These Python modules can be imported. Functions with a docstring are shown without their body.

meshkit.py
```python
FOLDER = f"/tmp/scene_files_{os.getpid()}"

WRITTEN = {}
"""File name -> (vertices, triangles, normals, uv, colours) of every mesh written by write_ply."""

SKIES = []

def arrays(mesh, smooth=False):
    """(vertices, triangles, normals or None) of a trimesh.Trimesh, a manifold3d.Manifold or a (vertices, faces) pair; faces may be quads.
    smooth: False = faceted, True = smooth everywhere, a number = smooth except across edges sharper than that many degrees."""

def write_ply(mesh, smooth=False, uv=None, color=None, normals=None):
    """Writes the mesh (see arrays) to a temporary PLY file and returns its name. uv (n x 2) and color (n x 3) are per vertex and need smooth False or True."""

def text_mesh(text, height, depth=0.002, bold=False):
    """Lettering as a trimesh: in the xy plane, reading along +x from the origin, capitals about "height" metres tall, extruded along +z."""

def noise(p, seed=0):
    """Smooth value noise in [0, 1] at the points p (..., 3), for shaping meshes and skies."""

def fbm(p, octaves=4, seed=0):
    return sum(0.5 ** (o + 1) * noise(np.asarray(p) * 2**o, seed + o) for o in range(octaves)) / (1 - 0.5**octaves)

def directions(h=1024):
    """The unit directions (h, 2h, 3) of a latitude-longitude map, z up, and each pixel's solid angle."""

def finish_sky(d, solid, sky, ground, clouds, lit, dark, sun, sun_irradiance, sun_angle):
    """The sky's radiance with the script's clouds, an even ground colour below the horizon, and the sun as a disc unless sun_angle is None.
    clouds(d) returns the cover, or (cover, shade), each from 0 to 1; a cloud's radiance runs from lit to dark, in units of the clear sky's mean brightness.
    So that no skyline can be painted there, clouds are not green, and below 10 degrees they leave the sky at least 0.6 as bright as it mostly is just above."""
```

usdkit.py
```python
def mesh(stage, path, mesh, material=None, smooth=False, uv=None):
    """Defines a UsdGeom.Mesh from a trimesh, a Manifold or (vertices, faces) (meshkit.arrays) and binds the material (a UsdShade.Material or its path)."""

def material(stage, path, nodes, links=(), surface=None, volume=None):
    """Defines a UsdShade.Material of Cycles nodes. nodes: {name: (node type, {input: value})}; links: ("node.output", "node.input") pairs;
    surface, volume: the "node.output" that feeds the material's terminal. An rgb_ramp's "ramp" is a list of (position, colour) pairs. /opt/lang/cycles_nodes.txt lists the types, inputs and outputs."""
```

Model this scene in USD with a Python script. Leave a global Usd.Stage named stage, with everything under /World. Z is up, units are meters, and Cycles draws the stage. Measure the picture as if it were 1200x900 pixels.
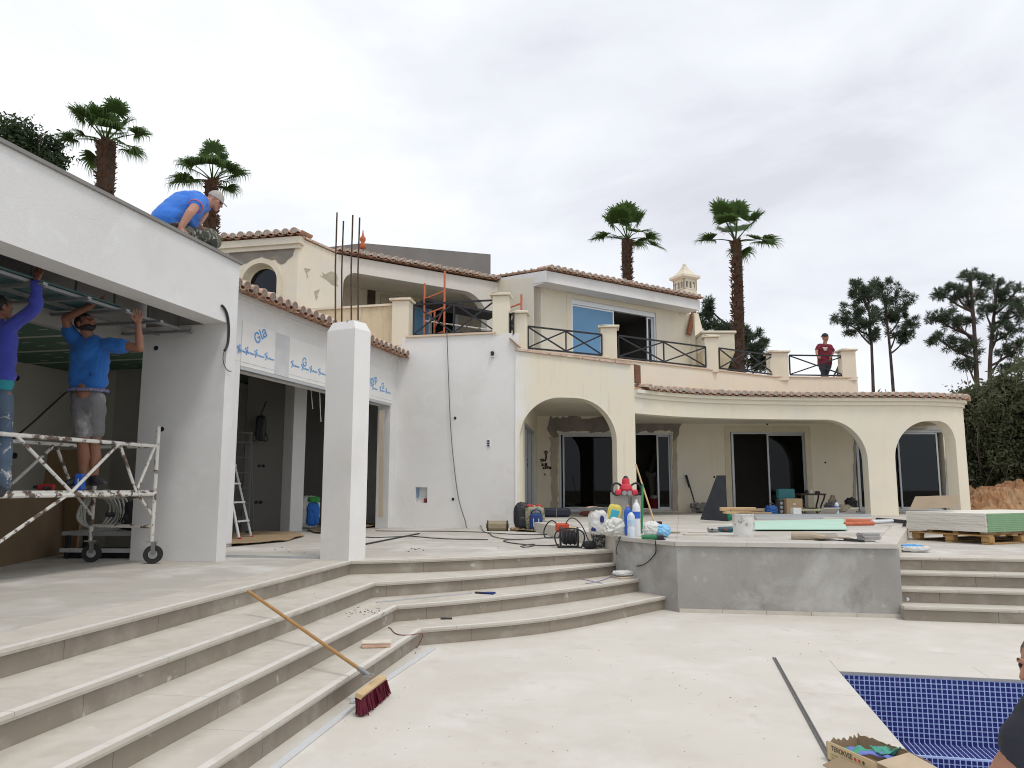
import math, random, numpy as np, trimesh, shapely, usdkit, meshkit
import manifold3d as m3
from shapely.geometry import Polygon, LineString, box as sbox, Point
from shapely.ops import unary_union
from trimesh.creation import extrude_polygon
from pxr import Usd, UsdGeom, UsdLux, UsdShade, Gf, Sdf

stage = Usd.Stage.CreateInMemory()
UsdGeom.SetStageUpAxis(stage, 'Z'); UsdGeom.SetStageMetersPerUnit(stage, 1.0)
UsdGeom.Xform.Define(stage, '/World'); UsdGeom.Scope.Define(stage, '/World/Looks')
V = lambda *a: np.array(a, float)

# ---------------------------------------------------------------- camera, sky, sun, exposure
EYE = V(0, 0, 1.5); PITCH = math.atan(122 / 900); CP, SP = math.cos(PITCH), math.sin(PITCH)
cam = UsdGeom.Camera.Define(stage, '/World/camera')
cam.CreateHorizontalApertureAttr(36.0); cam.CreateVerticalApertureAttr(27.0); cam.CreateFocalLengthAttr(27.0)
cam.CreateClippingRangeAttr(Gf.Vec2f(0.05, 2000)); cam.CreateExposureAttr(0.19)
cam.AddTranslateOp().Set(Gf.Vec3d(*EYE)); cam.AddRotateXOp().Set(90 + math.degrees(PITCH))

SUN_DIR = V(0.25, -0.35, 0.9); SUN_DIR /= np.linalg.norm(SUN_DIR)
dome = UsdLux.DomeLight.Define(stage, '/World/sky_dome')
SKYM = usdkit.material(stage, '/World/Looks/sky_clouds', {
    'tc': ('texture_coordinate', {}),
    'sky': ('sky_texture', {'sky_type': 'single_scattering', 'sun_disc': False, 'sun_elevation': math.asin(SUN_DIR[2]), 'sun_rotation': math.atan2(SUN_DIR[0], SUN_DIR[1])}),
    'map': ('mapping', {'scale': (1.0, 1.0, 2.3), 'location': (3.1, 0.35, 0.2)}),
    'n1': ('noise_texture', {'scale': 2.1, 'detail': 7.0, 'roughness': 0.55, 'distortion': 0.35}),
    'ramp': ('rgb_ramp', {'ramp': [(0.30, (8.0, 8.15, 8.85)), (0.41, (9.3, 9.5, 10.15)), (0.50, (10.0, 10.3, 10.8)), (0.58, (10.8, 11.1, 11.6)), (0.68, (11.4, 11.7, 12.0))]}),
    'mix': ('mix_color', {'fac': 0.93}),
    'bg': ('background_shader', {'strength': 0.085})},
    [('tc.generated', 'map.vector'), ('map.vector', 'n1.vector'), ('n1.fac', 'ramp.fac'), ('sky.color', 'mix.a'), ('ramp.color', 'mix.b'), ('mix.result', 'bg.color')], surface='bg.background')
UsdShade.MaterialBindingAPI.Apply(dome.GetPrim()).Bind(SKYM)
sun = UsdLux.DistantLight.Define(stage, '/World/sun_light')
sun.CreateIntensityAttr(0.3); sun.CreateAngleAttr(14.0); sun.CreateNormalizeAttr(True); sun.CreateColorAttr(Gf.Vec3f(1.0, 0.96, 0.9))
z_ = Gf.Vec3d(*SUN_DIR); q_ = Gf.Rotation(Gf.Vec3d(0, 0, 1), z_)
sun.AddOrientOp().Set(Gf.Quatf(q_.GetQuat()))

# ---------------------------------------------------------------- where a thing seen in the photograph stands, from its distance, height or wall
def ray(px, py):
    a, b = (px - 600) / 900, (450 - py) / 900
    return V(a, CP - b * SP, SP + b * CP)
def at(px, py, y): r = ray(px, py); return EYE + r * (y / r[1])
def gz(px, py, z): r = ray(px, py); return EYE + r * ((z - 1.5) / r[2])
def ow(px, py, p0, d):
    r = ray(px, py); n = V(d[1], -d[0], 0); return EYE + r * (n[:2] @ (np.asarray(p0)[:2] - EYE[:2]) / (n @ r))
D1 = V(math.sin(math.radians(12.3)), math.cos(math.radians(12.3)), 0); E1 = V(D1[1], -D1[0], 0)
E3 = V(0.83, 0.5578, 0); E3 /= np.linalg.norm(E3); N3 = V(-E3[1], E3[0], 0)
UP = V(0, 0, 1)

# ---------------------------------------------------------------- prims
used = {}
def numbered(parent, name):
    k = used.get((parent, name), 0); used[(parent, name)] = k + 1
    return f'{parent}/{name}' + (f'_{k:03d}' if k else '')
class H:
    def __init__(s, path, o): s.path, s.o = path, np.asarray(o, float)
def tag(prim, label=None, cat=None, group=None, kind=None):
    for k, v in (('label', label), ('category', cat), ('group', group), ('kind', kind)):
        if v: prim.SetCustomDataByKey(k, v)
def thing(name, label, cat, origin=(0, 0, 0), group=None, kind=None):
    p = numbered('/World', name); x = UsdGeom.Xform.Define(stage, p)
    x.AddTranslateOp().Set(Gf.Vec3d(*map(float, origin))); tag(x.GetPrim(), label, cat, group, kind)
    return H(p, origin)
def part(parent, name, mesh, mat, smooth=False, label=None, kind=None):
    v, f, n = None, None, None
    mesh = tm(mesh); mm = mesh.copy(); mm.vertices = mm.vertices - parent.o
    p = numbered(parent.path, name); g = usdkit.mesh(stage, p, mm, mat, smooth=smooth); tag(g.GetPrim(), label, None, None, kind)
    return H(p, parent.o)
def solo(name, mesh, mat, label=None, cat=None, group=None, kind=None, smooth=False):
    p = numbered('/World', name); g = usdkit.mesh(stage, p, tm(mesh), mat, smooth=smooth); tag(g.GetPrim(), label, cat, group, kind)
    return H(p, (0, 0, 0))

# ---------------------------------------------------------------- mesh helpers
def tm(m):
    if isinstance(m, trimesh.Trimesh): return m
    if isinstance(m, list): return cat(m)
    v, f, _ = meshkit.arrays(m); return trimesh.Trimesh(v, f, process=False)
def cat(ms): return trimesh.util.concatenate([tm(m) for m in ms])
def bx(c, s, rz=0, rx=0, ry=0):
    b = trimesh.creation.box(s); R = trimesh.transformations.euler_matrix(rx, ry, rz); R[:3, 3] = c; b.apply_transform(R); return b
def cbx(c, s, ch=0.01, rz=0, rx=0, ry=0):
    s = np.asarray(s, float) / 2; ch = min(ch, *(s * 0.9)); pts = []
    for sx in (-1, 1):
        for sy in (-1, 1):
            for sz in (-1, 1):
                q = V(sx, sy, sz) * s
                for k in range(3):
                    e = q.copy(); 
                    for j in range(3):
                        if j != k: e[j] -= np.sign(e[j]) * ch
                    pts.append(e)
    b = trimesh.convex.convex_hull(np.array(pts)); R = trimesh.transformations.euler_matrix(rx, ry, rz); R[:3, 3] = c; b.apply_transform(R); return b
def frame(d, up=UP):
    d = np.asarray(d, float); d = d / np.linalg.norm(d)
    if abs(d @ up) > 0.98: up = V(0, 1, 0) if abs(d[1]) < 0.9 else V(1, 0, 0)
    r = np.cross(d, up); r /= np.linalg.norm(r); return d, r, np.cross(r, d)
def beam(p, q, w, h, up=UP):
    p, q = np.asarray(p, float), np.asarray(q, float); d, r, u = frame(q - p, np.asarray(up, float)); L = np.linalg.norm(q - p)
    b = trimesh.creation.box((L, w, h)); R = np.eye(4); R[:3, 0], R[:3, 1], R[:3, 2], R[:3, 3] = d, -r, u, (p + q) / 2; b.apply_transform(R); return b
def tube(pts, r, n=8, closed=False):
    pts = np.asarray(pts, float); k = len(pts); r = np.broadcast_to(r, k); t = np.gradient(pts, axis=0)
    if closed: t = np.roll(pts, -1, 0) - np.roll(pts, 1, 0)
    t /= np.linalg.norm(t, axis=1, keepdims=True) + 1e-12
    _, a, b = frame(t[0]); rings = []
    for i in range(k):
        a = a - t[i] * (a @ t[i]); a /= np.linalg.norm(a) + 1e-12; b = np.cross(t[i], a)
        an = np.arange(n) * 2 * math.pi / n; rings.append(pts[i] + r[i] * (np.cos(an)[:, None] * a + np.sin(an)[:, None] * b))
    v = np.vstack(rings); f = []
    for i in range(k if closed else k - 1):
        i2 = (i + 1) % k
        for j in range(n):
            j2 = (j + 1) % n; A, B, C, D = i * n + j, i * n + j2, i2 * n + j2, i2 * n + j
            f += [[A, B, C], [A, C, D]]
    if not closed:
        v = np.vstack([v, pts[0], pts[-1]]); c0, c1 = k * n, k * n + 1
        for j in range(n):
            j2 = (j + 1) % n; f += [[c0, j2, j], [c1, (k - 1) * n + j, (k - 1) * n + j2]]
    return trimesh.Trimesh(v, np.array(f), process=False)
def spline(pts, n=8):
    from scipy.interpolate import CubicSpline
    pts = np.asarray(pts, float); s = np.r_[0, np.cumsum(np.linalg.norm(np.diff(pts, axis=0), axis=1) + 1e-9)]
    return CubicSpline(s, pts)(np.linspace(0, s[-1], n * (len(pts) - 1) + 1))
def lathe(c, prof, n=20, closed=True):
    prof = list(prof)
    m = trimesh.creation.revolve(np.array(prof, float), sections=n); m.apply_translation(c); return m
def prism(poly, z0, z1):
    out = []
    for g in getattr(poly, 'geoms', [poly]):
        if g.geom_type == 'Polygon' and g.area > 1e-7:
            m = extrude_polygon(g, z1 - z0, engine='earcut'); m.apply_translation((0, 0, z0)); out.append(m)
    return cat(out)
def curve_wall(pts, poly, t, ds=None, w0=0.0):
    """poly in (distance along the plan line, height); the wall's outer face is on the line seen left to right, its thickness goes behind."""
    P = np.array([p[:2] for p in pts], float); s = np.r_[0, np.cumsum(np.linalg.norm(np.diff(P, axis=0), axis=1))]
    g = s if ds is None else np.unique(np.round(np.r_[s, np.arange(0, s[-1], ds)], 4))
    if ds is not None: g = np.array([x for i, x in enumerate(g) if i == 0 or x - g[i - 1] > 1e-3])
    Q = np.stack([np.interp(g, s, P[:, 0]), np.interp(g, s, P[:, 1])], 1); d = np.diff(Q, axis=0); d /= np.linalg.norm(d, axis=1, keepdims=True)
    n = np.stack([-d[:, 1], d[:, 0]], 1); nv = np.vstack([n[:1], n[:-1] + n[1:], n[-1:]]); nv /= np.linalg.norm(nv, axis=1, keepdims=True)
    for i in range(1, len(n)): nv[i] /= max(0.3, nv[i] @ n[i])
    out = []
    for i in range(len(g) - 1):
        lo, hi = g[i] - (50 if i == 0 else 0), g[i + 1] + (50 if i == len(g) - 2 else 0)
        c = poly.intersection(sbox(lo, -50, hi, 50))
        for q in getattr(c, 'geoms', [c]):
            if q.geom_type != 'Polygon' or q.area < 1e-6: continue
            m = extrude_polygon(q, t, engine='earcut'); v = m.vertices; u = ((v[:, 0] - g[i]) / (g[i + 1] - g[i]))[:, None]
            xy = Q[i] * (1 - u) + Q[i + 1] * u + (nv[i] * (1 - u) + nv[i + 1] * u) * (v[:, 2:3] + w0)
            out.append(trimesh.Trimesh(np.c_[xy, v[:, 1]], m.faces[:, ::-1], process=False))
    return cat(out)
def loft(A, B):
    A, B = np.asarray(A, float), np.asarray(B, float); n = len(A); v = np.vstack([A, B]); f = []
    for i in range(n - 1): f += [[i, i + 1, n + i + 1], [i, n + i + 1, n + i]]
    return trimesh.Trimesh(v, np.array(f), process=False)
def thick(m, d):
    """closes an open sheet into a slab by moving a copy by d"""
    v, f = m.vertices, m.faces; n = len(v); e = np.sort(m.edges, axis=1); 
    uq, idx, cnt = np.unique(e, axis=0, return_index=True, return_counts=True); b = m.edges[idx[cnt == 1]]
    side = np.vstack([np.c_[b[:, 1], b[:, 0], b[:, 0] + n], np.c_[b[:, 1], b[:, 0] + n, b[:, 1] + n]])
    return trimesh.Trimesh(np.vstack([v, v + d]), np.vstack([f, f[:, ::-1] + n, side]), process=False)
def gridsheet(c, w, d, rz=0, amp=0.02, nx=10, ny=8, seed=0, freq=6, th=0.004, fn=None, ragged=0.0):
    x, y = np.meshgrid(np.linspace(-w / 2, w / 2, nx), np.linspace(-d / 2, d / 2, ny), indexing='ij')
    p = np.stack([x.ravel(), y.ravel(), np.zeros(x.size)], 1); rg = np.random.default_rng(seed)
    p[:, 2] = amp * meshkit.fbm(p * freq + seed * 3.7, 3, seed)
    if fn is not None: p[:, 2] += fn(p[:, 0], p[:, 1])
    if ragged: p[:, :2] += (meshkit.noise(p * 9 + 5, seed)[:, None] - 0.5) * ragged
    i = np.arange(nx * ny).reshape(nx, ny); a, b, c2, d2 = i[:-1, :-1].ravel(), i[1:, :-1].ravel(), i[1:, 1:].ravel(), i[:-1, 1:].ravel()
    m = trimesh.Trimesh(p, np.vstack([np.c_[a, b, c2], np.c_[a, c2, d2]]), process=False); m = thick(m, V(0, 0, -th)); m.faces = m.faces
    R = trimesh.transformations.rotation_matrix(rz, (0, 0, 1)); R[:3, 3] = c; m.apply_transform(R); return m
def puffy(c, s, rz=0, e=4.0, amp=0.06, freq=3, seed=0, n=10, rx=0, ry=0, flat=True):
    """a soft, stuffed shape standing on c"""
    b = trimesh.creation.box((2, 2, 2)); 
    for _ in range(4): b = b.subdivide()
    v = b.vertices; r = (np.abs(v) ** e).sum(1) ** (1 / e); v = v / r[:, None]
    v = v * (1 + amp * 2 * (meshkit.fbm(v * freq + seed * 7.3, 3, seed) - 0.5) - amp * 0.4 * np.clip(1 - np.abs(meshkit.fbm(v * V(1.6, 1.6, 2.6) * freq * 0.5 + seed * 3.1, 2, seed + 9) - 0.5) * 9, 0, 1))[:, None]
    v = v * np.asarray(s) / 2
    m = trimesh.Trimesh(v, b.faces, process=False); m.apply_transform(trimesh.transformations.euler_matrix(rx, ry, rz))
    lo = m.vertices[:, 2].min(); m.apply_translation(np.asarray(c) - V(0, 0, lo)); return m
def wire(pts, r, n=6, k=8): return tube(spline(pts, k), r, n)

# ---------------------------------------------------------------- materials
MATS = {}
def mat(name, col, rough=0.75, var=0.1, scale=3.0, bump=0.0, bscale=60.0, metal=0.0, spec=0.4, dirt=None, streak=None, island=0.0, tint=None, sheen=0.0, coat=0.0):
    if name in MATS: return MATS[name]
    c = np.array(col, float)
    N = {'g': ('geometry', {}), 'n': ('noise_texture', {'scale': scale, 'detail': 6.0, 'roughness': 0.6}),
         'r': ('rgb_ramp', {'ramp': [(0.28, c * (1 - var)), (0.5, c), (0.72, np.minimum(c * (1 + var), 0.95))]}),
         'p': ('principled_bsdf', {'roughness': rough, 'metallic': metal, 'specular_ior_level': spec, 'sheen_weight': sheen, 'coat_weight': coat})}
    L = [('g.position', 'n.vector'), ('n.fac', 'r.fac')]; out = 'r.color'
    if island:
        N['ri'] = ('rgb_ramp', {'ramp': [(0, V(1, 1, 1) * (1 - island)), (1, V(1, 1, 1) * (1 + island))]})
        N['mi'] = ('mix_color', {'blend_type': 'multiply', 'fac': 1.0, 'use_clamp': False}); L += [('g.random_per_island', 'ri.fac'), (out, 'mi.a'), ('ri.color', 'mi.b')]; out = 'mi.result'
    for i, dd in enumerate(dirt if isinstance(dirt, list) else [dirt] if dirt else []):
        dc, ds, lo, hi, amt = dd
        N[f'dn{i}'] = ('noise_texture', {'scale': ds, 'detail': 7.0, 'roughness': 0.62, 'distortion': 0.4})
        N[f'dm{i}'] = ('map_range', {'from_min': lo, 'from_max': hi, 'to_min': 0.0, 'to_max': amt, 'clamp': True}); N[f'dx{i}'] = ('mix_color', {'b': dc})
        L += [('g.position', f'dn{i}.vector'), (f'dn{i}.fac', f'dm{i}.value'), (f'dm{i}.result', f'dx{i}.fac'), (out, f'dx{i}.a')]; out = f'dx{i}.result'
    if streak:
        sc, amt = streak
        N['sm'] = ('mapping', {'scale': (5.0, 5.0, 0.45)}); N['sn'] = ('noise_texture', {'scale': 1.6, 'detail': 5.0, 'roughness': 0.65})
        N['sr'] = ('map_range', {'from_min': 0.52, 'from_max': 0.78, 'to_min': 0.0, 'to_max': amt, 'clamp': True}); N['sx'] = ('mix_color', {'b': sc})
        L += [('g.position', 'sm.vector'), ('sm.vector', 'sn.vector'), ('sn.fac', 'sr.value'), ('sr.result', 'sx.fac'), (out, 'sx.a')]; out = 'sx.result'
    L.append((out, 'p.base_color'))
    if bump:
        N['bn'] = ('noise_texture', {'scale': bscale, 'detail': 4.0, 'roughness': 0.6}); N['b'] = ('bump', {'strength': bump, 'distance': 0.01})
        L += [('g.position', 'bn.vector'), ('bn.fac', 'b.height'), ('b.normal', 'p.normal')]
    MATS[name] = usdkit.material(stage, '/World/Looks/' + name, N, L, surface='p.BSDF'); return MATS[name]
def leafmat(name, c1, c2, trans=0.35):
    MATS[name] = usdkit.material(stage, '/World/Looks/' + name, {'g': ('geometry', {}), 'r': ('rgb_ramp', {'ramp': [(0, c1), (1, c2)]}),
        'p': ('principled_bsdf', {'roughness': 0.5, 'specular_ior_level': 0.35}), 't': ('translucent_bsdf', {}), 'm': ('mix_closure', {'fac': trans})},
        [('g.random_per_island', 'r.fac'), ('r.color', 'p.base_color'), ('r.color', 't.color'), ('p.BSDF', 'm.closure1'), ('t.BSDF', 'm.closure2')], surface='m.closure'); return MATS[name]
def glassmat(name, tint, rough=0.02, ior=1.5):
    MATS[name] = usdkit.material(stage, '/World/Looks/' + name, {'f': ('fresnel', {'IOR': ior}), 't': ('transparent_bsdf', {'color': tint}), 'g': ('glossy_bsdf', {'color': (0.9, 0.93, 0.95), 'roughness': rough}), 'm': ('mix_closure', {})},
        [('f.fac', 'm.fac'), ('t.BSDF', 'm.closure1'), ('g.BSDF', 'm.closure2')], surface='m.closure'); return MATS[name]

WHITE = mat('white_render', (0.66, 0.655, 0.645), 0.9, 0.035, 0.9, 0.25, 90, dirt=[((0.53, 0.515, 0.49), 0.55, 0.5, 0.72, 0.45), ((0.72, 0.72, 0.715), 1.9, 0.55, 0.63, 0.5), ((0.42, 0.40, 0.37), 3.2, 0.68, 0.8, 0.35)])
WHITE_B = mat('fresh_white_plaster', (0.73, 0.72, 0.70), 0.9, 0.03, 0.8, 0.25, 70, dirt=[((0.60, 0.58, 0.545), 0.7, 0.5, 0.7, 0.45), ((0.60, 0.53, 0.42), 1.3, 0.62, 0.78, 0.45), ((0.74, 0.735, 0.73), 2.6, 0.55, 0.62, 0.6), ((0.35, 0.33, 0.3), 9.0, 0.72, 0.78, 0.5)])
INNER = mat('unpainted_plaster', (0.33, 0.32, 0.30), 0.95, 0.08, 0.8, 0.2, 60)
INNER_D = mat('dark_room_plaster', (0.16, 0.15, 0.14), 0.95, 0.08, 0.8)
CREAM = mat('cream_render', (0.72, 0.66, 0.53), 0.92, 0.05, 0.7, 0.3, 80, dirt=[((0.67, 0.645, 0.58), 0.8, 0.48, 0.66, 0.75), ((0.42, 0.36, 0.25), 1.7, 0.64, 0.82, 0.4)], streak=((0.44, 0.38, 0.28), 0.12))
CREAM_D = mat('stained_cream_render', (0.62, 0.53, 0.36), 0.92, 0.06, 0.9, 0.3, 80, dirt=((0.3, 0.26, 0.16), 1.5, 0.52, 0.75, 0.5), streak=((0.24, 0.22, 0.14), 0.75))
GREY = mat('grey_cement_render', (0.30, 0.29, 0.27), 0.9, 0.14, 1.4, 0.35, 50, dirt=[((0.46, 0.45, 0.43), 1.1, 0.46, 0.62, 0.8), ((0.17, 0.16, 0.145), 1.7, 0.56, 0.72, 0.65), ((0.5, 0.48, 0.45), 6.0, 0.62, 0.7, 0.4)])
CEMENT = mat('raw_cement_patch', (0.225, 0.205, 0.18), 0.95, 0.2, 3, 0.5, 40, dirt=((0.28, 0.25, 0.2), 5, 0.55, 0.7, 0.7))
ROOFGREY = mat('unrendered_parapet', (0.19, 0.185, 0.18), 0.95, 0.12, 0.9, 0.3, 40, dirt=((0.2, 0.19, 0.18), 1.5, 0.55, 0.7, 0.6))
DECK = mat('pale_deck_stone', (0.585, 0.55, 0.49), 0.7, 0.045, 0.8, 0.08, 140, dirt=[((0.47, 0.43, 0.365), 0.6, 0.48, 0.7, 0.5), ((0.67, 0.65, 0.61), 1.3, 0.5, 0.66, 0.6), ((0.45, 0.41, 0.345), 3.5, 0.58, 0.72, 0.45), ((0.33, 0.29, 0.23), 7.0, 0.66, 0.76, 0.5), ((0.2, 0.18, 0.15), 38.0, 0.74, 0.79, 0.45)])
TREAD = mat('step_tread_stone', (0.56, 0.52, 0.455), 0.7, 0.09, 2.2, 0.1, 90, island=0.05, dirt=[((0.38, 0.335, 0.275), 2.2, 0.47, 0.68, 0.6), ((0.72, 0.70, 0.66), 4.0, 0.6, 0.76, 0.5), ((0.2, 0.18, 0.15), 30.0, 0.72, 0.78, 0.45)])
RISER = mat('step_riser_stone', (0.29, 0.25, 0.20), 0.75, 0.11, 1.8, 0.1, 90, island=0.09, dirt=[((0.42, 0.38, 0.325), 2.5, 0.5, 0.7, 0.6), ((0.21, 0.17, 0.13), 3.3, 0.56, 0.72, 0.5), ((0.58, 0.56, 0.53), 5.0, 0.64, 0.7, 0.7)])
FLOOR = mat('dusty_floor_stone', (0.45, 0.42, 0.37), 0.8, 0.07, 1.5, 0.1, 80, island=0.03, dirt=[((0.68, 0.66, 0.63), 1.1, 0.48, 0.68, 0.6), ((0.3, 0.26, 0.2), 3.5, 0.62, 0.78, 0.5)])
COPING = mat('coping_stone', (0.50, 0.47, 0.43), 0.6, 0.08, 3, 0.05, 80, island=0.04)
TERRA = mat('terracotta_tile', (0.46, 0.245, 0.155), 0.85, 0.25, 4, 0.3, 60, island=0.22, dirt=((0.55, 0.47, 0.38), 6, 0.5, 0.68, 0.8))
TERRA_P = mat('pinkish_cover_tile', (0.58, 0.40, 0.31), 0.85, 0.2, 4, 0.3, 60, island=0.15, dirt=((0.62, 0.55, 0.46), 5, 0.46, 0.66, 0.8))
MORTAR = mat('tile_end_mortar', (0.50, 0.42, 0.36), 0.95, 0.15, 8, 0.4, 50, island=0.1)
MORTAR_W = mat('white_tile_mortar', (0.74, 0.70, 0.63), 0.95, 0.12, 8, 0.4, 50, island=0.08)
ALU = mat('grey_aluminium_frame', (0.46, 0.475, 0.49), 0.4, 0.05, 5, metal=0.35)
ALU_W = mat('pale_aluminium', (0.68, 0.7, 0.72), 0.35, 0.05, 5, metal=0.3)
BLACK = mat('black_painted_iron', (0.018, 0.018, 0.022), 0.5, 0.2, 8)
DARK = mat('black_plastic', (0.02, 0.02, 0.023), 0.5, 0.2, 8, 0.1)
RUST = mat('rusty_rebar', (0.075, 0.045, 0.035), 0.85, 0.35, 14, 0.4, 120)
ORANGE = mat('orange_painted_steel', (0.52, 0.14, 0.065), 0.6, 0.15, 9)
GLASS = glassmat('dark_window_glass', (0.24, 0.28, 0.33), 0.02, 1.3); GLASS_B = glassmat('blue_tinted_glass', (0.2, 0.3, 0.38), 0.02, 1.42)
FILM = mat('blue_protective_film', (0.13, 0.30, 0.50), 0.45, 0.06, 1.2, 0.2, 12)
# ================================================================ SETTING
ZT, ZP = 0.64, 0.84
# pool frame: corner of the pool's far left, edges along E1 (to the right) and -D1 (towards the camera)
PC = gz(983, 787, 0)
def pool(a, b, z=0.0): return V(*(PC[:2] + E1[:2] * a - D1[:2] * b), z)
pool_poly = Polygon([pool(0, 0)[:2], pool(3.9, 0)[:2], pool(3.9, 8.2)[:2], pool(0, 8.2)[:2]])
site = Polygon([(-16, -14), (22, -14), (22, 12), (17, 30), (-16, 30)])
big = Polygon([(-600, -400), (600, -400), (600, 900), (-600, 900)]).difference(site)
SOIL = mat('dry_soil', (0.20, 0.15, 0.10), 0.95, 0.25, 0.6, 0.4, 8, dirt=((0.10, 0.11, 0.05), 0.2, 0.45, 0.65, 0.7))
solo('ground', prism(big, -0.3, -0.02), SOIL, kind='structure')
solo('back_garden_ground', prism(Polygon([(-16, 22), (22, 12.0), (17, 30), (-16, 30)]), -0.3, 0.3), SOIL, kind='structure')
cop_out = Polygon([pool(-0.455, -0.42)[:2], pool(4.4, -0.42)[:2], pool(4.4, 8.7)[:2], pool(-0.455, 8.7)[:2]])
solo('pool_deck', prism(site.difference(cop_out), -0.25, 0.0), DECK, kind='structure')

# ---- empty pool with mosaic lining
GROUT = mat('pale_blue_grout', (0.46, 0.56, 0.82), 0.6, 0.05, 6)
MOSAIC = usdkit.material(stage, '/World/Looks/blue_mosaic', {'g': ('geometry', {}), 'r': ('rgb_ramp', {'ramp': [(0.0, (0.014, 0.02, 0.13)), (0.25, (0.026, 0.045, 0.26)), (0.6, (0.05, 0.09, 0.42)), (1.0, (0.10, 0.19, 0.60))]}),
    'p': ('principled_bsdf', {'roughness': 0.22, 'specular_ior_level': 0.5})}, [('g.random_per_island', 'r.fac'), ('r.color', 'p.base_color')], surface='p.BSDF')
pt = thing('swimming_pool', 'empty swimming pool lined with small blue mosaic tiles', 'swimming pool', pool(0, 0))
def slab_cut(poly, z0, z1, p, d, n, L, m0=0.002):
    out = []
    for i in range(n):
        a, b = p + d * (L * i), p + d * (L * (i + 1)); w = V(-d[1], d[0], 0) * 3
        q = Polygon([(a - w)[:2], (b - w)[:2], (b + w)[:2], (a + w)[:2]]).intersection(poly).buffer(-m0, join_style=2)
        if q.area > 1e-3: out.append(prism(q, z0, z1))
    return out
left_c = Polygon([pool(-0.45, -0.415)[:2], pool(-0.0, -0.415)[:2], pool(0.0, 8.2)[:2], pool(-0.45, 8.2)[:2]])
far_c = Polygon([pool(0.0, -0.408)[:2], pool(4.4, -0.408)[:2], pool(4.4, 0.0)[:2], pool(0.0, 0.0)[:2]])
for s in slab_cut(left_c, -0.02, 0.004, pool(-0.26, -0.42), -D1, 8, 1.2) + slab_cut(far_c, -0.02, 0.004, pool(-0.02, -0.2), E1, 4, 1.15): part(pt, 'coping_slab', s, DECK)
part(pt, 'coping_slab', prism(Polygon([pool(3.9, 0)[:2], pool(4.4, 0)[:2], pool(4.4, 8.2)[:2], pool(3.9, 8.2)[:2]]), -0.05, 0.004), DECK)
def poolbox(a0, a1, b0, b1, z0, z1): return prism(Polygon([pool(a0, b0)[:2], pool(a1, b0)[:2], pool(a1, b1)[:2], pool(a0, b1)[:2]]), z0, z1)
part(pt, 'basin', [poolbox(-0.2, 4.1, -0.2, 0, -1.1, -0.021), poolbox(-0.2, 0, 0, 8.2, -1.1, -0.06), poolbox(3.9, 4.1, 0, 8.2, -1.1, -0.06), poolbox(-0.2, 4.1, 8.2, 8.4, -1.1, -0.06), poolbox(-0.2, 4.1, -0.2, 8.4, -1.2, -0.9),
    poolbox(0, 3.9, 0, 0.32, -0.9, -0.52), poolbox(0, 3.9, 0.32, 0.64, -0.9, -0.72)], GROUT)
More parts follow.
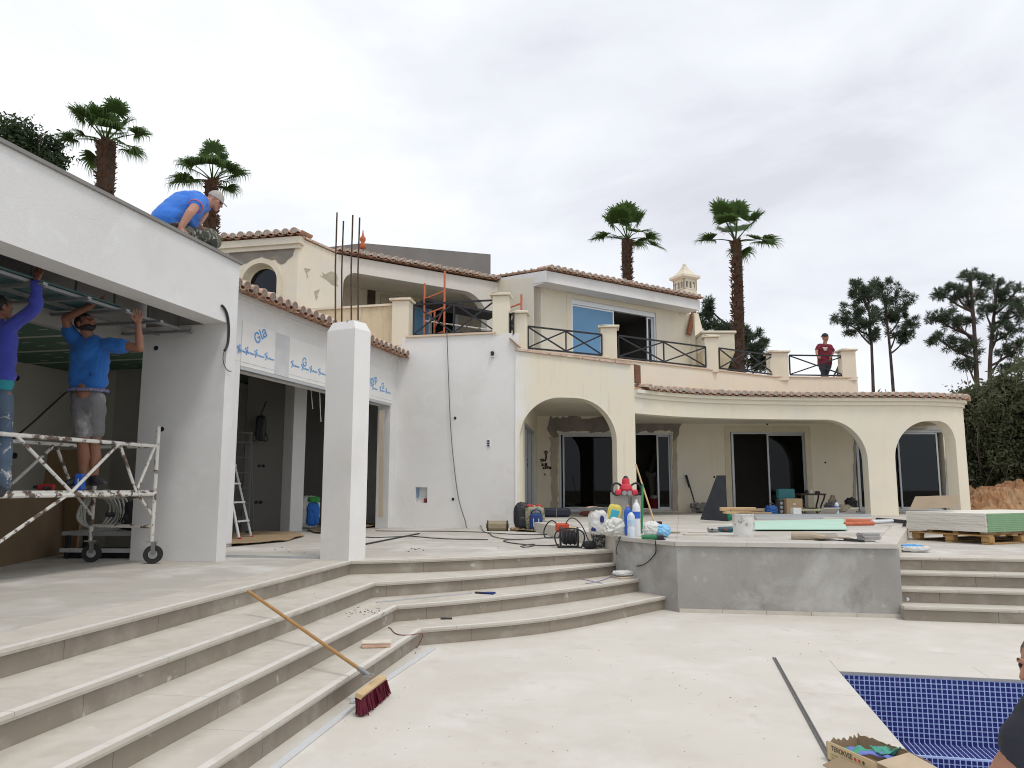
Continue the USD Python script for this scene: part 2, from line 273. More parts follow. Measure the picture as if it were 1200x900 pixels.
def tiles(o, u, v, n, nu, nv, pitch=0.0385, gap=0.008, h=0.004):
    """rows of small bevelled tiles on the face o + i*u + j*v, standing out along n"""
    i, j = np.meshgrid(np.arange(nu), np.arange(nv), indexing='ij'); base = o + (i.ravel()[:, None] * u + j.ravel()[:, None] * v) * pitch
    a, b = gap / 2, pitch - gap / 2; q = 0.002
    c = [(a, a, 0), (b, a, 0), (b, b, 0), (a, b, 0), (a + q, a + q, h), (b - q, a + q, h), (b - q, b - q, h), (a + q, b - q, h)]
    loc = np.array([x * u + y * v + z * n for x, y, z in c]); vv = (base[:, None, :] + loc[None]).reshape(-1, 3)
    f = np.array([[4, 5, 6], [4, 6, 7], [0, 1, 5], [0, 5, 4], [1, 2, 6], [1, 6, 5], [2, 3, 7], [2, 7, 6], [3, 0, 4], [3, 4, 7]])
    if np.cross(u, v) @ n < 0: f = f[:, ::-1]
    ff = (f[None] + 8 * np.arange(len(base))[:, None, None]).reshape(-1, 3)
    return trimesh.Trimesh(vv, ff, process=False)
mz = [tiles(pool(0, 0, -0.522), E1, UP, -D1, 100, 13), tiles(pool(0, 0, -0.52), E1, -D1, UP, 100, 8), tiles(pool(0, 0.32, -0.722), E1, UP, -D1, 100, 5), tiles(pool(0, 0.32, -0.72), E1, -D1, UP, 100, 8),
      tiles(pool(0, 0.64, -0.9), E1, UP, -D1, 100, 4), tiles(pool(0, 0.64, -0.9), E1, -D1, UP, 100, 90), tiles(pool(0, 0.0, -0.9), -D1, UP, E1, 150, 21)]
part(pt, 'mosaic_tiles', mz, MOSAIC, kind='stuff')
part(pt, 'coping_edge', [beam(pool(0, -0.012, -0.009), pool(3.9, -0.012, -0.009), 0.03, 0.022)], mat('coping_underside', (0.33, 0.32, 0.31), 0.8))
sl = [pool(-0.47, -0.42), pool(-0.47, 8.6)]
solo('drain_channel', [beam(sl[0] + UP * 0.003, sl[1] + UP * 0.003, 0.012, 0.012), beam(sl[0] + E1 * 0.018 + UP * 0.003, sl[1] + E1 * 0.018 + UP * 0.003, 0.01, 0.010)], mat('dark_channel_metal', (0.12, 0.115, 0.11), 0.5, 0.2, 8, metal=0.4), 'thin dark linear drain along the left pool coping', 'drain')

# ---- left staircase (two flights meeting at a corner)
DS = V(math.sin(math.radians(9.3)), math.cos(math.radians(9.3)), 0)
ZL = {1: 0.64, 2: 0.48, 3: 0.32, 4: 0.16}
pix = {1: [(412, 657.5), (490, 655.5), (560, 653), (642, 649), (725, 644.5)], 2: [(440, 683), (505, 679), (575, 674), (650, 667.5), (746, 657)],
       3: [(466, 710), (530, 705), (600, 698), (680, 688.5), (767, 676)], 4: [(495, 737), (560, 732), (620, 726.5), (690, 716.5), (790, 697.5)]}
NOS, REG = {}, {}
for k in (1, 2, 3, 4):
    c = [gz(x, y, ZL[k])[:2] for x, y in pix[k]]
    cs = spline(np.array([V(*p, 0) for p in c]), 5)[:, :2]
    st = cs[0] - DS[:2] * (8.2 + 0.0 * k); ex = cs[-1] + (cs[-1] - cs[-2]) / np.linalg.norm(cs[-1] - cs[-2]) * 0.5
    NOS[k] = np.vstack([st, cs, ex]); REG[k] = Polygon(np.vstack([NOS[k], [[2.4, 12.5], [1.0, 23], [-16, 23], [-16, st[1]]]])).buffer(0)
stairs = thing('stone_steps', 'four long beige stone steps turning a corner below the white column', 'steps', gz(495, 760, 0))
NOSE = mat('nosing_highlight_stone', (0.66, 0.63, 0.575), 0.6, 0.06, 3, island=0.04, dirt=[((0.42, 0.38, 0.32), 3.0, 0.56, 0.74, 0.5)])  # clean, polished tread edge, with its lip highlight put into the paler colour
def arc_cut(line, L, first=0.0):
    s = np.r_[0, np.cumsum(np.linalg.norm(np.diff(line, axis=0), axis=1))]; cuts = sorted(set(np.round(np.r_[0, np.arange(first, s[-1], L), s[1], s[-1]], 3)))
    return s, [c for i, c in enumerate(cuts) if i == 0 or c - cuts[i - 1] > 0.12]
def along(line, s, x):
    p = V(np.interp(x, s, line[:, 0]), np.interp(x, s, line[:, 1])); e = 0.01
    def dirn(y0, y1): a = V(np.interp(y0, s, line[:, 0]), np.interp(y0, s, line[:, 1])); b = V(np.interp(y1, s, line[:, 0]), np.interp(y1, s, line[:, 1])); d = b - a; return d / np.linalg.norm(d)
    d0 = dirn(max(0, x - e), x) if x > e else dirn(x, x + e); d1 = dirn(x, x + e) if x < s[-1] - e else d0
    n = V(-d0[1] - d1[1], d0[0] + d1[0]); n /= np.linalg.norm(n); return p, n / max(0.4, n @ V(-d0[1], d0[0]))
for k in (4, 3, 2, 1):
    z1 = ZL[k]; z0 = z1 - 0.16
    part(stairs, 'core', prism(REG[k].buffer(-0.06, join_style=2), z0, z1 - 0.035), GREY)
    inner = REG[k - 1].buffer(-0.05, join_style=2) if k > 1 else REG[1].buffer(-0.42, join_style=2)
    ring = REG[k].difference(inner); s, cuts = arc_cut(NOS[k], 1.18, 0.35 + 0.28 * k)
    for a, b in zip(cuts[:-1], cuts[1:]):
        mids = [a] + [x for x in s if a + 0.02 < x < b - 0.02] + [b]; pn = [along(NOS[k], s, x) for x in mids]
        q = Polygon([p - n * 0.1 for p, n in pn] + [p + n * 1.15 for p, n in pn[::-1]]).buffer(0)
        g = q.intersection(ring).buffer(-0.0015, join_style=2)
        g = max(getattr(g, 'geoms', [g]), key=lambda t: t.area)
        if g.area < 5e-3: continue
        g2 = g.intersection(REG[k].buffer(-0.008, join_style=2))
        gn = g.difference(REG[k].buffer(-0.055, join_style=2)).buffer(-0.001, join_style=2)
        if gn.area > 1e-3: part(stairs, 'nosing_highlight', prism(gn, z1 + 0.0005, z1 + 0.003), NOSE)
        part(stairs, 'tread_slab', [prism(g, z1 - 0.02, z1), prism(g2, z1 - 0.036, z1 - 0.0205)], TREAD)
    s, cuts = arc_cut(NOS[k], 0.92, 0.62 + 0.19 * k); off = np.array([along(NOS[k], s, x)[0] + along(NOS[k], s, x)[1] * 0.035 for x in s]); so, _ = arc_cut(off, 1)
    for a, b in zip(cuts[:-1], cuts[1:]):
        f = so[-1] / s[-1]; mids = [a * f + 0.0015] + [x for x in so if a * f + 0.02 < x < b * f - 0.02] + [b * f - 0.0015]
        L_ = [V(np.interp(x, so, off[:, 0]), np.interp(x, so, off[:, 1])) for x in mids]; ln = sum(np.linalg.norm(q - p) for p, q in zip(L_[:-1], L_[1:]))
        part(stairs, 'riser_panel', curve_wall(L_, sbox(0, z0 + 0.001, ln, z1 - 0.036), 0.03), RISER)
# floor of terrace and extension inside the top border, in large tiles
flo = REG[1].buffer(-0.422, join_style=2)
fl = thing('terrace_floor', None, None, (0, 0, ZT), kind='structure')
part(fl, 'floor_bed', prism(flo.buffer(-0.01), 0.55, ZT - 0.006), GREY)
n_ = 0
for i in range(-9, 6):
    for j in range(-7, 9):
        o = V(-3.4, 9.0, 0) + E1 * (i * 1.2) + D1 * (j * 1.2 - 0.4 * (i % 2) * 0); q = Polygon([(o + E1 * a + D1 * b)[:2] for a, b in ((0, 0), (1.2, 0), (1.2, 1.2), (0, 1.2))])
        g = q.buffer(-0.0025, join_style=2).intersection(flo); c_ = q.centroid
        if g.area < 0.02 or n_ > 280: continue
        if not (abs(c_.x) < 0.75 * c_.y + 1.0): continue
        part(fl, 'floor_tile', prism(g, ZT - 0.03, ZT - 0.0005 * ((i * 7 + j * 3) % 3)), FLOOR); n_ += 1

# ---- right steps
rs = thing('stone_steps', 'short flight of beige stone steps right of the grey retaining wall', 'steps', gz(1062, 727, 0))
R0 = gz(1060, 727, 0); 
for k in range(4):
    z0, z1 = 0.16 * k, 0.16 * (k + 1); a = R0 + D1 * (0.31 * k); w = 12.0
    def rp(x0, x1, y0, y1): return Polygon([(a + E1 * x + D1 * y)[:2] for x, y in ((x0, y0), (x1, y0), (x1, y1), (x0, y1))])
    part(rs, 'core', prism(rp(0, w, 0.03, 1.3 if k < 3 else 9.0), z0 + 0.001, z1 - 0.036), GREY)
    for i in range(8):
        x0, x1 = i * 1.18 - 0.5 * (k % 2), (i + 1) * 1.18 - 0.5 * (k % 2) - 0.004; x0 = max(0.002, x0)
        part(rs, 'tread_slab', [prism(rp(x0, x1, -0.03, 0.36 if k < 3 else 0.5), z1 - 0.02, z1), prism(rp(x0, x1, -0.022, 0.3), z1 - 0.036, z1 - 0.0205)], TREAD)
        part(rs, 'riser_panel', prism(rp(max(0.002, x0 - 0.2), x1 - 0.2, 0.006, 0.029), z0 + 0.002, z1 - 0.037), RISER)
RT = R0 + D1 * 0.93
tr = Polygon([(RT + E1 * 0.0 + D1 * 0.505)[:2], (RT + E1 * 13 + D1 * 0.505)[:2], (RT + E1 * 13 + D1 * 13)[:2], (RT + E1 * 2 + D1 * 13)[:2]])
fr = thing('side_terrace_floor', None, None, (0, 0, ZT), kind='structure')
part(fr, 'floor_bed', prism(tr, 0.3, ZT - 0.006), GREY)
for i in range(0, 9):
    for j in range(0, 10):
        o = RT + D1 * 0.505 + E1 * (i * 1.2) + D1 * (j * 1.2); q = Polygon([(o + E1 * a_ + D1 * b_)[:2] for a_, b_ in ((0, 0), (1.2, 0), (1.2, 1.2), (0, 1.2))]).buffer(-0.0025, join_style=2)
        g = q.intersection(tr)
        if g.area > 0.02: part(fr, 'floor_tile', prism(g, ZT - 0.03, ZT - 0.0005 * ((i * 5 + j * 3) % 3)), FLOOR)

# ---- retaining wall and the raised covered terrace
W0, W1, W2 = V(1.42, 10.75, 0), gz(795, 717.5, 0), gz(1059, 724.5, 0)
plat = Polygon([W0[:2], W1[:2], W2[:2], (7.15, 14.0), (12.2, 17.4), (12.6, 21.8), (0.3, 21.8), (0.16, 16.7)])
pf = thing('covered_terrace_floor', None, None, (0, 0, ZP), kind='structure')
part(pf, 'floor_bed', prism(plat.buffer(-0.03, join_style=2), 0.0, ZP - 0.012), TREAD)
for i in range(-4, 12):
    for j in range(-1, 12):
        o = W1 + E1 * (i * 1.2) + D1 * (j * 1.2 + 0.3); q = Polygon([(o + E1 * a_ + D1 * b_)[:2] for a_, b_ in ((0, 0), (1.2, 0), (1.2, 1.2), (0, 1.2))]).buffer(-0.0025, join_style=2)
        g = q.intersection(plat.buffer(-0.29, join_style=2))
        if g.area > 0.02: part(pf, 'floor_tile', prism(g, ZP - 0.03, ZP - 0.0005 * ((i * 5 + j * 3) % 3)), FLOOR)
rw = thing('retaining_wall', 'low grey cement rendered retaining wall with pale coping between both step flights', 'wall', W1)
wl = [W0, W1, W2]; Ltot = np.linalg.norm(W1 - W0) + np.linalg.norm(W2 - W1); la = np.linalg.norm(W1 - W0)
part(rw, 'rendered_face', curve_wall(wl, sbox(0, 0, Ltot, ZP - 0.045), 0.2), GREY)
part(rw, 'end_face', prism(Polygon([W2[:2], (W2 - E1 * 0.2)[:2], (W2 - E1 * 0.2 + D1 * 1.2)[:2], (W2 + D1 * 1.2)[:2]]), 0.001, ZP - 0.046), GREY)
for a, b in [(0.0, la * 0.98)] + [(la * 0.985 + (Ltot - la) * i / 3 + 0.003, la * 0.985 + (Ltot - la) * (i + 1) / 3) for i in range(3)]:
    part(rw, 'coping_stone', curve_wall(wl, sbox(a, ZP - 0.045, b, ZP + 0.004), 0.33, w0=-0.03), COPING)
for i in range(5): part(rw, 'skirting_stone', curve_wall(wl, sbox(la + 0.02 + i * (Ltot - la - 0.02) / 5, 0, la + 0.015 + (i + 1) * (Ltot - la - 0.02) / 5, 0.045), 0.02, w0=-0.014), TREAD)

# ================================================================ EXTENSION (flat roofed, open front)
PW = V(-3.48, 9.2, 0)
def ws(px, py): return (ow(px, py, PW, D1) - PW) @ D1          # distance along the front plane
s0, s1 = ws(253, 653), ws(281, 312)
ZB, ZR = ow(265, 378, PW, D1)[2], ow(283, 311, PW, D1)[2]
ex = thing('flat_roofed_extension', 'white flat roofed house extension with wide open front', 'building', PW + UP * ZT)
def wpt(s, w=0, z=0): return PW + D1 * s - E1 * w + UP * z
A_, B_ = wpt(-12), wpt(s1)
Lx = 12 + s1
part(ex, 'front_beam', curve_wall([A_, B_], sbox(0, ZB, Lx, ZR), 0.32), WHITE)
part(ex, 'end_post', curve_wall([A_, B_], sbox(12 + s0, ZT, Lx, ZB), 0.32), WHITE)
part(ex, 'roof_edge_trim', curve_wall([A_, B_], sbox(0, ZR, Lx + 0.03, ZR + 0.035), 0.5, w0=-0.03), mat('grey_edge_trim', (0.22, 0.21, 0.2), 0.7))
# pier: short wall across the room's end
PD = -E1
part(ex, 'pier_wall', prism(Polygon([wpt(s0, 0.32)[:2], wpt(s0, 1.16)[:2], wpt(s1, 1.16)[:2], wpt(s1, 0.32)[:2]]), ZT, ZB + 0.0), WHITE)
part(ex, 'pier_upper_wall', prism(Polygon([wpt(s0 + 0.02, 0.32)[:2], wpt(s0 + 0.02, 1.16)[:2], wpt(s1, 1.16)[:2], wpt(s1, 0.32)[:2]]), ZB, ZR - 0.02), INNER)
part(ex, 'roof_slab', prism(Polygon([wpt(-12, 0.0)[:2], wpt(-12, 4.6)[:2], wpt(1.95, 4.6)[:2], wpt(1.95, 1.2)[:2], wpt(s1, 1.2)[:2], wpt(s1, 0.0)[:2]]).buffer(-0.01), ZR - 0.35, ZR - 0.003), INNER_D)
OLIVE = mat('greenish_room_plaster', (0.42, 0.40, 0.34), 0.95, 0.06, 0.6, 0.1, 60)
part(ex, 'back_wall', curve_wall([wpt(-12, 3.75), wpt(1.8, 3.75)], sbox(0, ZT, 13.8, ZR - 0.36), 0.2), OLIVE)
part(ex, 'end_wall', prism(Polygon([wpt(1.8, 3.95)[:2], wpt(1.8, 1.17)[:2], wpt(1.9, 1.17)[:2], wpt(1.9, 3.95)[:2]]), ZT, ZR - 0.36), OLIVE)
part(ex, 'left_wall', prism(Polygon([wpt(-8.0, 3.7)[:2], wpt(-8.0, 0.35)[:2], wpt(-8.2, 0.35)[:2], wpt(-8.2, 3.7)[:2]]), ZT, ZR - 0.36), OLIVE)
# ceiling: green boards with pale taped joints at the back, bare metal grid at the front
GB = mat('green_ceiling_board', (0.085, 0.16, 0.115), 0.85, 0.1, 1.0, island=0.08); TAPE = mat('joint_filler', (0.40, 0.43, 0.38), 0.9, 0.1, 4)
ZC = 3.27
for i in range(7):
    a = -4.0 + i * 0.82
    b = part(ex, 'ceiling_board', prism(Polygon([wpt(a, 1.42)[:2], wpt(a, 3.74)[:2], wpt(a + 0.815, 3.74)[:2], wpt(a + 0.815, 1.42)[:2]]), ZC, ZC + 0.015), GB)
    part(b, 'joint_tape', prism(Polygon([wpt(a + 0.76, 1.43)[:2], wpt(a + 0.76, 3.73)[:2], wpt(a + 0.84, 3.73)[:2], wpt(a + 0.84, 1.43)[:2]]), ZC - 0.003, ZC - 0.0005), TAPE)
    rg = np.random.default_rng(i)
    part(b, 'screw_filler', [prism(Polygon([wpt(a + 0.4 + u, w)[:2], wpt(a + 0.43 + u, w)[:2], wpt(a + 0.43 + u, w + 0.12)[:2], wpt(a + 0.4 + u, w + 0.12)[:2]]), ZC - 0.002, ZC - 0.0004) for w in np.arange(1.55, 3.6, 0.42) for u in (rg.uniform(-.3, -.05), rg.uniform(0, .2))], TAPE)
PROF = mat('galvanised_profile', (0.30, 0.31, 0.32), 0.4, 0.1, 6, metal=0.7)
for w in (0.5, 0.95): part(ex, 'ceiling_profile', beam(wpt(-5, w, 3.40), wpt(0.0, w, 3.40), 0.055, 0.03), PROF)
for i in range(9):
    a = -4.6 + i * 0.55; part(ex, 'ceiling_profile', beam(wpt(a, 0.34, 3.375), wpt(a, 2.6, 3.375), 0.05, 0.028), PROF)
    part(ex, 'hanger', beam(wpt(a + 0.1, 0.6, 3.40), wpt(a + 0.1, 0.6, ZR - 0.36), 0.02, 0.02), PROF)
part(ex, 'dropped_beam', prism(Polygon([wpt(-8, 1.30)[:2], wpt(-8, 1.40)[:2], wpt(1.5, 1.40)[:2], wpt(1.5, 1.30)[:2]]), ZC - 0.02, ZR - 0.36), INNER)
bd = part(ex, 'ceiling_board', prism(Polygon([wpt(-3.9, 0.45)[:2], wpt(-3.9, 1.28)[:2], wpt(-1.25, 1.28)[:2], wpt(-1.25, 0.45)[:2]]), 3.425, 3.44), mat('dark_green_board', (0.06, 0.12, 0.12), 0.85), label='board being lifted against the metal grid')
# small fittings on the extension
def socket(parent, p, nrm, name='socket_hole', r=0.035, m=None):
    d, a, b = frame(nrm); part(parent, name, tube([p - d * 0.02, p + d * 0.006], r, 12), m or DARK)
for px, py in ((183, 408), (190, 503)): q = ow(px, py, wpt(s0), E1); socket(ex, q, -D1, r=0.03)
for px, py in ((20, 443),): q = ow(px, py, wpt(0, 3.75), D1); socket(ex, q, E1, r=0.04)
for px, py in ((10, 534), (17, 534), (128, 561), (135, 561)): q = ow(px, py, wpt(0, 3.75), D1); socket(ex, q, E1, r=0.045)
cabs = [ow(x, y, PW + E1 * 0.02, D1) for x, y in ((260, 358), (266, 368), (268, 390), (267, 402), (263, 411), (262, 425), (265, 432), (271, 435))]
solo('loose_cable', [tube(spline(cabs[:5], 6), 0.016, 8), tube(spline(cabs[4:], 6), 0.005, 6)], DARK, 'thick black cable end hanging from the white end post', 'cable', smooth=True)

# ================================================================ VILLA
vl = thing('villa', 'cream and white two storey villa with arcade, balconies and terracotta tile eaves', 'house', (0, 17, ZT))
A = V(-2.62, 17.3, 0); C = V(0.12, 16.68, 0); B = V(2.78, 17.3, 0)
DG = V(math.sin(math.radians(15.3)), math.cos(math.radians(15.3)), 0); EG = V(DG[1], -DG[0], 0)
PG = V(-2.62, 17.3, 0)                                     # far end of the glazed wing
def gpt(s, w=0, z=0): return PG - DG * s - EG * w + UP * z   # s runs towards the camera
sN = 7.0
def gs(px, py): return -(ow(px, py, PG, DG) - PG) @ DG
# wing wall with two glazed openings
zE = ow(470, 414, PG, DG)[2]
zh = 0.5 * (ow(278, 430, PG, DG)[2] + ow(455, 476, PG, DG)[2]); zt = 0.5 * (ow(278, 380, PG, DG)[2] + ow(458, 432, PG, DG)[2])
oL, oR, pL, pR = gs(278, 500), gs(400, 500), gs(425, 500), gs(457, 500)
wingpoly = sbox(0, ZT, sN, zE).difference(unary_union([sbox(sN - oL, ZT, sN - oR - 0.0, zh), sbox(sN - pL - 0.5, ZT, sN - pR, zh)]))
part(vl, 'wing_wall', curve_wall([gpt(sN), gpt(0)], wingpoly, 0.3), WHITE)
BOARD = mat('white_plasterboard', (0.70, 0.69, 0.665), 0.9, 0.03, 2); BLUEP = mat('blue_print', (0.13, 0.31, 0.58), 0.8); GREYP = mat('grey_print', (0.35, 0.37, 0.4), 0.8)
def wtext(txt, h, s, z, rot=0.0, m=None, par=None, bold=True):
    t = meshkit.text_mesh(txt, h, 0.002, bold); R = np.eye(4); c, sn = math.cos(rot), math.sin(rot)
    t.apply_transform(trimesh.transformations.rotation_matrix(rot, (0, 0, 1)))
    v = t.vertices; p = gpt(s)[None] + v[:, :1] * DG + v[:, 1:2] * UP + EG * (0.0135 + v[:, 2:3]) + UP * z; t.vertices = p; return t
def lintel_board(sa, sb, marks, logos):
    b = part(vl, 'lintel_board', curve_wall([gpt(sN), gpt(0)], sbox(sN - sa, zh + 0.05, sN - sb, zt), 0.012, w0=-0.012), BOARD)
    for txt, s, z, r, h in marks: part(b, 'blue_lettering', wtext(txt, h, s, z, r), BLUEP)
    for s in logos:
        dots = [tube([gpt(s + dx * 0.6) + UP * (zh + 0.3 + dz * 0.6) + EG * 0.011, gpt(s + dx * 0.6) + UP * (zh + 0.3 + dz * 0.6) + EG * 0.0155], r * 0.62, 8) for dx, dz, r in ((0, 0, 0.045), (0.07, 0.05, 0.03), (-0.01, 0.09, 0.03), (0.03, -0.08, 0.028), (-0.06, -0.04, 0.025))]
        part(b, 'blue_logo', dots + [wtext('Glasroc', 0.034, s - 0.055, zh + 0.265)], BLUEP)
    for s in logos: part(b, 'small_print', wtext('----- -- ------', 0.03, s + 0.1, zh + 0.1), GREYP, kind='stuff')
    return b
sm1 = gs(320, 450); sm2 = gs(337, 450)
lintel_board(oL, sm1, [('Gla', gs(299, 410), 3.75, 0.62, 0.17)], [gs(x, 430) for x in (279, 288, 299, 311)])
lintel_board(sm2, gs(380, 450), [('G', gs(354, 420), 3.62, 0.2, 0.15)], [gs(x, 430) for x in (342, 354, 364, 374)])
part(vl, 'filler_strip', curve_wall([gpt(sN), gpt(0)], sbox(sN - sm1, zh + 0.05, sN - sm2, zt), 0.014, w0=-0.013), mat('grey_filler', (0.52, 0.52, 0.53), 0.9))
lintel_board(gs(425, 450) + 0.5, gs(460, 450), [('gyp', gs(433, 444), 3.66, 0.25, 0.15), ('G', gs(447, 448), 3.62, 0.3, 0.13)], [gs(x, 470) for x in (436, 445, 452)])
part(vl, 'track', [beam(gpt(oL, 0.05, zh + 0.02), gpt(oR, 0.05, zh + 0.02), 0.12, 0.05), beam(gpt(pL + 0.5, 0.05, zh + 0.02), gpt(pR, 0.05, zh + 0.02), 0.12, 0.05)], ALU)
# rooms behind the glazed wing
RX = 4.0
room = [curve_wall([gpt(6.4, RX), gpt(-1.0, RX)], sbox(0, ZT, 7.4, 4.2), 0.15)]
part(vl, 'room_back_wall', room, INNER)
part(vl, 'room_ceiling', prism(Polygon([gpt(6.4, 0.05)[:2], gpt(-1, 0.05)[:2], gpt(-1, RX)[:2], gpt(6.4, RX)[:2]]), 4.0, 4.1), GB)
part(vl, 'room_side_wall', prism(Polygon([gpt(6.3, 0.3)[:2], gpt(6.3, RX)[:2], gpt(6.4, RX)[:2], gpt(6.4, 0.3)[:2]]), ZT, 4.0), INNER)
part(vl, 'room_end_wall', prism(Polygon([gpt(-1.0, 0.3)[:2], gpt(-1.0, RX)[:2], gpt(-0.9, RX)[:2], gpt(-0.9, 0.3)[:2]]), ZT, 4.0), INNER)
def rwall(pxa, ya, pxb, yb, z0, z1, m, t=0.12, name='partition'):
    a, b = at(pxa, 550, ya), at(pxb, 550, yb); part(vl, name, curve_wall([a, b], sbox(0, z0, np.linalg.norm((b - a)[:2]), z1), t), m)
PART = mat('partition_plaster', (0.135, 0.128, 0.118), 0.95, 0.08, 0.7)  # plaster tone darkened, putting the dim room's shade into the colour
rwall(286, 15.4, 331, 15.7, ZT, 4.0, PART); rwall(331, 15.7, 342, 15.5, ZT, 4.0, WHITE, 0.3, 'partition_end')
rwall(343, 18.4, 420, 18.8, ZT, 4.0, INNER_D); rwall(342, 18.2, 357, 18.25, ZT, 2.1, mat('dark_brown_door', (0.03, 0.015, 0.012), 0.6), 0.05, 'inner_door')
dj = thing('door_frame', 'pale wooden door frame leaning in the far dark opening behind the column', 'door frame', at(444, 607, 16.2))
part(dj, 'jamb', beam(at(446, 606, 16.6) , at(447.5, 481, 16.6), 0.1, 0.05), mat('raw_wood_jamb', (0.42, 0.36, 0.27), 0.8))

# white wall (left of the arch), arch wall
cw = np.linalg.norm((C - A)[:2]); zS = ow(530, 392, A, E1)[2] - 0.03
niche = sbox(*(lambda a, b: (np.linalg.norm((a - A)[:2]), b[2], np.linalg.norm((b - A)[:2]), a[2]))(ow(487, 571, A, C - A), ow(500.5, 589.5, A, C - A)))
part(vl, 'front_wall', curve_wall([A, C], sbox(0, ZT, cw, zS).difference(niche), 0.4), WHITE_B)
nm = niche.bounds; part(vl, 'wall_niche', [curve_wall([A, C], niche, 0.02, w0=0.12)], mat('niche_white', (0.7, 0.7, 0.68), 0.6))
part(vl, 'niche_pipes', [curve_wall([A, C], sbox(nm[0] + .01, nm[1] + .12, nm[0] + .05, nm[3] - .02), 0.03, w0=0.06), ], FILM); part(vl, 'niche_pipes', curve_wall([A, C], sbox(nm[2] - .09, nm[1] + .01, nm[2] - .02, nm[1] + .1), 0.04, w0=0.05), mat('dark_red_pipe', (0.2, 0.03, 0.03), 0.5))
lb = np.linalg.norm((B - C)[:2]); dCB = (B - C) / lb
def cs_(px, py): q = ow(px, py, C, B - C); return (q - C) @ dCB, q[2]
ax0, _ = cs_(607.5, 560); ax1, _ = cs_(724.5, 560); zc = cs_(665, 465)[1]
w_ = ax1 - ax0; rr = 0.43 * w_
arch = unary_union([sbox(ax0, 0.3, ax1, zc - rr), Point(ax0 + rr, zc - rr).buffer(rr, 24), Point(ax1 - rr, zc - rr).buffer(rr, 24), sbox(ax0 + rr, zc - rr - 0.1, ax1 - rr, zc)])
zc0, zc1 = cs_(600, 411)[1], cs_(741, 428)[1]
archwall = Polygon([(-0.05, ZT), (lb, ZT), (lb, zc1), (-0.05, zc0)]).difference(arch)
OVER = usdkit.material(stage, '/World/Looks/cream_render_half_overpainted', {'g': ('geometry', {}), 's': ('separate_xyz', {}), 'n': ('noise_texture', {'scale': 2.2, 'detail': 5.0}), 'm': ('math', {'math_type': 'multiply_add', 'value2': 0.7}),
    'r': ('rgb_ramp', {'ramp': [(0.0, (0.73, 0.72, 0.70)), (0.35, (0.71, 0.68, 0.60)), (0.7, (0.71, 0.65, 0.51)), (1.0, (0.71, 0.645, 0.51))]}), 'k': ('map_range', {'from_min': C[0] + 0.25, 'from_max': C[0] + 1.0, 'to_min': 0.0, 'to_max': 1.0, 'clamp': True}),
    'd': ('noise_texture', {'scale': 0.9, 'detail': 6.0, 'roughness': 0.62}), 'dm': ('map_range', {'from_min': 0.5, 'from_max': 0.68, 'to_min': 0.0, 'to_max': 0.7, 'clamp': True}), 'dx': ('mix_color', {'b': (0.67, 0.645, 0.58)}),
    'w': ('mapping', {'scale': (6.0, 6.0, 0.5)}), 'wn': ('noise_texture', {'scale': 1.6, 'detail': 5.0, 'roughness': 0.65}), 'wm': ('map_range', {'from_min': 0.55, 'from_max': 0.75, 'to_min': 0.0, 'to_max': 0.35, 'clamp': True}), 'wx': ('mix_color', {'b': (0.42, 0.38, 0.29)}),
    'p': ('principled_bsdf', {'roughness': 0.92})},
    [('g.position', 's.vector'), ('g.position', 'n.vector'), ('n.fac', 'm.value1'), ('s.x', 'm.value3'), ('m.value', 'k.value'), ('k.result', 'r.fac'), ('g.position', 'd.vector'), ('d.fac', 'dm.value'), ('dm.result', 'dx.fac'), ('r.color', 'dx.a'),
     ('g.position', 'w.vector'), ('w.vector', 'wn.vector'), ('wn.fac', 'wm.value'), ('wm.result', 'wx.fac'), ('dx.result', 'wx.a'), ('wx.result', 'p.base_color')], surface='p.BSDF')
part(vl, 'arch_wall', curve_wall([C - dCB * 0.0, B], archwall, 0.35), OVER)
rim = arch.buffer(0.012).difference(arch.buffer(-0.02)).intersection(sbox(-1, ZT, 5, 6)); part(vl, 'arch_trim', curve_wall([C, B], rim, 0.03, w0=-0.006), mat('pale_arch_edge', (0.70, 0.66, 0.55), 0.9))
# terracotta edging on the arch wall
for i in range(7):
    a, b = -0.06 + i * lb / 7, -0.06 + (i + 1) * lb / 7 - 0.015; za, zb = zc0 + (zc1 - zc0) * a / lb, zc0 + (zc1 - zc0) * b / lb
    part(vl, 'edging_tile', curve_wall([C, B], Polygon([(a, za), (b, zb), (b, zb + 0.045), (a, za + 0.045)]), 0.3, w0=-0.05), TERRA_P)
# portico: curved beam with arches, pillars
def xy(px, y): return V((px - 600) / 900 * (y * CP + 0.0 * y) * 1.0, y, 0)
def xyg(px, y, py=520): q = at(px, py, y); return V(q[0], q[1], 0)
por = [B] + [xyg(px, y, 480) for px, y in ((775, 17.85), (805, 18.25), (840, 18.55), (880, 18.75), (930, 18.9), (980, 18.97), (1030, 19.0), (1082, 19.05), (1116, 19.3))]
por_s = np.array(spline(por, 4)); e_ = por_s[-1]
for i in range(1, 7): a_ = math.radians(8 + i * 14); e_ = e_ + V(math.cos(a_), math.sin(a_), 0) * 0.2; por_s = np.vstack([por_s, e_])
for i in range(6): e_ = e_ + V(-0.05, 0.3, 0); por_s = np.vstack([por_s, e_])
ps = np.r_[0, np.cumsum(np.linalg.norm(np.diff(por_s[:, :2], axis=0), axis=1))]
ppx = np.array([600 + 900 * p[0] / (p[1] * CP + (1.7) * SP) for p in por_s])
iM = int(np.argmax(ppx))
def s_at(px):
    i = max(1, int(np.argmax(ppx[:iM + 1] > px)) if px < ppx[iM] else iM); return float(np.interp(px, [ppx[i - 1], ppx[i]], [ps[i - 1], ps[i]]))
zbm, zfa = 3.18, 3.66
sp0, sp1, sp2, sp3 = s_at(1014), s_at(1046), s_at(1118), s_at(1133)
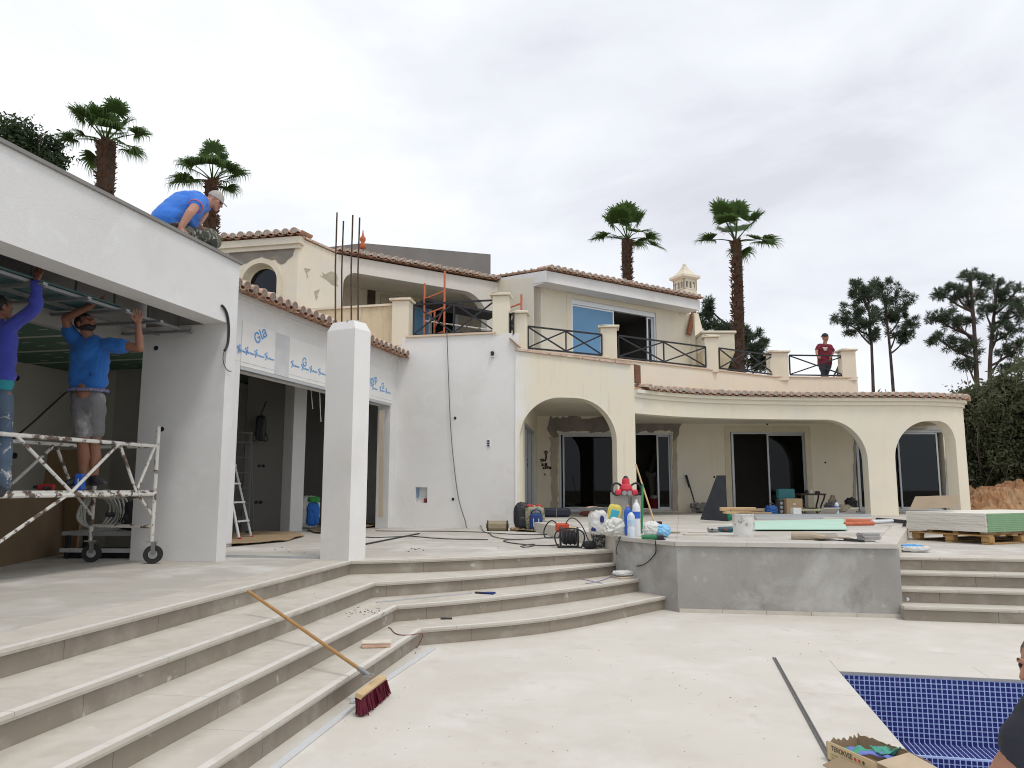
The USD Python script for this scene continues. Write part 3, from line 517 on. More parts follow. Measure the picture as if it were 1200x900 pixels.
iA = int(np.argmax(ppx)); 
def rounded_open(a, b, z, r1, r2):
    p = sbox(a, ZP - 0.3, b, z)
    for x, r, sg in ((a, r1, 1), (b, r2, -1)):
        if r: p = p.difference(sbox(min(x, x + sg * r), z - r, max(x, x + sg * r), z + 0.1).difference(Point(x + sg * r, z - r).buffer(r, 20)))
    return p
porpoly = sbox(0, ZP, ps[-1], zfa).difference(unary_union([rounded_open(-0.3, sp0, zbm, 0, 1.0), rounded_open(sp1, sp2, zbm - 0.02, 0.95, 0.55), rounded_open(sp2 + 0.55, ps[-1] + 0.4, zbm, 0.4, 0)]))
part(vl, 'portico_beam', curve_wall(por_s, porpoly, 0.3, ds=0.16), CREAM)
part(vl, 'portico_cornice', curve_wall(por_s, sbox(0, zfa - 0.02, ps[-1], zfa + 0.06), 0.5, ds=0.2, w0=-0.1), CREAM)
part(vl, 'portico_cornice', curve_wall(por_s, sbox(0, zfa - 0.12, ps[-1], zfa - 0.021), 0.34, ds=0.2, w0=-0.04), CREAM)
# parapet of the upper balcony
par = [xyg(px, y, 430) for px, y in ((603, 16.98), (706, 18.1), (827, 19.9), (907, 21.3), (1004, 21.5))]
ZSILL = 4.58
zpl = [3.9, ZSILL]
lpar = np.r_[0, np.cumsum([np.linalg.norm((q - p)[:2]) for p, q in zip(par[:-1], par[1:])])]
part(vl, 'balcony_parapet', curve_wall(par, sbox(0, 3.7, lpar[-1], ZSILL), 0.22), CREAM)
SILL = mat('pink_stone_sill', (0.60, 0.48, 0.36), 0.8, 0.08, 4)
part(vl, 'parapet_sill', curve_wall(par, sbox(0, ZSILL, lpar[-1], ZSILL + 0.03), 0.27, w0=-0.03), SILL)
part(vl, 'balcony_return', prism(Polygon([par[-1][:2], (par[-1] + V(0.3, 6, 0))[:2], (par[-1] + V(0.05, 6, 0))[:2], (par[-1] + V(-0.22, 0, 0))[:2]]), 3.7, ZSILL - 0.002), CREAM)
slabp = Polygon([p[:2] for p in par] + [(9.9, 27), (-1, 27), (-2.4, 20.5), (0.0, 17.0)]).buffer(-0.05)
part(vl, 'balcony_floor', prism(slabp, 4.1, 4.33), INNER)
# portico roof skirt: between eave and parapet
ev = np.array(por_s[: iA + 6]); m_ = len(ev); tt = np.linspace(0, lpar[-1], m_)
back = np.stack([np.interp(tt, lpar, [p[0] for p in par]), np.interp(tt, lpar, [p[1] for p in par])], 1)
back = np.array([[min(b[0], e[0] + 0.3), max(b[1], e[1] + 0.3)] if i < m_ - 8 else [b[0], max(b[1], e[1] + 0.05)] for i, (b, e) in enumerate(zip(back, ev))])
part(vl, 'portico_roof', thick(loft(np.c_[ev[:, :2], np.full(m_, zfa + 0.07)], np.c_[back, np.full(m_, 4.0)]), V(0, 0, 0.05)), TERRA)
part(vl, 'portico_ceiling', thick(loft(np.c_[ev[:, :2] + V(0, 0.2), np.full(m_, 3.30)], np.c_[np.c_[ev[:, 0], np.full(m_, 21.9)], np.full(m_, 3.30)]), V(0, 0, 0.06)), CREAM)
part(vl, 'portico_ceiling', prism(Polygon([(C + V(0.1, 0.3, 0))[:2], (B + V(0, 0.3, 0))[:2], (3.4, 21.9), (0.3, 21.9)]), 3.52, 3.6), CREAM)

# ---- barrel tiles along an eave
def half_tube(p, d, r, L, up, r2=None, n=7, th=0.014, conv=True):
    d, a, u = frame(d, up); r2 = r2 or r * 0.85; an = np.linspace(0, math.pi, n); sg = 1 if conv else -1
    def ring(q, rad): return [q + a * math.cos(t) * rad + u * math.sin(t) * rad * sg for t in an]
    P = ring(p, r) + ring(p + d * L, r2) + ring(p, r - th) + ring(p + d * L, r2 - th); f = []
    for i in range(n - 1):
        f += [[i, i + 1, n + i + 1], [i, n + i + 1, n + i], [2 * n + i + 1, 2 * n + i, 3 * n + i], [2 * n + i + 1, 3 * n + i, 3 * n + i + 1], [i + 1, i, 2 * n + i], [i + 1, 2 * n + i, 2 * n + i + 1]]
    m = trimesh.Trimesh(np.array(P), np.array(f), process=False)
    if not conv: m.faces = m.faces[:, ::-1]
    return m
def plug(p, d, r, up, n=7, deep=0.004):
    d, a, u = frame(d, up); an = np.linspace(0, math.pi, n); P = [p + d * deep + a * math.cos(t) * r + u * math.sin(t) * r for t in an]; P.append(p + d * deep - u * r * 0.45)
    return trimesh.Trimesh(np.array(P), np.array([[n, i, i + 1] for i in range(n - 1)] + [[n, i + 1, i] for i in range(n - 1)]), process=False)
def eave_tiles(parent, line, z, inward, pitch=0.22, r=0.085, L=0.42, slope=0.22, m_cover=None, m_end=None, proud=0.1, pans=True, seed=0, cap=True):
    line = np.array([p[:2] for p in line], float); s = np.r_[0, np.cumsum(np.linalg.norm(np.diff(line, axis=0), axis=1))]; rg = np.random.default_rng(seed)
    zz = np.broadcast_to(z, len(line)).astype(float)
    for x in np.arange(pitch / 2, s[-1], pitch):
        p = V(np.interp(x, s, line[:, 0]), np.interp(x, s, line[:, 1]), np.interp(x, s, zz)); i = min(len(s) - 2, int(np.searchsorted(s, x) - 1)); t = line[i + 1] - line[i]; t /= np.linalg.norm(t)
        n = V(-t[1], t[0], 0) * inward; d = n + UP * slope; d /= np.linalg.norm(d); jit = rg.normal(0, 0.006, 3)
        c = part(parent, 'roof_tile', half_tube(p - n * proud + UP * 0.03 + jit, d, r * rg.uniform(0.94, 1.05), L, UP), m_cover or TERRA_P, smooth=40)
        if cap: part(c, 'mortar_end', plug(p - n * proud + UP * 0.03 + jit, d, r * 0.97, UP), m_end or MORTAR)
        if pans:
            q = p + V(*(t * pitch / 2), 0); part(parent, 'pan_tile', half_tube(q - n * (proud - 0.0) + UP * (0.05) + jit, d, r * 0.98, L, UP, conv=False), TERRA, smooth=40)
eave_tiles(vl, por_s[1: iA + 7], zfa + 0.085, 1, 0.205, 0.082, 0.6, 0.12, TERRA_P, MORTAR_W, 0.17, True, 3)
# glazed wing roof
part(vl, 'wing_roof', thick(loft([gpt(sN, -0.06, zE + 0.01), gpt(0, -0.06, zE + 0.0)], [gpt(sN, 2.6, zE + 0.25), gpt(0, 2.6, zE + 0.25)]), V(0, 0, 0.03)), TERRA)
eave_tiles(vl, [gpt(sN, 0), gpt(0.0, 0)], zE - 0.13, 1, 0.225, 0.098, 0.6, 0.16, TERRA_P, MORTAR, 0.30, True, 5)
part(vl, 'eave_moulding', curve_wall([gpt(sN), gpt(0)], sbox(0, zE - 0.2, sN, zE - 0.13), 0.3, w0=-0.07), WHITE)
# ================================================================ UPPER STOREY
# left balcony: pillars, parapet, railing
def pillar(px0, px1, pytop, pybot, y, nm='balcony_pillar', depth=None, m=None, capm=None):
    a, b = at(px0, (pytop + pybot) / 2, y), at(px1, (pytop + pybot) / 2, y); w = b[0] - a[0]; zt_ = at(px0, pytop, y)[2]; zb_ = at(px0, pybot, y)[2]
    c = V((a[0] + b[0]) / 2, y + w / 2, 0); rz = -0.12
    p = part(vl, nm, cbx(c + UP * (zb_ + zt_ - 0.1) / 2, (w, w, zt_ - 0.1 - zb_), 0.012, rz), m or CREAM)
    part(p, 'pillar_cap', [cbx(c + UP * (zt_ - 0.075), (w + 0.12, w + 0.12, 0.05), 0.01, rz), trimesh.convex.convex_hull(np.array([(c + V(x, y_, z)).tolist() for x, y_, z in [(-w/2-.05, -w/2-.05, zt_-.05), (w/2+.05, -w/2-.05, zt_-.05), (w/2+.05, w/2+.05, zt_-.05), (-w/2-.05, w/2+.05, zt_-.05), (0, 0, zt_+.01), (-w/4, -w/4, zt_-.01), (w/4, -w/4, zt_-.01), (w/4, w/4, zt_-.01), (-w/4, w/4, zt_-.01)]]))], CAPM)
    return c, w
CAPM = mat('pale_cap_stone', (0.66, 0.60, 0.48), 0.85, 0.08, 3)
def fy(px): return ow(px, 400, A, C - A)[1]
P1 = pillar(460, 480, 347, 405, fy(470)); P2 = pillar(578, 597, 341, 393, fy(587))
def railing(a, b, z0, z1, n=2, name='balcony_railing', bow=0.0):
    r = part(vl, name, [beam(V(*a[:2], z1), V(*b[:2], z1), 0.045, 0.035), beam(V(*a[:2], z0), V(*b[:2], z0), 0.045, 0.035)], BLACK)
    a, b = V(*a[:2], 0), V(*b[:2], 0); zb2, zt2 = z0 + 0.015, z1 - 0.015
    for i in range(n + 1):
        p = a + (b - a) * i / n; part(r, 'upright', beam(p + UP * zb2, p + UP * zt2, 0.035, 0.035), BLACK)
    for i in range(n):
        p, q = a + (b - a) * i / n, a + (b - a) * (i + 1) / n
        part(r, 'cross_bar', beam(p + UP * zb2, q + UP * zt2, 0.025, 0.034), BLACK); part(r, 'cross_bar', beam(p + UP * zt2, q + UP * zb2, 0.024, 0.033), BLACK)
    return r
zA0, zA1 = ow(530, 389, A, C - A)[2], ow(530, 352.5, A, C - A)[2]
off = V(0.03, 0.15, 0)
railing(ow(482, 390, A, C - A) + off, ow(578, 390, A, C - A) + off, zA0, zA1)
part(vl, 'parapet_sill', curve_wall([ow(476, 392, A, C - A) , ow(581, 392, A, C - A)], sbox(0, zS, np.linalg.norm(ow(581, 392, A, C - A) - ow(476, 392, A, C - A)), zS + 0.045), 0.3, w0=-0.04), SILL)
# low stained parapet left of the first pillar
q0, q1 = at(375, 400, 17.9), at(462, 400, 17.45); lq = np.linalg.norm((q1 - q0)[:2]); ztp = at(420, 361, 17.7)[2]
part(vl, 'side_parapet', curve_wall([q0, q1], sbox(-0.3, 4.3, lq, ztp), 0.25), CREAM_D)
part(vl, 'parapet_sill', curve_wall([q0, q1], sbox(-0.32, ztp, lq, ztp + 0.05), 0.31, w0=-0.03), CAPM)
part(vl, 'left_balcony_floor', prism(Polygon([(A + V(0, .4, 0))[:2], (C + V(-.2, .4, 0))[:2], (0.6, 21.5), (-1, 25), (-5.5, 22), (-5.2, 18.3), q0[:2]]).buffer(-0.05), 4.6, 4.8), INNER)
# small step-down railing and pillars of the right balcony
P3 = pillar(600, 617.5, 362, 416, 16.85)
pr = [P2[0] + V(0.16, 0.05, 0), P3[0] + V(0.0, -0.02, 0)]
qa, qb = at(598.5, 400, 16.95), at(602.0, 400, 16.7)
railing(qa, qb, at(600, 393, 16.8)[2], at(600, 368, 16.8)[2], 1)
part(vl, 'sloped_sill', beam(at(598, 397, 16.7), at(609, 407, 16.62), 0.12, 0.03), mat('brown_sill', (0.30, 0.2, 0.12), 0.8))
def py_(px): # depth of the upper parapet at a photo column
    for p, q in zip(par[:-1], par[1:]):
        r = ray(px, 430); d = (q - p); n = V(d[1], -d[0], 0); t = (n[:2] @ (p[:2] - EYE[:2])) / (n @ r); h = EYE + r * t; u = (h - p)[:2] @ d[:2] / (d[:2] @ d[:2])
        if -0.02 <= u <= 1.02: return h[1]
    return 21.5
for x0, x1, pt_, pb_ in ((705, 724, 379, 421), (827, 842, 391, 436), (904, 925, 409, 446), (988, 1004, 407, 446)): pillar(x0, x1, pt_, pb_, py_((x0 + x1) / 2) - 0.02)
# the parapet's pillars seen above; railings between them
for x0, x1, n in ((619, 705.5, 2), (725, 827, 2), (843, 906, 2), (925, 988, 2)):
    a, b = at(x0, 420, py_(x0) + 0.1), at(x1, 420, py_(x1) + 0.1)
    if x0 == 619: z0, z1 = 4.665, 5.17
    elif x0 == 725: z0, z1 = 4.665, 5.20
    elif x0 == 843: z0, z1 = 4.67, 5.22
    else: z0, z1 = 4.665, 5.23
    railing(a, b, z0, z1, n if x0 != 925 else 1)
railing(at(988, 420, 21.75), at(976, 420, 25.5), 4.67, 5.23, 2)
part(vl, 'brick_gap', [curve_wall([B + V(0.05, 0.12, 0), B + V(0.35, 0.5, 0)], sbox(0, 3.9, 0.25, 4.32), 0.1)], mat('bare_brick', (0.16, 0.075, 0.045), 0.95, 0.3, 14, 0.5, 40))

# ---- right upper room
T0 = at(640, 317, 19.3); T0 = V(T0[0], T0[1], 0); EH = 7.0
zEv = at(640, 317, 19.3)[2]
T1 = ow(820, 350, T0, E3); T1 = V(T1[0], T1[1], 0); LT = np.linalg.norm(T1 - T0)
Wc = T0 + N3 * 0.55 + E3 * 0.0
sL, sR = 0.0, (ow(808, 370, Wc, E3) - Wc) @ E3
d0, d1_ = (ow(670, 390, Wc, E3) - Wc) @ E3, (ow(769, 390, Wc, E3) - Wc) @ E3; zdt = 0.5 * (ow(670, 351, Wc, E3)[2] + ow(769, 366, Wc, E3)[2])
part(vl, 'upper_room_wall', curve_wall([Wc, Wc + E3 * sR], sbox(0, 4.33, sR, zEv - 0.03).difference(sbox(d0, 4.2, d1_, zdt)), 0.3), CREAM)
lside = 2.6
sidep = Polygon([(0, 4.33), (lside, 4.33), (lside, zEv - 0.05), (0, zEv + 0.42)])
part(vl, 'upper_side_wall', curve_wall([Wc + N3 * lside - E3 * 0.02, Wc - E3 * 0.02], sidep, 0.25), CREAM)
FASC = mat('white_fascia', (0.70, 0.695, 0.685), 0.9, 0.03, 1.5)
part(vl, 'eave_fascia', curve_wall([T0, T1], sbox(0, zEv - 0.30, LT, zEv), 0.62), FASC)
part(vl, 'gable_fascia', curve_wall([T0 + N3 * (lside + .55), T0], Polygon([(0, zEv + 0.12), (lside + .55, zEv - 0.30), (lside + .55, zEv), (0, zEv + 0.44)]), 0.3, w0=-0.012), FASC)
part(vl, 'upper_roof', thick(loft([T0 + UP * (zEv + 0.03), T1 + UP * (zEv + 0.03)], [T0 + N3 * 3.4 + UP * (zEv + 0.53), T1 + N3 * 3.4 + UP * (zEv + 0.53)]), V(0, 0, 0.05)), TERRA)
eave_tiles(vl, [T0, T1], zEv + 0.045, 1, 0.21, 0.08, 0.6, 0.14, TERRA_P, MORTAR_W, 0.12, True, 7)
eave_tiles(vl, [T0 + N3 * 3.2, T0], [zEv + 0.5, zEv + 0.05], 1, 0.3, 0.05, 0.3, 0.0, TERRA_P, MORTAR_W, 0.02, False, 8)
# its sliding door
def room_box(p, d, w, z0, z1, depth, m, name='room'):
    n = V(-d[1], d[0], 0); a, b = p, p + d * w
    part(vl, name + '_back', curve_wall([a + n * depth, b + n * depth], sbox(-0.5, z0 - 0.02, w + 0.5, z1 + 0.1), 0.1), m)
    for q, sg in ((a - d * 0.5, 1), (b + d * 0.4, 1)): part(vl, name + '_side', prism(Polygon([(q + n * 0.32)[:2], (q + d * 0.1 + n * 0.32)[:2], (q + d * 0.1 + n * depth)[:2], (q + n * depth)[:2]]), z0 - 0.02, z1 + 0.1), m)
    part(vl, name + '_ceiling', prism(Polygon([(a - d * 0.5 + n * 0.3)[:2], (b + d * 0.5 + n * 0.3)[:2], (b + d * 0.5 + n * depth)[:2], (a - d * 0.5 + n * depth)[:2]]), z1 + 0.1, z1 + 0.2), m)
def sliding(p, d, w, z0, z1, panes, fr=ALU, fw=0.06, setb=0.1, box_top=0.0, depth=3.0, rm=None, room=True):
    """a glazed sliding door in the wall p..p+d*w; panes: (from, to, glass, how far behind the frame)"""
    n = V(-d[1], d[0], 0); o = p + n * setb
    D = part(vl, 'sliding_door', [beam(o + d * fw / 2 + UP * z0, o + d * fw / 2 + UP * z1, fw, 0.12, up=n), beam(o + d * (w - fw / 2) + UP * z0, o + d * (w - fw / 2) + UP * z1, fw, 0.12, up=n),
        beam(o + d * fw + UP * (z1 - fw / 2), o + d * (w - fw) + UP * (z1 - fw / 2), 0.118, fw), beam(o + d * fw + UP * (z0 + 0.02), o + d * (w - fw) + UP * (z0 + 0.02), 0.118, 0.04)], fr)
    for a, b, g, bk in panes:
        a, b = fw + a * (w - 2 * fw), fw + b * (w - 2 * fw); q = o + n * (0.0 + bk); zl, zh_ = z0 + 0.045, z1 - fw - 0.004; f2 = 0.045
        sash = part(D, 'sash', [beam(q + d * (a + f2 / 2) + UP * zl, q + d * (a + f2 / 2) + UP * zh_, f2, 0.035, up=n), beam(q + d * (b - f2 / 2) + UP * zl, q + d * (b - f2 / 2) + UP * zh_, f2, 0.035, up=n),
            beam(q + d * (a + f2) + UP * (zh_ - f2 / 2), q + d * (b - f2) + UP * (zh_ - f2 / 2), 0.033, f2), beam(q + d * (a + f2) + UP * (zl + f2 / 2), q + d * (b - f2) + UP * (zl + f2 / 2), 0.033, f2)], fr)
        part(D, 'pane', beam(q + d * (a + f2) + UP * ((zl + zh_) / 2), q + d * (b - f2) + UP * ((zl + zh_) / 2), 0.008, zh_ - zl - 2 * f2), g)
    if box_top: part(D, 'shutter_box', curve_wall([p + n * 0.02, p + n * 0.02 + d * w], sbox(0, z1, w, z1 + box_top), 0.2), fr)
    if room: room_box(p, d, w, z0, z1, depth, rm or INNER_D)
    return D
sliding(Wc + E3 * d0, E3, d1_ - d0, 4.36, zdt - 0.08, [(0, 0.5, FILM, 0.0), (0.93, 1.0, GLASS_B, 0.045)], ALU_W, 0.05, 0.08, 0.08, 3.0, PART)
part(vl, 'door_surround', curve_wall([Wc, Wc + E3 * sR], sbox(d0 - 0.16, 4.33, d1_ + 0.16, zdt + 0.14).difference(sbox(d0, 4.2, d1_, zdt)), 0.02, w0=-0.012), CREAM)
for px, py in ((637, 343), (797, 369)): q = ow(px, py, Wc, E3); part(vl, 'wall_lamp_base', trimesh.creation.icosphere(1, 0.04).apply_translation(q), MORTAR_W)
# right end: brown board, sloped buttress, small cream block, chimney
q = Wc + E3 * sR
part(vl, 'leaning_plank', beam(ow(807, 392, Wc - N3 * 0.1, E3), ow(814, 360, Wc - N3 * 0.1, E3), 0.05, 0.16), mat('reddish_plank', (0.22, 0.085, 0.045), 0.8))
pb = [q + N3 * -0.25 + E3 * 0.0, q + E3 * 0.9 - N3 * 0.25]
part(vl, 'sloped_buttress', curve_wall([q - N3 * 0.2, q - N3 * 0.2 + E3 * 1.2], Polygon([(0.0, 4.33), (0.75, 4.33), (0.32, 6.35), (0.18, zEv - 0.3), (0.0, zEv - 0.3)]), 0.4), CREAM)
bq = at(838, 400, 22.6)
part(vl, 'end_block', [cbx(bq + UP * -0.1, (0.95, 0.8, 0.55), 0.03), cbx(bq + V(0.0, 0, 0.20), (1.05, 0.9, 0.07), 0.02)], CAPM)
part(vl, 'end_block_base', trimesh.convex.convex_hull(np.array([(bq + V(x, y, z)).tolist() for x, y, z in [(-.47, -.4, -.38), (.47, -.4, -.38), (.47, .4, -.38), (-.47, .4, -.38), (-.45, -.2, -1.5), (.0, -.2, -1.5), (.0, .3, -1.5), (-.45, .3, -1.5)]])), CREAM_D)
ch = at(803, 345, 22.6); cz = ch[2] - 0.2; cw_ = 0.5
chim = part(vl, 'chimney', cbx(V(ch[0], ch[1], cz + 0.12), (cw_, cw_, 0.36), 0.015, 0.5), CAPM)
for i in range(4):
    an = 0.5 + i * math.pi / 2; n_ = V(math.cos(an), math.sin(an), 0); t_ = V(-n_[1], n_[0], 0); f_ = V(ch[0], ch[1], 0) + n_ * (cw_ / 2)
    poly = sbox(0, cz + 0.3, cw_, cz + 0.62)
    for j in range(3): x_ = cw_ * (0.24 + 0.26 * j); poly = poly.difference(unary_union([sbox(x_ - 0.042, cz + 0.34, x_ + 0.042, cz + 0.5), Point(x_, cz + 0.5).buffer(0.042)]))
    part(chim, 'slotted_side', curve_wall([f_ - t_ * cw_ / 2, f_ + t_ * cw_ / 2], poly, 0.06), CAPM)
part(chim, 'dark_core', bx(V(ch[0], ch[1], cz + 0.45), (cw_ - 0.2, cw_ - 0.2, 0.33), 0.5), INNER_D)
def pyr(c, w0, w1, h, rz):
    R = trimesh.transformations.rotation_matrix(rz, (0, 0, 1))[:3, :3]
    return trimesh.convex.convex_hull(np.array([c + R @ V(sx * w / 2, sy * w / 2, z) for w, z in ((w0, 0), (w1, h)) for sx in (-1, 1) for sy in (-1, 1)]))
cc_ = V(ch[0], ch[1], 0)
part(chim, 'chimney_cap', [pyr(cc_ + UP * (cz + 0.62), cw_ + 0.02, cw_ + 0.16, 0.05, 0.5), pyr(cc_ + UP * (cz + 0.67), cw_ + 0.16, cw_ + 0.15, 0.07, 0.5), pyr(cc_ + UP * (cz + 0.75), cw_ + 0.05, 0.24, 0.18, 0.5), pyr(cc_ + UP * (cz + 0.92), 0.24, 0.11, 0.14, 0.5)], CAPM)
part(chim, 'finial', [trimesh.creation.icosphere(2, 0.06).apply_translation(cc_ + UP * (cz + 1.1)), tube([cc_ + UP * (cz + 1.04), cc_ + UP * (cz + 1.08)], 0.05, 10)], CAPM, smooth=True)

# ---- left upper volumes: loggia and gabled room with arched window
L0 = at(395, 297, 18.5); zLo = L0[2]; L0 = V(L0[0], L0[1], 0)
def l3(px, py): q = ow(px, py, L0, E3); return (q - L0) @ E3, q[2]
lk, zk = l3(350, 277); ll = l3(586, 330)[0]
K = L0 + E3 * lk
x0_, x1_ = l3(402, 340)[0], l3(562, 350)[0]; zt0 = zLo - 0.42
op = rounded_open(x0_, x1_ + 0.25, zt0, 0.35, 0.75); op = op.union(sbox(x0_, 3.0, x1_ + 0.25, ZP + 0.1))
part(vl, 'loggia_front', curve_wall([L0, L0 + E3 * (ll + 0.1)], sbox(0, 4.7, ll + 0.1, zLo - 0.02).difference(op), 0.3), mat('loggia_white', (0.66, 0.63, 0.57), 0.9, 0.04, 1.0))
part(vl, 'gable_wall', curve_wall([K, L0], Polygon([(0, 4.0), (-lk, 4.0), (-lk, zLo - 0.02), (0, zk - 0.02)]), 0.3), CREAM)
part(vl, 'loggia_back_wall', curve_wall([L0 + N3 * 2.1, L0 + N3 * 2.1 + E3 * (ll + 1.0)], sbox(0.0, 4.8, ll + 1.0, zLo), 0.2), CREAM)
part(vl, 'loggia_side_wall', prism(Polygon([(L0 + N3 * 0.3)[:2], (L0 + N3 * 2.1)[:2], (L0 + N3 * 2.1 - E3 * 0.2)[:2], (L0 + N3 * 0.3 - E3 * 0.2)[:2]]), 4.8, zLo), CREAM)
part(vl, 'loggia_ceiling', prism(Polygon([(L0 + N3 * 0.3 - E3 * 0.1)[:2], (L0 + N3 * 0.3 + E3 * (ll + 1))[:2], (L0 + N3 * 2.2 + E3 * (ll + 1))[:2], (L0 + N3 * 2.2 - E3 * 0.1)[:2]]), zLo - 0.22, zLo - 0.1), CREAM)
part(vl, 'loggia_roof', thick(loft([L0 + UP * (zLo + 0.03), L0 + E3 * (ll + 0.3) + UP * (zLo + 0.03)], [L0 + N3 * 3 + UP * (zLo + 0.45), L0 + N3 * 3 + E3 * (ll + .3) + UP * (zLo + 0.45)]), V(0, 0, 0.05)), TERRA)
eave_tiles(vl, [L0, L0 + E3 * (ll + 0.1)], zLo + 0.05, 1, 0.21, 0.085, 0.6, 0.14, TERRA_P, MORTAR_W, 0.13, True, 11)
for i in range(6):
    a, b = -lk * i / 6, -lk * (i + 1) / 6 - 0.015; za, zb = zk + (zLo - zk) * a / -lk, zk + (zLo - zk) * b / -lk
    part(vl, 'rake_tile', curve_wall([K, L0], Polygon([(a, za), (b, zb), (b, zb + 0.05), (a, za + 0.05)]), 0.4, w0=-0.05), TERRA_P)
LB = L0 + N3 * 2.08
def lbk(px, py): q = ow(px, py, LB, E3); return (q - LB) @ E3, q[2]
part(vl, 'unplastered_opening', curve_wall([LB, LB + E3 * 4], sbox(lbk(431, 340)[0], 4.8, lbk(440, 340)[0], lbk(435, 324)[1]), 0.03, w0=-0.015), mat('dark_brown_masonry', (0.09, 0.065, 0.05), 0.95, 0.3, 6, 0.4, 40))
sdp = LB + E3 * lbk(478, 380)[0]; 
sliding(sdp - N3 * 0.05, E3, lbk(535, 380)[0] - lbk(478, 380)[0], 4.82, lbk(505, 359)[1], [(0, 0.4, FILM, 0.0), (0.42, 1.0, GLASS_B, 0.04)], ALU_W, 0.05, -0.06, 0, 2, PART, room=False)
part(vl, 'door_surround', curve_wall([LB, LB + E3 * 4], sbox(lbk(446, 340)[0], 4.8, lbk(476, 340)[0], lbk(450, 345)[1]), 0.02, w0=-0.012), mat('pale_masonry', (0.5, 0.45, 0.36), 0.9))
# gabled room's left face with arched window
KL = K - E1 * 3.2
part_z = zk
lw = 3.2
def kf(px, py): q = ow(px, py, K, E1); return (q - KL) @ E1, q[2]
ac, _ = kf(308, 340); aw0, aw1 = kf(284, 340)[0], kf(325, 340)[0]; azt = kf(305, 309)[1]; ar = (aw1 - aw0) / 2
ahole = unary_union([Point((aw0 + aw1) / 2, azt - ar).buffer(ar, 24), sbox(aw0, azt - ar - 0.55, aw1, azt - ar)])
part(vl, 'gable_front_wall', curve_wall([KL, K], sbox(0, 4.0, lw, zk - 0.02).difference(ahole), 0.32), CREAM)
part(vl, 'window_surround', curve_wall([KL, K], ahole.buffer(0.12).difference(ahole).intersection(sbox(0, azt - ar - 0.55, lw, 9)), 0.05, w0=-0.05), CAPM)
wn = part(vl, 'arched_window', curve_wall([KL, K], ahole.difference(ahole.buffer(-0.07)), 0.05, w0=0.2), CAPM)
part(wn, 'pane', curve_wall([KL, K], ahole.buffer(-0.07), 0.01, w0=0.22), GLASS_B)
part(wn, 'blue_film', curve_wall([KL, K], ahole.buffer(-0.09).intersection(sbox((aw0 + aw1) / 2 + 0.08, 0, 9, azt - 0.25)), 0.01, w0=0.25), FILM)
part(vl, 'window_room', [curve_wall([KL + V(0, 1.5, 0), K + V(-.3, 1.5, 0)], sbox(0, 5, lw, zk), 0.1)], INNER_D)
part(vl, 'gable_moulding', curve_wall([KL, K + E1 * 0.12], sbox(0, zk - 0.2, lw + 0.1, zk - 0.03), 0.34, w0=-0.12), CREAM)
part(vl, 'gable_moulding', curve_wall([KL, K + E1 * 0.06], sbox(0, zk - 0.3, lw + 0.05, zk - 0.201), 0.3, w0=-0.06), CREAM)
eave_tiles(vl, [KL, K], zk + 0.03, 1, 0.235, 0.1, 0.6, 0.1, TERRA_P, MORTAR_W, 0.2, True, 13)
part(vl, 'gable_roof', thick(loft([KL + UP * (zk + 0.02), K + UP * (zk + 0.02)], [KL + D1 * 3 + UP * (zk + 0.3), K + D1 * 3 + UP * (zk + 0.1)]), V(0, 0, 0.04)), TERRA)
rg = np.random.default_rng(5)
def patch(name, line, pts, m, w0=-0.004, jag=0.05, seed=0, t=0.006):
    """a trowelled patch with an uneven outline on a wall"""
    p = Polygon(pts).segmentize(0.12); r_ = np.random.default_rng(seed); c = np.array(p.exterior.coords)[:-1] + r_.normal(0, jag, (len(p.exterior.coords) - 1, 2)); p = Polygon(c).buffer(0.02).buffer(-0.02)
    return part(vl, name, curve_wall(line, p, t, w0=w0), m)
def kpts(L): return [kf(x, y) for x, y in L]
patch('cement_patch', [KL, K], kpts([(268, 297), (280, 291), (346, 288), (343, 300), (330, 310), (322, 305), (306, 301), (290, 308), (284, 311), (270, 303)]), CEMENT, -0.012, 0.03, 1)
def gw(px, py): q = ow(px, py, K, E3); return (q - K) @ E3, q[2]
for L_, sd in (([(377, 318), (394, 320), (396, 336), (384, 330), (376, 324)], 2), ([(369, 336), (374, 338), (374, 352), (370, 352)], 3), ([(358, 314), (362, 316), (362, 328), (359, 326)], 4)):
    patch('cement_patch', [K, L0], [gw(*p) for p in L_], mat('faded_patch', (0.40, 0.36, 0.28), 0.95, 0.15, 6), -0.005, 0.03, sd)
# unrendered parapet block behind the roofs, roof finial
G0, G1 = at(415, 300, 22.3), at(575, 300, 24.2); lg = np.linalg.norm((G1 - G0)[:2]); zg0, zg1 = at(424, 283.5, 22.3)[2], at(575, 298, 24.2)[2]
part(vl, 'roof_parapet', curve_wall([G0, G1], Polygon([(-0.9, 6.9), (lg, 6.9), (lg, zg1), (0.25, zg0), (-0.9, zg0 - 0.3)]), 1.2), ROOFGREY)
fz = at(425, 287, 21.5)
part(vl, 'roof_finial', lathe(fz, [(0, -0.1), (0.1, -0.1), (0.1, 0.02), (0.05, 0.06), (0.085, 0.14), (0.085, 0.2), (0.03, 0.28), (0.012, 0.44), (0, 0.45)], 14), mat('orange_clay', (0.42, 0.12, 0.05), 0.7), smooth=True)
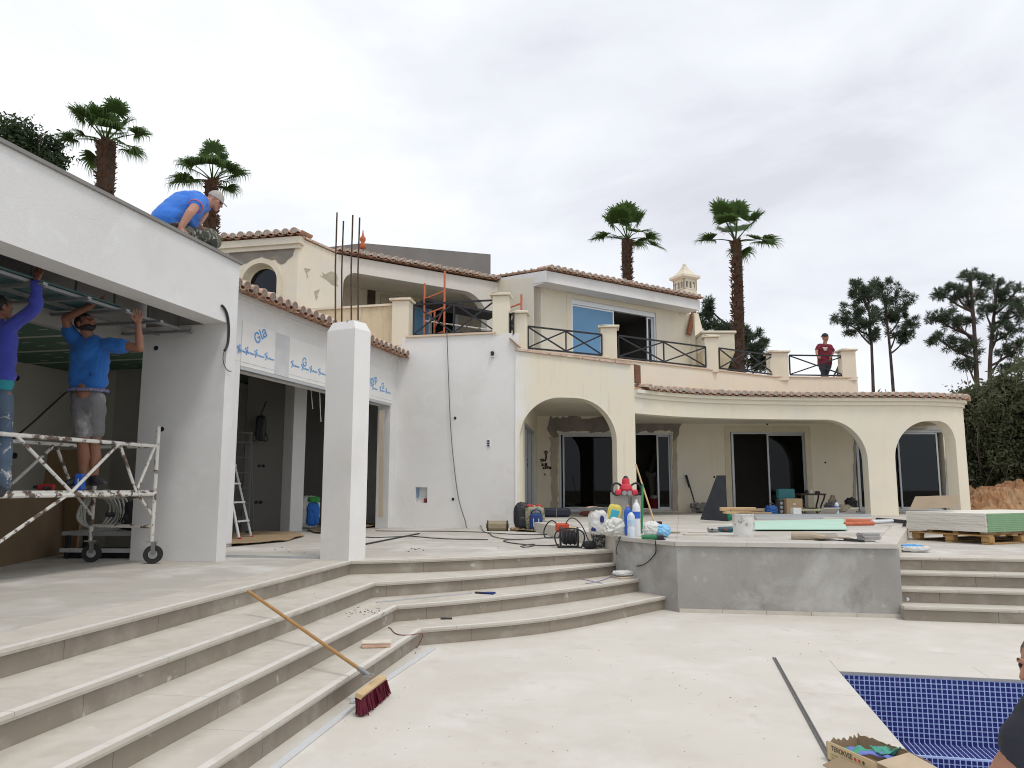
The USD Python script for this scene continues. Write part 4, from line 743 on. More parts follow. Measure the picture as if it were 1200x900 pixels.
# portico back wall with its doors
YB = 21.6; XB0, XB1 = at(629, 550, YB)[0], at(1120, 550, YB)[0]
def bx_(px, py): q = at(px, py, YB); return q[0] - XB0, q[2]
Zb0 = ZP + 0.05
doors = {'a': (655, 726, 507), 'b': (728, 788, 507), 'c': (857, 945, 506), 'd': (1003, 1108, 504)}
holes = []
for k, (a, b, t_) in doors.items(): holes.append(sbox(bx_(a, 550)[0], ZP - 0.3, bx_(b, 550)[0], bx_(a, t_)[1]))
wallL = [V(XB0, YB, 0), V(XB1, YB, 0)]
part(vl, 'portico_back_wall', curve_wall(wallL, sbox(-0.35, ZP, XB1 - XB0, 3.7).difference(unary_union(holes)), 0.3), CREAM)
ex_ = V(1, 0, 0)
def pdoor(k, panes, **kw): a, b, t_ = doors[k]; x0, z1 = bx_(a, t_); x1, _ = bx_(b, t_); return sliding(V(XB0 + x0, YB, 0), ex_, x1 - x0, Zb0, z1 - 0.0, panes, **kw)
pdoor('a', [(0.03, 0.97, GLASS, 0.0)]); pdoor('b', [(0.72, 1.0, GLASS, 0.04)]); pdoor('c', [(0.48, 1.0, GLASS, 0.0)]); pdoor('d', [(0, 0.5, GLASS, 0.045), (0.47, 0.94, GLASS_B, 0.0)])
for k, (a, b, t_) in doors.items(): part(vl, 'threshold', beam(at(a, 550, YB)[:2].tolist() + [ZP + 0.022], at(b, 550, YB)[:2].tolist() + [ZP + 0.022], 0.3, 0.044), COPING)
patch('cement_patch', wallL, [bx_(*p) for p in ((641, 502), (645, 489), (660, 489), (672, 486), (690, 491), (704, 486), (704, 473), (711, 475), (716, 488), (740, 487), (790, 489), (798, 496), (795, 515), (789, 512), (789, 505), (726, 505), (654, 505), (650, 512), (645, 509))], CEMENT, -0.006, 0.05, 7)
BEIGE = mat('beige_undercoat', (0.42, 0.37, 0.29), 0.95, 0.1, 3)
patch('pale_door_band', wallL, [bx_(*p) for p in ((644, 512), (654, 507), (654, 599), (646, 599))], BEIGE, -0.005, 0.015, 8)
patch('pale_door_band', wallL, [bx_(*p) for p in ((788.5, 508), (793, 508), (795, 599), (788.5, 599))], BEIGE, -0.005, 0.01, 9)
GREYW = mat('smooth_grey_render', (0.33, 0.315, 0.29), 0.95, 0.08, 2, 0.2, 40)
patch('cement_surround', wallL, [bx_(*p) for p in ((1001, 493), (1120, 493), (1120, 600), (1108.4, 600), (1108.4, 504), (1003, 504), (1003, 600), (1000, 600))], GREYW, -0.02, 0.008, 10, 0.02)
part(vl, 'door_band', [curve_wall(wallL, unary_union(holes[2:3]).buffer(0.16, join_style=2).difference(holes[2]).intersection(sbox(0, ZP + .02, 20, 9)), 0.02, w0=-0.015)], mat('pale_cream_band', (0.60, 0.54, 0.41), 0.9))
for px, py in ((837, 559), (899, 497), (967, 542)): q = at(px, py, YB); part(vl, 'wall_hole', tube([q + V(0, 0.01, 0), q - V(0, 0.006, 0)], 0.03, 8), DARK)
# left reveal wall behind the first arch with sliding shutters
RV0, RV1 = C + V(0.12, 0.3, 0), V(XB0 + 0.02, YB, 0)
lr = np.linalg.norm((RV1 - RV0)[:2]); drv = (RV1 - RV0) / lr
part(vl, 'reveal_wall', curve_wall([RV0, RV1], sbox(-0.1, ZP, lr + 0.1, 3.6).difference(sbox(0.5, ZP - 1, 3.7, 3.0)), 0.25), CREAM)
DP = [(i / 5.0, (i + 1.02) / 5.0, GLASS, 0.03 * (i % 2)) for i in range(5)]
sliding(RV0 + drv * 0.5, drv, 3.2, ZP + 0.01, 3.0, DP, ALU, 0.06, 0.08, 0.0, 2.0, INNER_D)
# writing on the portico wall
GRAF = mat('dark_spray_paint', (0.02, 0.03, 0.045), 0.8)
def wallpts(L): return [at(x, y, YB - 0.008) for x, y in L]
gr = [tube(wallpts(p), 0.022, 6) for p in (((638, 530), (640, 528.5), (642, 530), (639.5, 531.5), (638, 530)), ((640, 532), (640, 537), (639, 540), (636.5, 539)), ((634.5, 541), (633.5, 538.5), (636, 538), (636.5, 541)), ((635, 543), (637, 546), (635, 546), (636.5, 543)), ((638.5, 543), (641, 546.5)), ((641, 543), (638.5, 546.5)), ((637, 549.5), (636.5, 547.5)), ((639, 549.5), (639.3, 547)), ((641, 549.5), (641.5, 547), (643, 547.5)), ((644, 549.5), (644.5, 547), (646, 548), (644.5, 549.5)))]
part(vl, 'painted_marks', gr, GRAF)
q = at(638.5, 556, YB - 0.006); part(vl, 'wall_hole', tube([q, q + V(0, 0.02, 0)], 0.035, 8), CEMENT)
# fittings on the white front wall
for px, py, r in ((533.5, 490, 0.035), (531, 585, 0.035)): q = ow(px, py, A, C - A); part(vl, 'wall_hole', tube([q + V(0, 0.02, 0), q - V(0, 0.006, 0)], r, 8), DARK)
q = ow(572.5, 519.5, A, C - A); sbx = part(vl, 'switch_plate', cbx(q, (0.09, 0.03, 0.19), 0.01, -0.22), ALU_W)
for i in (-1, 0, 1): part(sbx, 'switch', bx(q + V(-0.004, -0.018, i * 0.05), (0.05, 0.012, 0.03), -0.22), DARK)
q = ow(577, 414.5, A, C - A); part(vl, 'camera_mount', cbx(q - V(0, 0.03, 0.07), (0.09, 0.07, 0.03), 0.01), ALU_W); part(vl, 'wall_camera', cbx(q - V(0, 0.05, 0), (0.075, 0.1, 0.09), 0.02), DARK)

# ================================================================ WHITE COLUMN WITH REBARS
cb = gz(397, 657, ZT); yc = cb[1] + 0.12
c0, c1, c2 = gz(375, 655.5, ZT), gz(408.5, 657.5, ZT), gz(424, 654, ZT)
ztop = at(405, 374, c1[1])[2]
col = thing('concrete_column', 'square white plastered column with broken top and four rebars', 'column', V(*((c0 + c2)[:2] / 2), ZT))
fa = V(*(c1 - c0)[:2], 0); fb = V(*(c2 - c1)[:2], 0); fb = V(-fa[1], fa[0], 0) / np.linalg.norm(fa) * 0.30
corner = [c0, c1, c1 + fb, c0 + fb]; cc = sum(corner) / 4; cc[2] = 0; Ls = np.linalg.norm(fa)
rzc = math.atan2(fa[1], fa[0])
shaft = trimesh.convex.convex_hull(np.array([(cc + (q - cc) * k)[:2].tolist() + [z] for q in corner for k, z in ((1, ZT), (1, ztop - 0.11), (0.76, ztop))]))
part(col, 'shaft', shaft, WHITE_B)
brk = [trimesh.creation.icosphere(1, r * 0.62).apply_transform(trimesh.transformations.random_rotation_matrix(rand=np.array([.1 * i, .3, .7]) % 1)).apply_translation(cc + fa * u + fb * v + UP * (ztop - dz - 0.01)) for i, (u, v, r, dz) in enumerate(((0.16, -0.3, 0.06, 0.0), (0.28, -0.25, 0.05, 0.03), (0.36, -0.1, 0.05, 0.07), (0.22, 0.0, 0.07, 0.0), (0.1, 0.1, 0.06, 0.01), (-0.1, 0.1, 0.05, 0.0), (0.38, 0.1, 0.04, 0.08)))]
for b in brk: b.vertices = b.vertices + (meshkit.noise(b.vertices * 25) - 0.5)[:, None] * 0.03
part(col, 'broken_concrete', brk, GREY)
for px, pyt, pyb, u, v in ((393.5, 249, 376, -0.26, -0.22), (401, 259, 376, -0.2, 0.22), (412, 252, 376, 0.16, -0.2), (420, 255, 378, 0.26, 0.2)):
    p = cc + fa * u + fb * v; yb = p[1]; lo = at(px, pyb, yb); part(col, 'rebar', tube([V(lo[0], yb, ztop - 0.1), at(px - 0.5, (pyt + pyb) / 2, yb), at(px + 1.5, pyt, yb)], 0.0105, 6), RUST)

# ================================================================ TREES AND GARDEN
PALM_L = leafmat('palm_leaf', (0.065, 0.12, 0.03), (0.20, 0.27, 0.08), 0.45); PALM_T = mat('palm_trunk', (0.115, 0.07, 0.05), 0.95, 0.3, 5, 0.5, 30, island=0.35)
PALM_D = mat('dry_palm_fibre', (0.16, 0.085, 0.05), 0.95, 0.3, 6, island=0.3)
def palm(label, base, top, rad, seed, nl=22, r_leaf=1.0, boots=(0.0, 1.0), droop=1.0):
    rg = np.random.default_rng(seed); base, top = np.asarray(base, float), np.asarray(top, float)
    t = thing('palm_tree', label, 'palm tree', base, 'fan palms rising behind the villa')
    hs = np.linspace(0, 1, 14); pts = base + (top - base) * hs[:, None]; pts[:, 0] += 0.08 * np.sin(hs * 5 + seed)
    trunk = tube(pts, rad * (1.25 - 0.35 * hs), 12); trunk.vertices[:, :2] += (meshkit.noise(trunk.vertices * 4, seed)[:, None] - 0.5) * 0.08; part(t, 'trunk', trunk, PALM_T)
    H_ = top[2] - base[2]; bt = []
    for i in range(int(70 * H_ * 0.9)):
        h = rg.uniform(*boots); p = base + (top - base) * h; a = rg.uniform(0, 2 * math.pi); o = V(math.cos(a), math.sin(a), 0); rr_ = rad * (1.25 - 0.35 * h)
        q = p + o * rr_ * 0.9; e = q + o * rg.uniform(0.06, 0.16) + UP * rg.uniform(0.0, 0.16); sd = V(-o[1], o[0], 0) * rg.uniform(0.05, 0.1)
        bt.append(np.array([q - sd, q + sd, e + sd * 0.4, e - sd * 0.4, q - UP * 0.05]))
    v = np.vstack(bt); f = (np.array([[0, 1, 2], [0, 2, 3], [4, 2, 1], [4, 3, 2], [4, 0, 3]])[None] + 5 * np.arange(len(bt))[:, None, None]).reshape(-1, 3)
    part(t, 'leaf_bases', trimesh.Trimesh(v, f, process=False), PALM_D, kind='stuff')
    for i in range(nl):
        a = i * 2.399 + rg.uniform(-.3, .3); el = math.radians(84 - 98 * ((i + 0.5) / nl) ** (0.85 if droop > 0.8 else 0.95) + rg.uniform(-14, 14)); Lp = rg.uniform(0.75, 1.2) * r_leaf; R = rg.uniform(0.9, 1.12) * r_leaf
        d = V(math.cos(a) * math.cos(el), math.sin(a) * math.cos(el), math.sin(el)); o = top + d * 0.08; hub = o + d * Lp - UP * 0.05 * Lp * (1 - abs(math.sin(el)))
        petal = [o, o + d * Lp * 0.5 + UP * 0.02, hub]; vs, fs = [], []; d2 = hub - petal[1]; d2 /= np.linalg.norm(d2); s_ = np.cross(d2, UP); s_ /= np.linalg.norm(s_) + 1e-9; u_ = np.cross(s_, d2)
        m = 46
        for j in range(m):
            th = (j - (m - 1) / 2) / (m - 1) * math.radians(225); fold = 0.32 * abs(math.sin(th))
            ld = d2 * math.cos(th) + s_ * math.sin(th) + u_ * fold; ld /= np.linalg.norm(ld); ln = R * (0.82 + 0.18 * math.cos(th)) * rg.uniform(0.8, 1.08); wd = np.cross(ld, u_); wd /= np.linalg.norm(wd) + 1e-9
            w = R * 0.037; drop = droop * rg.uniform(0.5, 1.3)
            p0, p1 = hub, hub + ld * ln * 0.45 - UP * 0.03 * ln; p2 = p1 + ld * ln * 0.26 - UP * ln * 0.12 * drop; p3 = p2 + ld * ln * (0.22 - 0.15 * min(1, droop)) - UP * ln * 0.34 * drop
            b = len(vs); vs += [p0 - wd * 0.01, p0 + wd * 0.01, p1 - wd * w, p1 + wd * w, p2 - wd * w * 0.45, p2 + wd * w * 0.45, p3]
            fs += [[b, b + 1, b + 3], [b, b + 3, b + 2], [b + 2, b + 3, b + 5], [b + 2, b + 5, b + 4], [b + 4, b + 5, b + 6]]
        leaf = part(t, 'fan_leaf', trimesh.Trimesh(np.array(vs), np.array(fs), process=False), PALM_L); part(leaf, 'leaf_stalk', tube(petal, [0.035, 0.022, 0.014], 5), PALM_L)
    return t
def palm_at(label, pxb, pxt, pyt, y, rad, seed, nl, rl, boots, droop=1.0): top = at(pxt, pyt, y); palm(label, V(at(pxb, 560, y)[0], y, 0.0), top, rad, seed, nl, rl, boots, droop)
palm_at('tall fan palm left of the crouching roof worker', 116, 124, 166, 26, 0.30, 21, 15, 0.9, (0.55, 1.0))
palm_at('fan palm whose trunk rises just behind the crouching roof worker', 244, 249, 212, 30, 0.26, 32, 13, 0.97, (0.55, 1.0))
palm_at('fan palm rising behind the blue filmed upper room roof', 737, 735, 281, 36, 0.24, 43, 14, 1.05, (0.5, 1.0), 0.6)
palm_at('tallest visible fan palm with long bare trunk right of the chimney', 868, 862, 283, 32, 0.21, 54, 12, 1.05, (0.45, 1.0), 0.55)

PINE = leafmat('pine_needles', (0.07, 0.095, 0.058), (0.19, 0.225, 0.13), 0.4); BARK = mat('pine_bark', (0.075, 0.055, 0.048), 0.95, 0.3, 4, 0.6, 20)  # needle colours lifted so distance haze is part of the leaf colour
OAK = leafmat('broadleaf_foliage', (0.03, 0.05, 0.018), (0.11, 0.145, 0.05), 0.35); OAK2 = leafmat('olive_foliage', (0.10, 0.11, 0.055), (0.38, 0.37, 0.21), 0.5); DRYM = mat('bare_stems', (0.16, 0.13, 0.10), 0.95, 0.3, 6)
def tufts(centers, rad, per, rg, ln=0.22, wd=0.016, fill=False, up=0.25):
    """needle or leaf tufts: thin crossed blades around each centre"""
    c = np.repeat(centers, per, 0); n = len(c); d = rg.normal(size=(n, 3)); d[:, 2] += up; d /= np.linalg.norm(d, axis=1, keepdims=True); r = np.repeat(rad, per) if np.ndim(rad) else np.full(n, rad)
    o = c + d * (r * rg.uniform(0.15, 0.9, n))[:, None]
    if not fill: o = c + d * (r * rg.uniform(0.1, 0.55, n))[:, None]
    a = rg.normal(size=(n, 3)); s = np.cross(d, a); s /= np.linalg.norm(s, axis=1, keepdims=True); L = (ln * rg.uniform(0.6, 1.3, n))[:, None]; w = (wd * rg.uniform(0.7, 1.4, n))[:, None]
    v = np.stack([o - s * w, o + s * w, o + d * L + s * w * 0.3, o + d * L - s * w * 0.3], 1).reshape(-1, 3); f = (np.array([[0, 1, 2], [0, 2, 3]])[None] + 4 * np.arange(n)[:, None, None]).reshape(-1, 3)
    return trimesh.Trimesh(v, f, process=False)
def leaves(centers, rad, per, rg, sz=0.07):
    c = np.repeat(centers, per, 0); n = len(c); p = c + rg.normal(size=(n, 3)) * (np.repeat(rad, per)[:, None] if np.ndim(rad) else rad) * 0.5
    a = rg.normal(size=(n, 3)); a /= np.linalg.norm(a, axis=1, keepdims=True); b = np.cross(a, rg.normal(size=(n, 3))); b /= np.linalg.norm(b, axis=1, keepdims=True); s = (sz * rg.uniform(0.6, 1.4, n))[:, None]
    v = np.stack([p - a * s, p + b * s * 0.45, p + a * s, p - b * s * 0.45], 1).reshape(-1, 3); f = (np.array([[0, 1, 2], [0, 2, 3]])[None] + 4 * np.arange(n)[:, None, None]).reshape(-1, 3)
    return trimesh.Trimesh(v, f, process=False)
def pine(label, y, trunk, blobs, seed, tr=0.16, dens=1.0, group='pines behind the garden hedge'):
    """trunk and crown masses (centre px, py, radius px across, radius px high) as seen, at their own distance y; the crown is as deep as it is wide"""
    rg = np.random.default_rng(seed); tp = np.array([at(px, py, y) for px, py in trunk]); base = V(tp[0][0], y, 0.0); pts = np.vstack([base, tp]) if tp[0][2] > 0.3 else tp
    t = thing('pine_tree', label, 'pine tree', base, group); k = y / 900
    part(t, 'trunk', tube(spline(pts, 5), np.linspace(tr, tr * 0.35, 5 * (len(pts) - 1) + 1), 8), BARK, smooth=True)
    cen, rads, br = [], [], []
    for px, py, rx, ry in blobs:
        c = at(px, py, y + rg.uniform(-0.6, 0.6) * rx * k); n = int(dens * 0.07 * rx * ry) + 5
        u = rg.normal(size=(n, 3)); u /= np.linalg.norm(u, axis=1, keepdims=True); u *= rg.uniform(0.25, 1, (n, 1)) ** 0.5; p = c + u * V(rx * k, rx * k, ry * k); cen.append(p); rads.append(rg.uniform(0.22, 0.4, n))
        z = c[2] - 0.9 - 0.3 * rx * k; i = np.argmin(np.abs(pts[:, 2] - z)) if len(pts) > 2 else 0; a0 = V(np.interp(z, pts[:, 2], pts[:, 0]), np.interp(z, pts[:, 2], pts[:, 1]), min(z, pts[-1, 2]))
        br.append(tube(spline([a0, (a0 + c) / 2 - UP * 0.12, c], 5), np.linspace(tr * 0.4, 0.025, 11), 5))
        for q in p[:: 4]: br.append(tube([c + (a0 - c) * rg.uniform(0, 0.4), (c + q) / 2 - UP * 0.08, q], [0.03, 0.02, 0.01], 4))
    part(t, 'branches', br, BARK); cen = np.vstack(cen); rads = np.concatenate(rads)
    part(t, 'needles', tufts(cen, rads, 105, rg, 0.17, 0.016), PINE, kind='stuff')
pine('left of two close pines behind the standing balcony man', 44, [(1023, 447), (1021, 400), (1018, 360)], [(985, 372, 12, 8), (1000, 362, 14, 12), (1010, 345, 15, 12), (1003, 383, 16, 12), (1018, 340, 10, 12), (1015, 372, 16, 14), (1004, 333, 8, 6), (1022, 392, 12, 8)], 61)
pine('right of two close pines behind the standing balcony man', 46, [(1046, 447), (1042, 400), (1036, 350)], [(1040, 345, 20, 14), (1060, 352, 13, 12), (1032, 333, 12, 8), (1036, 366, 18, 14), (1055, 372, 14, 12), (1062, 395, 12, 9), (1050, 390, 12, 8), (1068, 378, 10, 6)], 62)
pine('broad pine rising over the hedge, with low hanging branch', 42, [(1145, 452), (1143, 410), (1139, 350), (1136, 320)], [(1135, 325, 12, 8), (1118, 343, 18, 10), (1105, 345, 10, 7), (1135, 350, 22, 12), (1112, 372, 16, 9), (1095, 372, 12, 6), (1125, 380, 18, 10), (1100, 398, 14, 8), (1122, 405, 18, 10), (1142, 408, 16, 9), (1135, 428, 14, 8), (1154, 328, 9, 9)], 63, 0.2)
pine('rightmost pine, its crown cut by the photograph edge', 45, [(1160, 452), (1161, 410), (1166, 360), (1170, 330)], [(1165, 340, 20, 13), (1188, 345, 18, 13), (1180, 365, 20, 12), (1155, 365, 12, 9), (1192, 380, 18, 11), (1170, 388, 18, 10), (1195, 405, 18, 10), (1175, 415, 14, 7), (1205, 360, 14, 12), (1200, 425, 14, 7), (1183, 432, 10, 6)], 64, 0.2)
pine('dark pine half hidden behind the chimney and tall palm', 38, [(868, 450), (862, 420), (855, 380)], [(829, 358, 8, 9), (830, 375, 14, 12), (848, 385, 14, 10), (842, 400, 16, 10), (870, 392, 12, 10), (885, 400, 14, 14), (880, 420, 18, 16), (892, 425, 12, 10), (855, 425, 18, 16), (865, 408, 16, 12)], 65, 0.18, 1.3, None)
def shrub(label, c, blobs, seed, m, per=70, sz=0.08, stems=6, name='shrub', catn='shrub', group=None, k=1.0):
    rg = np.random.default_rng(seed); t = thing(name, label, catn, c, group); cen, rd, st = [], [], []
    for dx, dy, dz, r in blobs:
        n = max(8, int(34 * r * r * k)); u = rg.normal(size=(n, 3)); u /= np.linalg.norm(u, axis=1, keepdims=True); u *= rg.uniform(0.35, 1, (n, 1)) ** 0.5; cen.append(c + V(dx, dy, dz) + u * r); rd.append(np.full(n, 0.34))
        for _ in range(stems): q = c + V(dx, dy, dz) + rg.normal(size=3) * r * 0.7; b0 = c + V(dx * 0.8 + rg.uniform(-.4, .4), dy * 0.8 + rg.uniform(-.3, .3), 0); st.append(tube(spline([b0, (b0 + q) / 2 + rg.normal(size=3) * 0.12, q], 4), np.linspace(0.022, 0.008, 9), 4))
    part(t, 'foliage', leaves(np.vstack(cen), np.concatenate(rd), per, rg, sz), m, kind='stuff'); part(t, 'stems', st, DRYM, kind='stuff'); return t
rg = np.random.default_rng(77)
hx = at(1165, 560, 26.5)
hedge_specs = [(1118, 27.5, 'dense leafy shrub beside the right end of the arcade', 2.0, 3.3), (1150, 26.5, 'tall green garden shrub behind the heap of soil', 2.1, 3.6), (1185, 25.8, 'tall tangled shrub above the soil heap near the right edge', 2.2, 3.9), (1218, 25.5, 'tall shrub cut off by the right photograph edge', 2.2, 4.2), (1085, 29.0, 'shrub whose crown shows over the end of the arcade roof', 1.8, 3.4)]
for i, (px, y, lab, rr_, hh) in enumerate(hedge_specs):
    c = V(at(px, 560, y)[0], y, 0.3); b = [(rg.uniform(-.7, .7) * rr_ * 0.6, rg.uniform(-.6, .6), z, rr_ * rg.uniform(0.38, 0.6)) for z in np.linspace(0.5, hh, 9) for _ in range(1)] + [(rg.uniform(-.9, .9), rg.uniform(-.5, .5), hh + rg.uniform(0, .5), 0.5) for _ in range(3)]
    shrub(lab, c, b, 80 + i, OAK2 if i != 0 else OAK, 70, 0.075, 12, 'hedge_shrub', 'shrub', None, 1.3)
c = at(1036, 455, 30); shrub('low rounded dark bush between the pine trunks behind the arcade roof', V(c[0], 30, 0.3), [(-0.6, 0, 4.0, 0.5), (0, 0, 4.15, 0.6), (0.7, 0, 4.0, 0.5), (0.0, 0.2, 3.3, 0.8), (0, 0, 2.3, 0.7), (0, 0, 1.2, 0.6)], 90, OAK, 120, 0.09, 3, 'garden_bush')
c = at(1105, 452, 31); shrub('row of young hedge tops showing over the arcade roof', V(c[0], 31, 0.3), [(x, 0, 4.0 + 0.25 * math.sin(x * 5), 0.4) for x in np.arange(-1.3, 1.4, 0.45)] + [(x, 0, 2.6, 0.7) for x in (-1, 0, 1)], 91, OAK2, 60, 0.075, 3, 'garden_bush', 'shrub')
c = at(30, 165, 24); shrub('dark bushy tree top peeking over the extension roof, upper left', V(c[0], 24, 0.0), [(-0.6, 0, c[2] + 0.1, 0.55), (0.0, 0, c[2] - 0.1, 0.65), (0.5, 0.2, c[2] - 0.35, 0.55), (-0.9, 0, c[2] - 0.3, 0.8), (0.2, 0, c[2] - 0.8, 0.8), (-0.5, 0, c[2] - 1.4, 1.0), (-0.2, 0, c[2] - 2.6, 1.0)], 92, OAK, 80, 0.075, 5, 'broadleaf_tree', 'tree', None, 1.6)
# heap of soil
def mound(c, sx, sy, h, seed):
    x, y = np.meshgrid(np.linspace(-1, 1, 150), np.linspace(-1, 1, 90), indexing='ij'); p = np.stack([x.ravel() * sx, y.ravel() * sy, np.zeros(x.size)], 1); f0 = meshkit.fbm(p * 1.6 + seed, 5, seed); f1 = meshkit.fbm(p * 7 + seed, 3, seed + 3)
    r = np.clip(1 - (x.ravel() ** 2 * 0.9 + y.ravel() ** 2), 0, 1) ** 0.75; p[:, 2] = h * r * (0.55 + 0.9 * f0) + r ** 0.3 * 0.26 * (f1 - 0.5) + r ** 0.3 * 0.06 * (meshkit.fbm(p * 19, 2, 9) - 0.5) - 0.02
    i = np.arange(150 * 90).reshape(150, 90); a, b, c2, d2 = i[:-1, :-1].ravel(), i[1:, :-1].ravel(), i[1:, 1:].ravel(), i[:-1, 1:].ravel(); return trimesh.Trimesh(p + c, np.vstack([np.c_[a, b, c2], np.c_[a, c2, d2]]), process=False)
EARTH = mat('reddish_dug_earth', (0.28, 0.145, 0.07), 0.98, 0.25, 1.6, 0.7, 14, dirt=[((0.47, 0.32, 0.18), 0.9, 0.48, 0.62, 0.8), ((0.18, 0.075, 0.035), 2.5, 0.55, 0.7, 0.7)])
mc = at(1200, 596, 22.8); mh = thing('soil_heap', 'heap of reddish brown dug soil in front of the hedge', 'soil heap', V(mc[0], 22.8, 0.45))
part(mh, 'heap', mound(V(mc[0] - 0.1, 22.8, 0.45), 2.6, 1.6, 1.15, 4), EARTH)
clod = []
for i in range(150):
    a = rg.uniform(-1, 1); b = rg.uniform(-1, 0.2); r = max(0, 1 - a * a * 0.9 - b * b) ** 0.75; s = rg.uniform(0.02, 0.06); ck = trimesh.creation.icosphere(0, s); ck.vertices *= 0.75 + 0.5 * meshkit.noise(ck.vertices * 30 + i)[:, None]; ck.apply_translation(V(mc[0] - 0.1 + a * 2.6, 22.8 + b * 1.6, 0.45 + 1.15 * r * 0.95)); clod.append(ck)
part(mh, 'clods', clod, EARTH, kind='stuff')
# ================================================================ PEOPLE
SKIN = mat('tanned_skin', (0.33, 0.155, 0.095), 0.55, 0.1, 9, 0.15, 160); SKIN_D = mat('dark_tanned_skin', (0.20, 0.09, 0.055), 0.5, 0.12, 9, 0.15, 160); SKIN_R = mat('ruddy_skin', (0.40, 0.20, 0.135), 0.55, 0.12, 9, 0.15, 160)
HAIR = mat('dark_hair', (0.012, 0.01, 0.009), 0.6, 0.3, 60, 0.4, 200); EYEM = mat('eye_dark', (0.015, 0.01, 0.01), 0.3); LIP = mat('lips', (0.22, 0.07, 0.06), 0.5)
def M_(p, r, sg=14): return m3.Manifold.sphere(float(r), sg).translate([float(x) for x in p])
def bone(p, q, r1, r2): return m3.Manifold.batch_hull([M_(p, r1), M_(q, r2)])
def hullp(*pr): return m3.Manifold.batch_hull([M_(p, r) for p, r in pr])
def ell(c, ax, rad, sg=20):
    T = np.zeros((3, 4)); 
    for i in range(3): T[:, i] = np.asarray(ax[i]) * rad[i]
    T[:, 3] = c; return m3.Manifold.sphere(1.0, sg).transform(T)
def fuse(ms, L=0.03, it=8, wr=0.0, seed=0, cut=None):
    m = m3.Manifold.batch_boolean(ms, m3.OpType.Add)
    if cut is not None: m = m - cut
    m = m.refine_to_length(L); t = tm(m); t = trimesh.Trimesh(t.vertices, t.faces, process=True)
    trimesh.smoothing.filter_taubin(t, lamb=0.5, nu=0.53, iterations=it)
    if wr: t.vertices = t.vertices + t.vertex_normals * ((meshkit.fbm(t.vertices * V(7, 7, 13), 4, seed) - 0.5) * wr)[:, None]
    return t
def head_parts(c, f, u=UP, beard=False):
    f = np.asarray(f, float); f /= np.linalg.norm(f); r = np.cross(f, u); r /= np.linalg.norm(r); u = np.cross(r, f); L = lambda x, y, z: c + f * x + r * y + u * z; ax = (f, r, u)
    sk = [ell(L(-.012, 0, .03), ax, (.098, .077, .092)), hullp((L(.058, .036, .012), .028), (L(.058, -.036, .012), .028), (L(.056, .026, -.055), .026), (L(.056, -.026, -.055), .026), (L(.07, 0, -.088), .022), (L(-.02, .052, -.045), .026), (L(-.02, -.052, -.045), .026)),
          hullp((L(.094, 0, .018), .008), (L(.112, 0, -.02), .013), (L(.09, .014, -.024), .009), (L(.09, -.014, -.024), .009)), hullp((L(.086, .03, .034), .011), (L(.086, -.03, .034), .011)), hullp((L(.083, .014, -.052), .01), (L(.083, -.014, -.052), .01)),
          ell(L(-.008, .079, .002), ax, (.026, .011, .034), 12), ell(L(-.008, -.079, .002), ax, (.026, .011, .034), 12)]
    return sk, L, ax, (f, r, u)
def hand(w, d, n, s, curl=0.5, spread=0.0, k=1.0):
    """palm from the wrist along d, palm side n, thumb side s"""
    d, n, s = (np.asarray(x, float) / np.linalg.norm(x) for x in (d, n, s)); out = []
    kn = [w + (d * .088 + s * y + d * e) * k for y, e in ((.031, 0), (.011, .006), (-.011, .003), (-.03, -.006))]
    out.append(hullp((w, .024 * k), (w + s * .02 * k + d * .03 * k, .017 * k), *[(q, .0115 * k) for q in kn]))
    for q, ln, i in zip(kn, (.072, .08, .074, .058), range(4)):
        c_ = curl * (0.85 + 0.12 * i); p, dd = q, d + s * (spread * (1.5 - i)); dd /= np.linalg.norm(dd); ang = 0
        for fr, r0, r1 in ((.42, .0105, .0095), (.32, .0095, .0085), (.26, .0085, .007)):
            ang += c_ * 0.75; v = dd * math.cos(ang) + n * math.sin(ang); e = p + v * ln * fr * k; out.append(bone(p, e, r0 * k, r1 * k)); p = e
    t0 = w + (d * .028 + s * .026) * k; t1 = t0 + (d * .035 + s * .03 + n * .015 * (1 + curl)) * k; t2 = t1 + (d * .034 + s * .008 + n * .012 * (1 + curl)) * k
    out += [bone(w + s * .01 * k, t0, .017 * k, .014 * k), bone(t0, t1, .013 * k, .011 * k), bone(t1, t2, .011 * k, .0085 * k)]; return out
def face(P, L, r_, skinmat, beard=False, brow=True):
    e = []
    for sg in (-1, 1): part(P, 'eye', trimesh.creation.icosphere(1, 0.0115).apply_translation(L(.081, .031 * sg, .014)), EYEM)
    part(P, 'mouth', tube([L(.092, -.022, -.052), L(.097, 0, -.053), L(.092, .022, -.052)], [.003, .005, .003], 6), LIP)
    if brow:
        for sg in (-1, 1): part(P, 'eyebrow', tube([L(.092, .014 * sg, .037), L(.092, .03 * sg, .041), L(.078, .046 * sg, .036)], .0042, 6), HAIR)
def hair_mesh(L, ax, cutx=0.035, cutz=0.055, low=-0.055):
    h = ell(L(-.018, 0, .04), ax, (.102, .087, .094)); f, r, u = ax; R = np.stack([f, r, u], 1)
    def bxm(x0, x1, z0, z1): b = m3.Manifold.cube([x1 - x0, 0.3, z1 - z0]).translate([x0, -0.15, z0]); T = np.zeros((3, 4)); T[:, :3] = R; T[:, 3] = L(0, 0, 0); return b.transform(T)
    return h - bxm(cutx, 0.3, -0.3, cutz) - bxm(-0.4, 0.4, -0.4, low) - bxm(-0.02, 0.3, -0.3, 0.0)
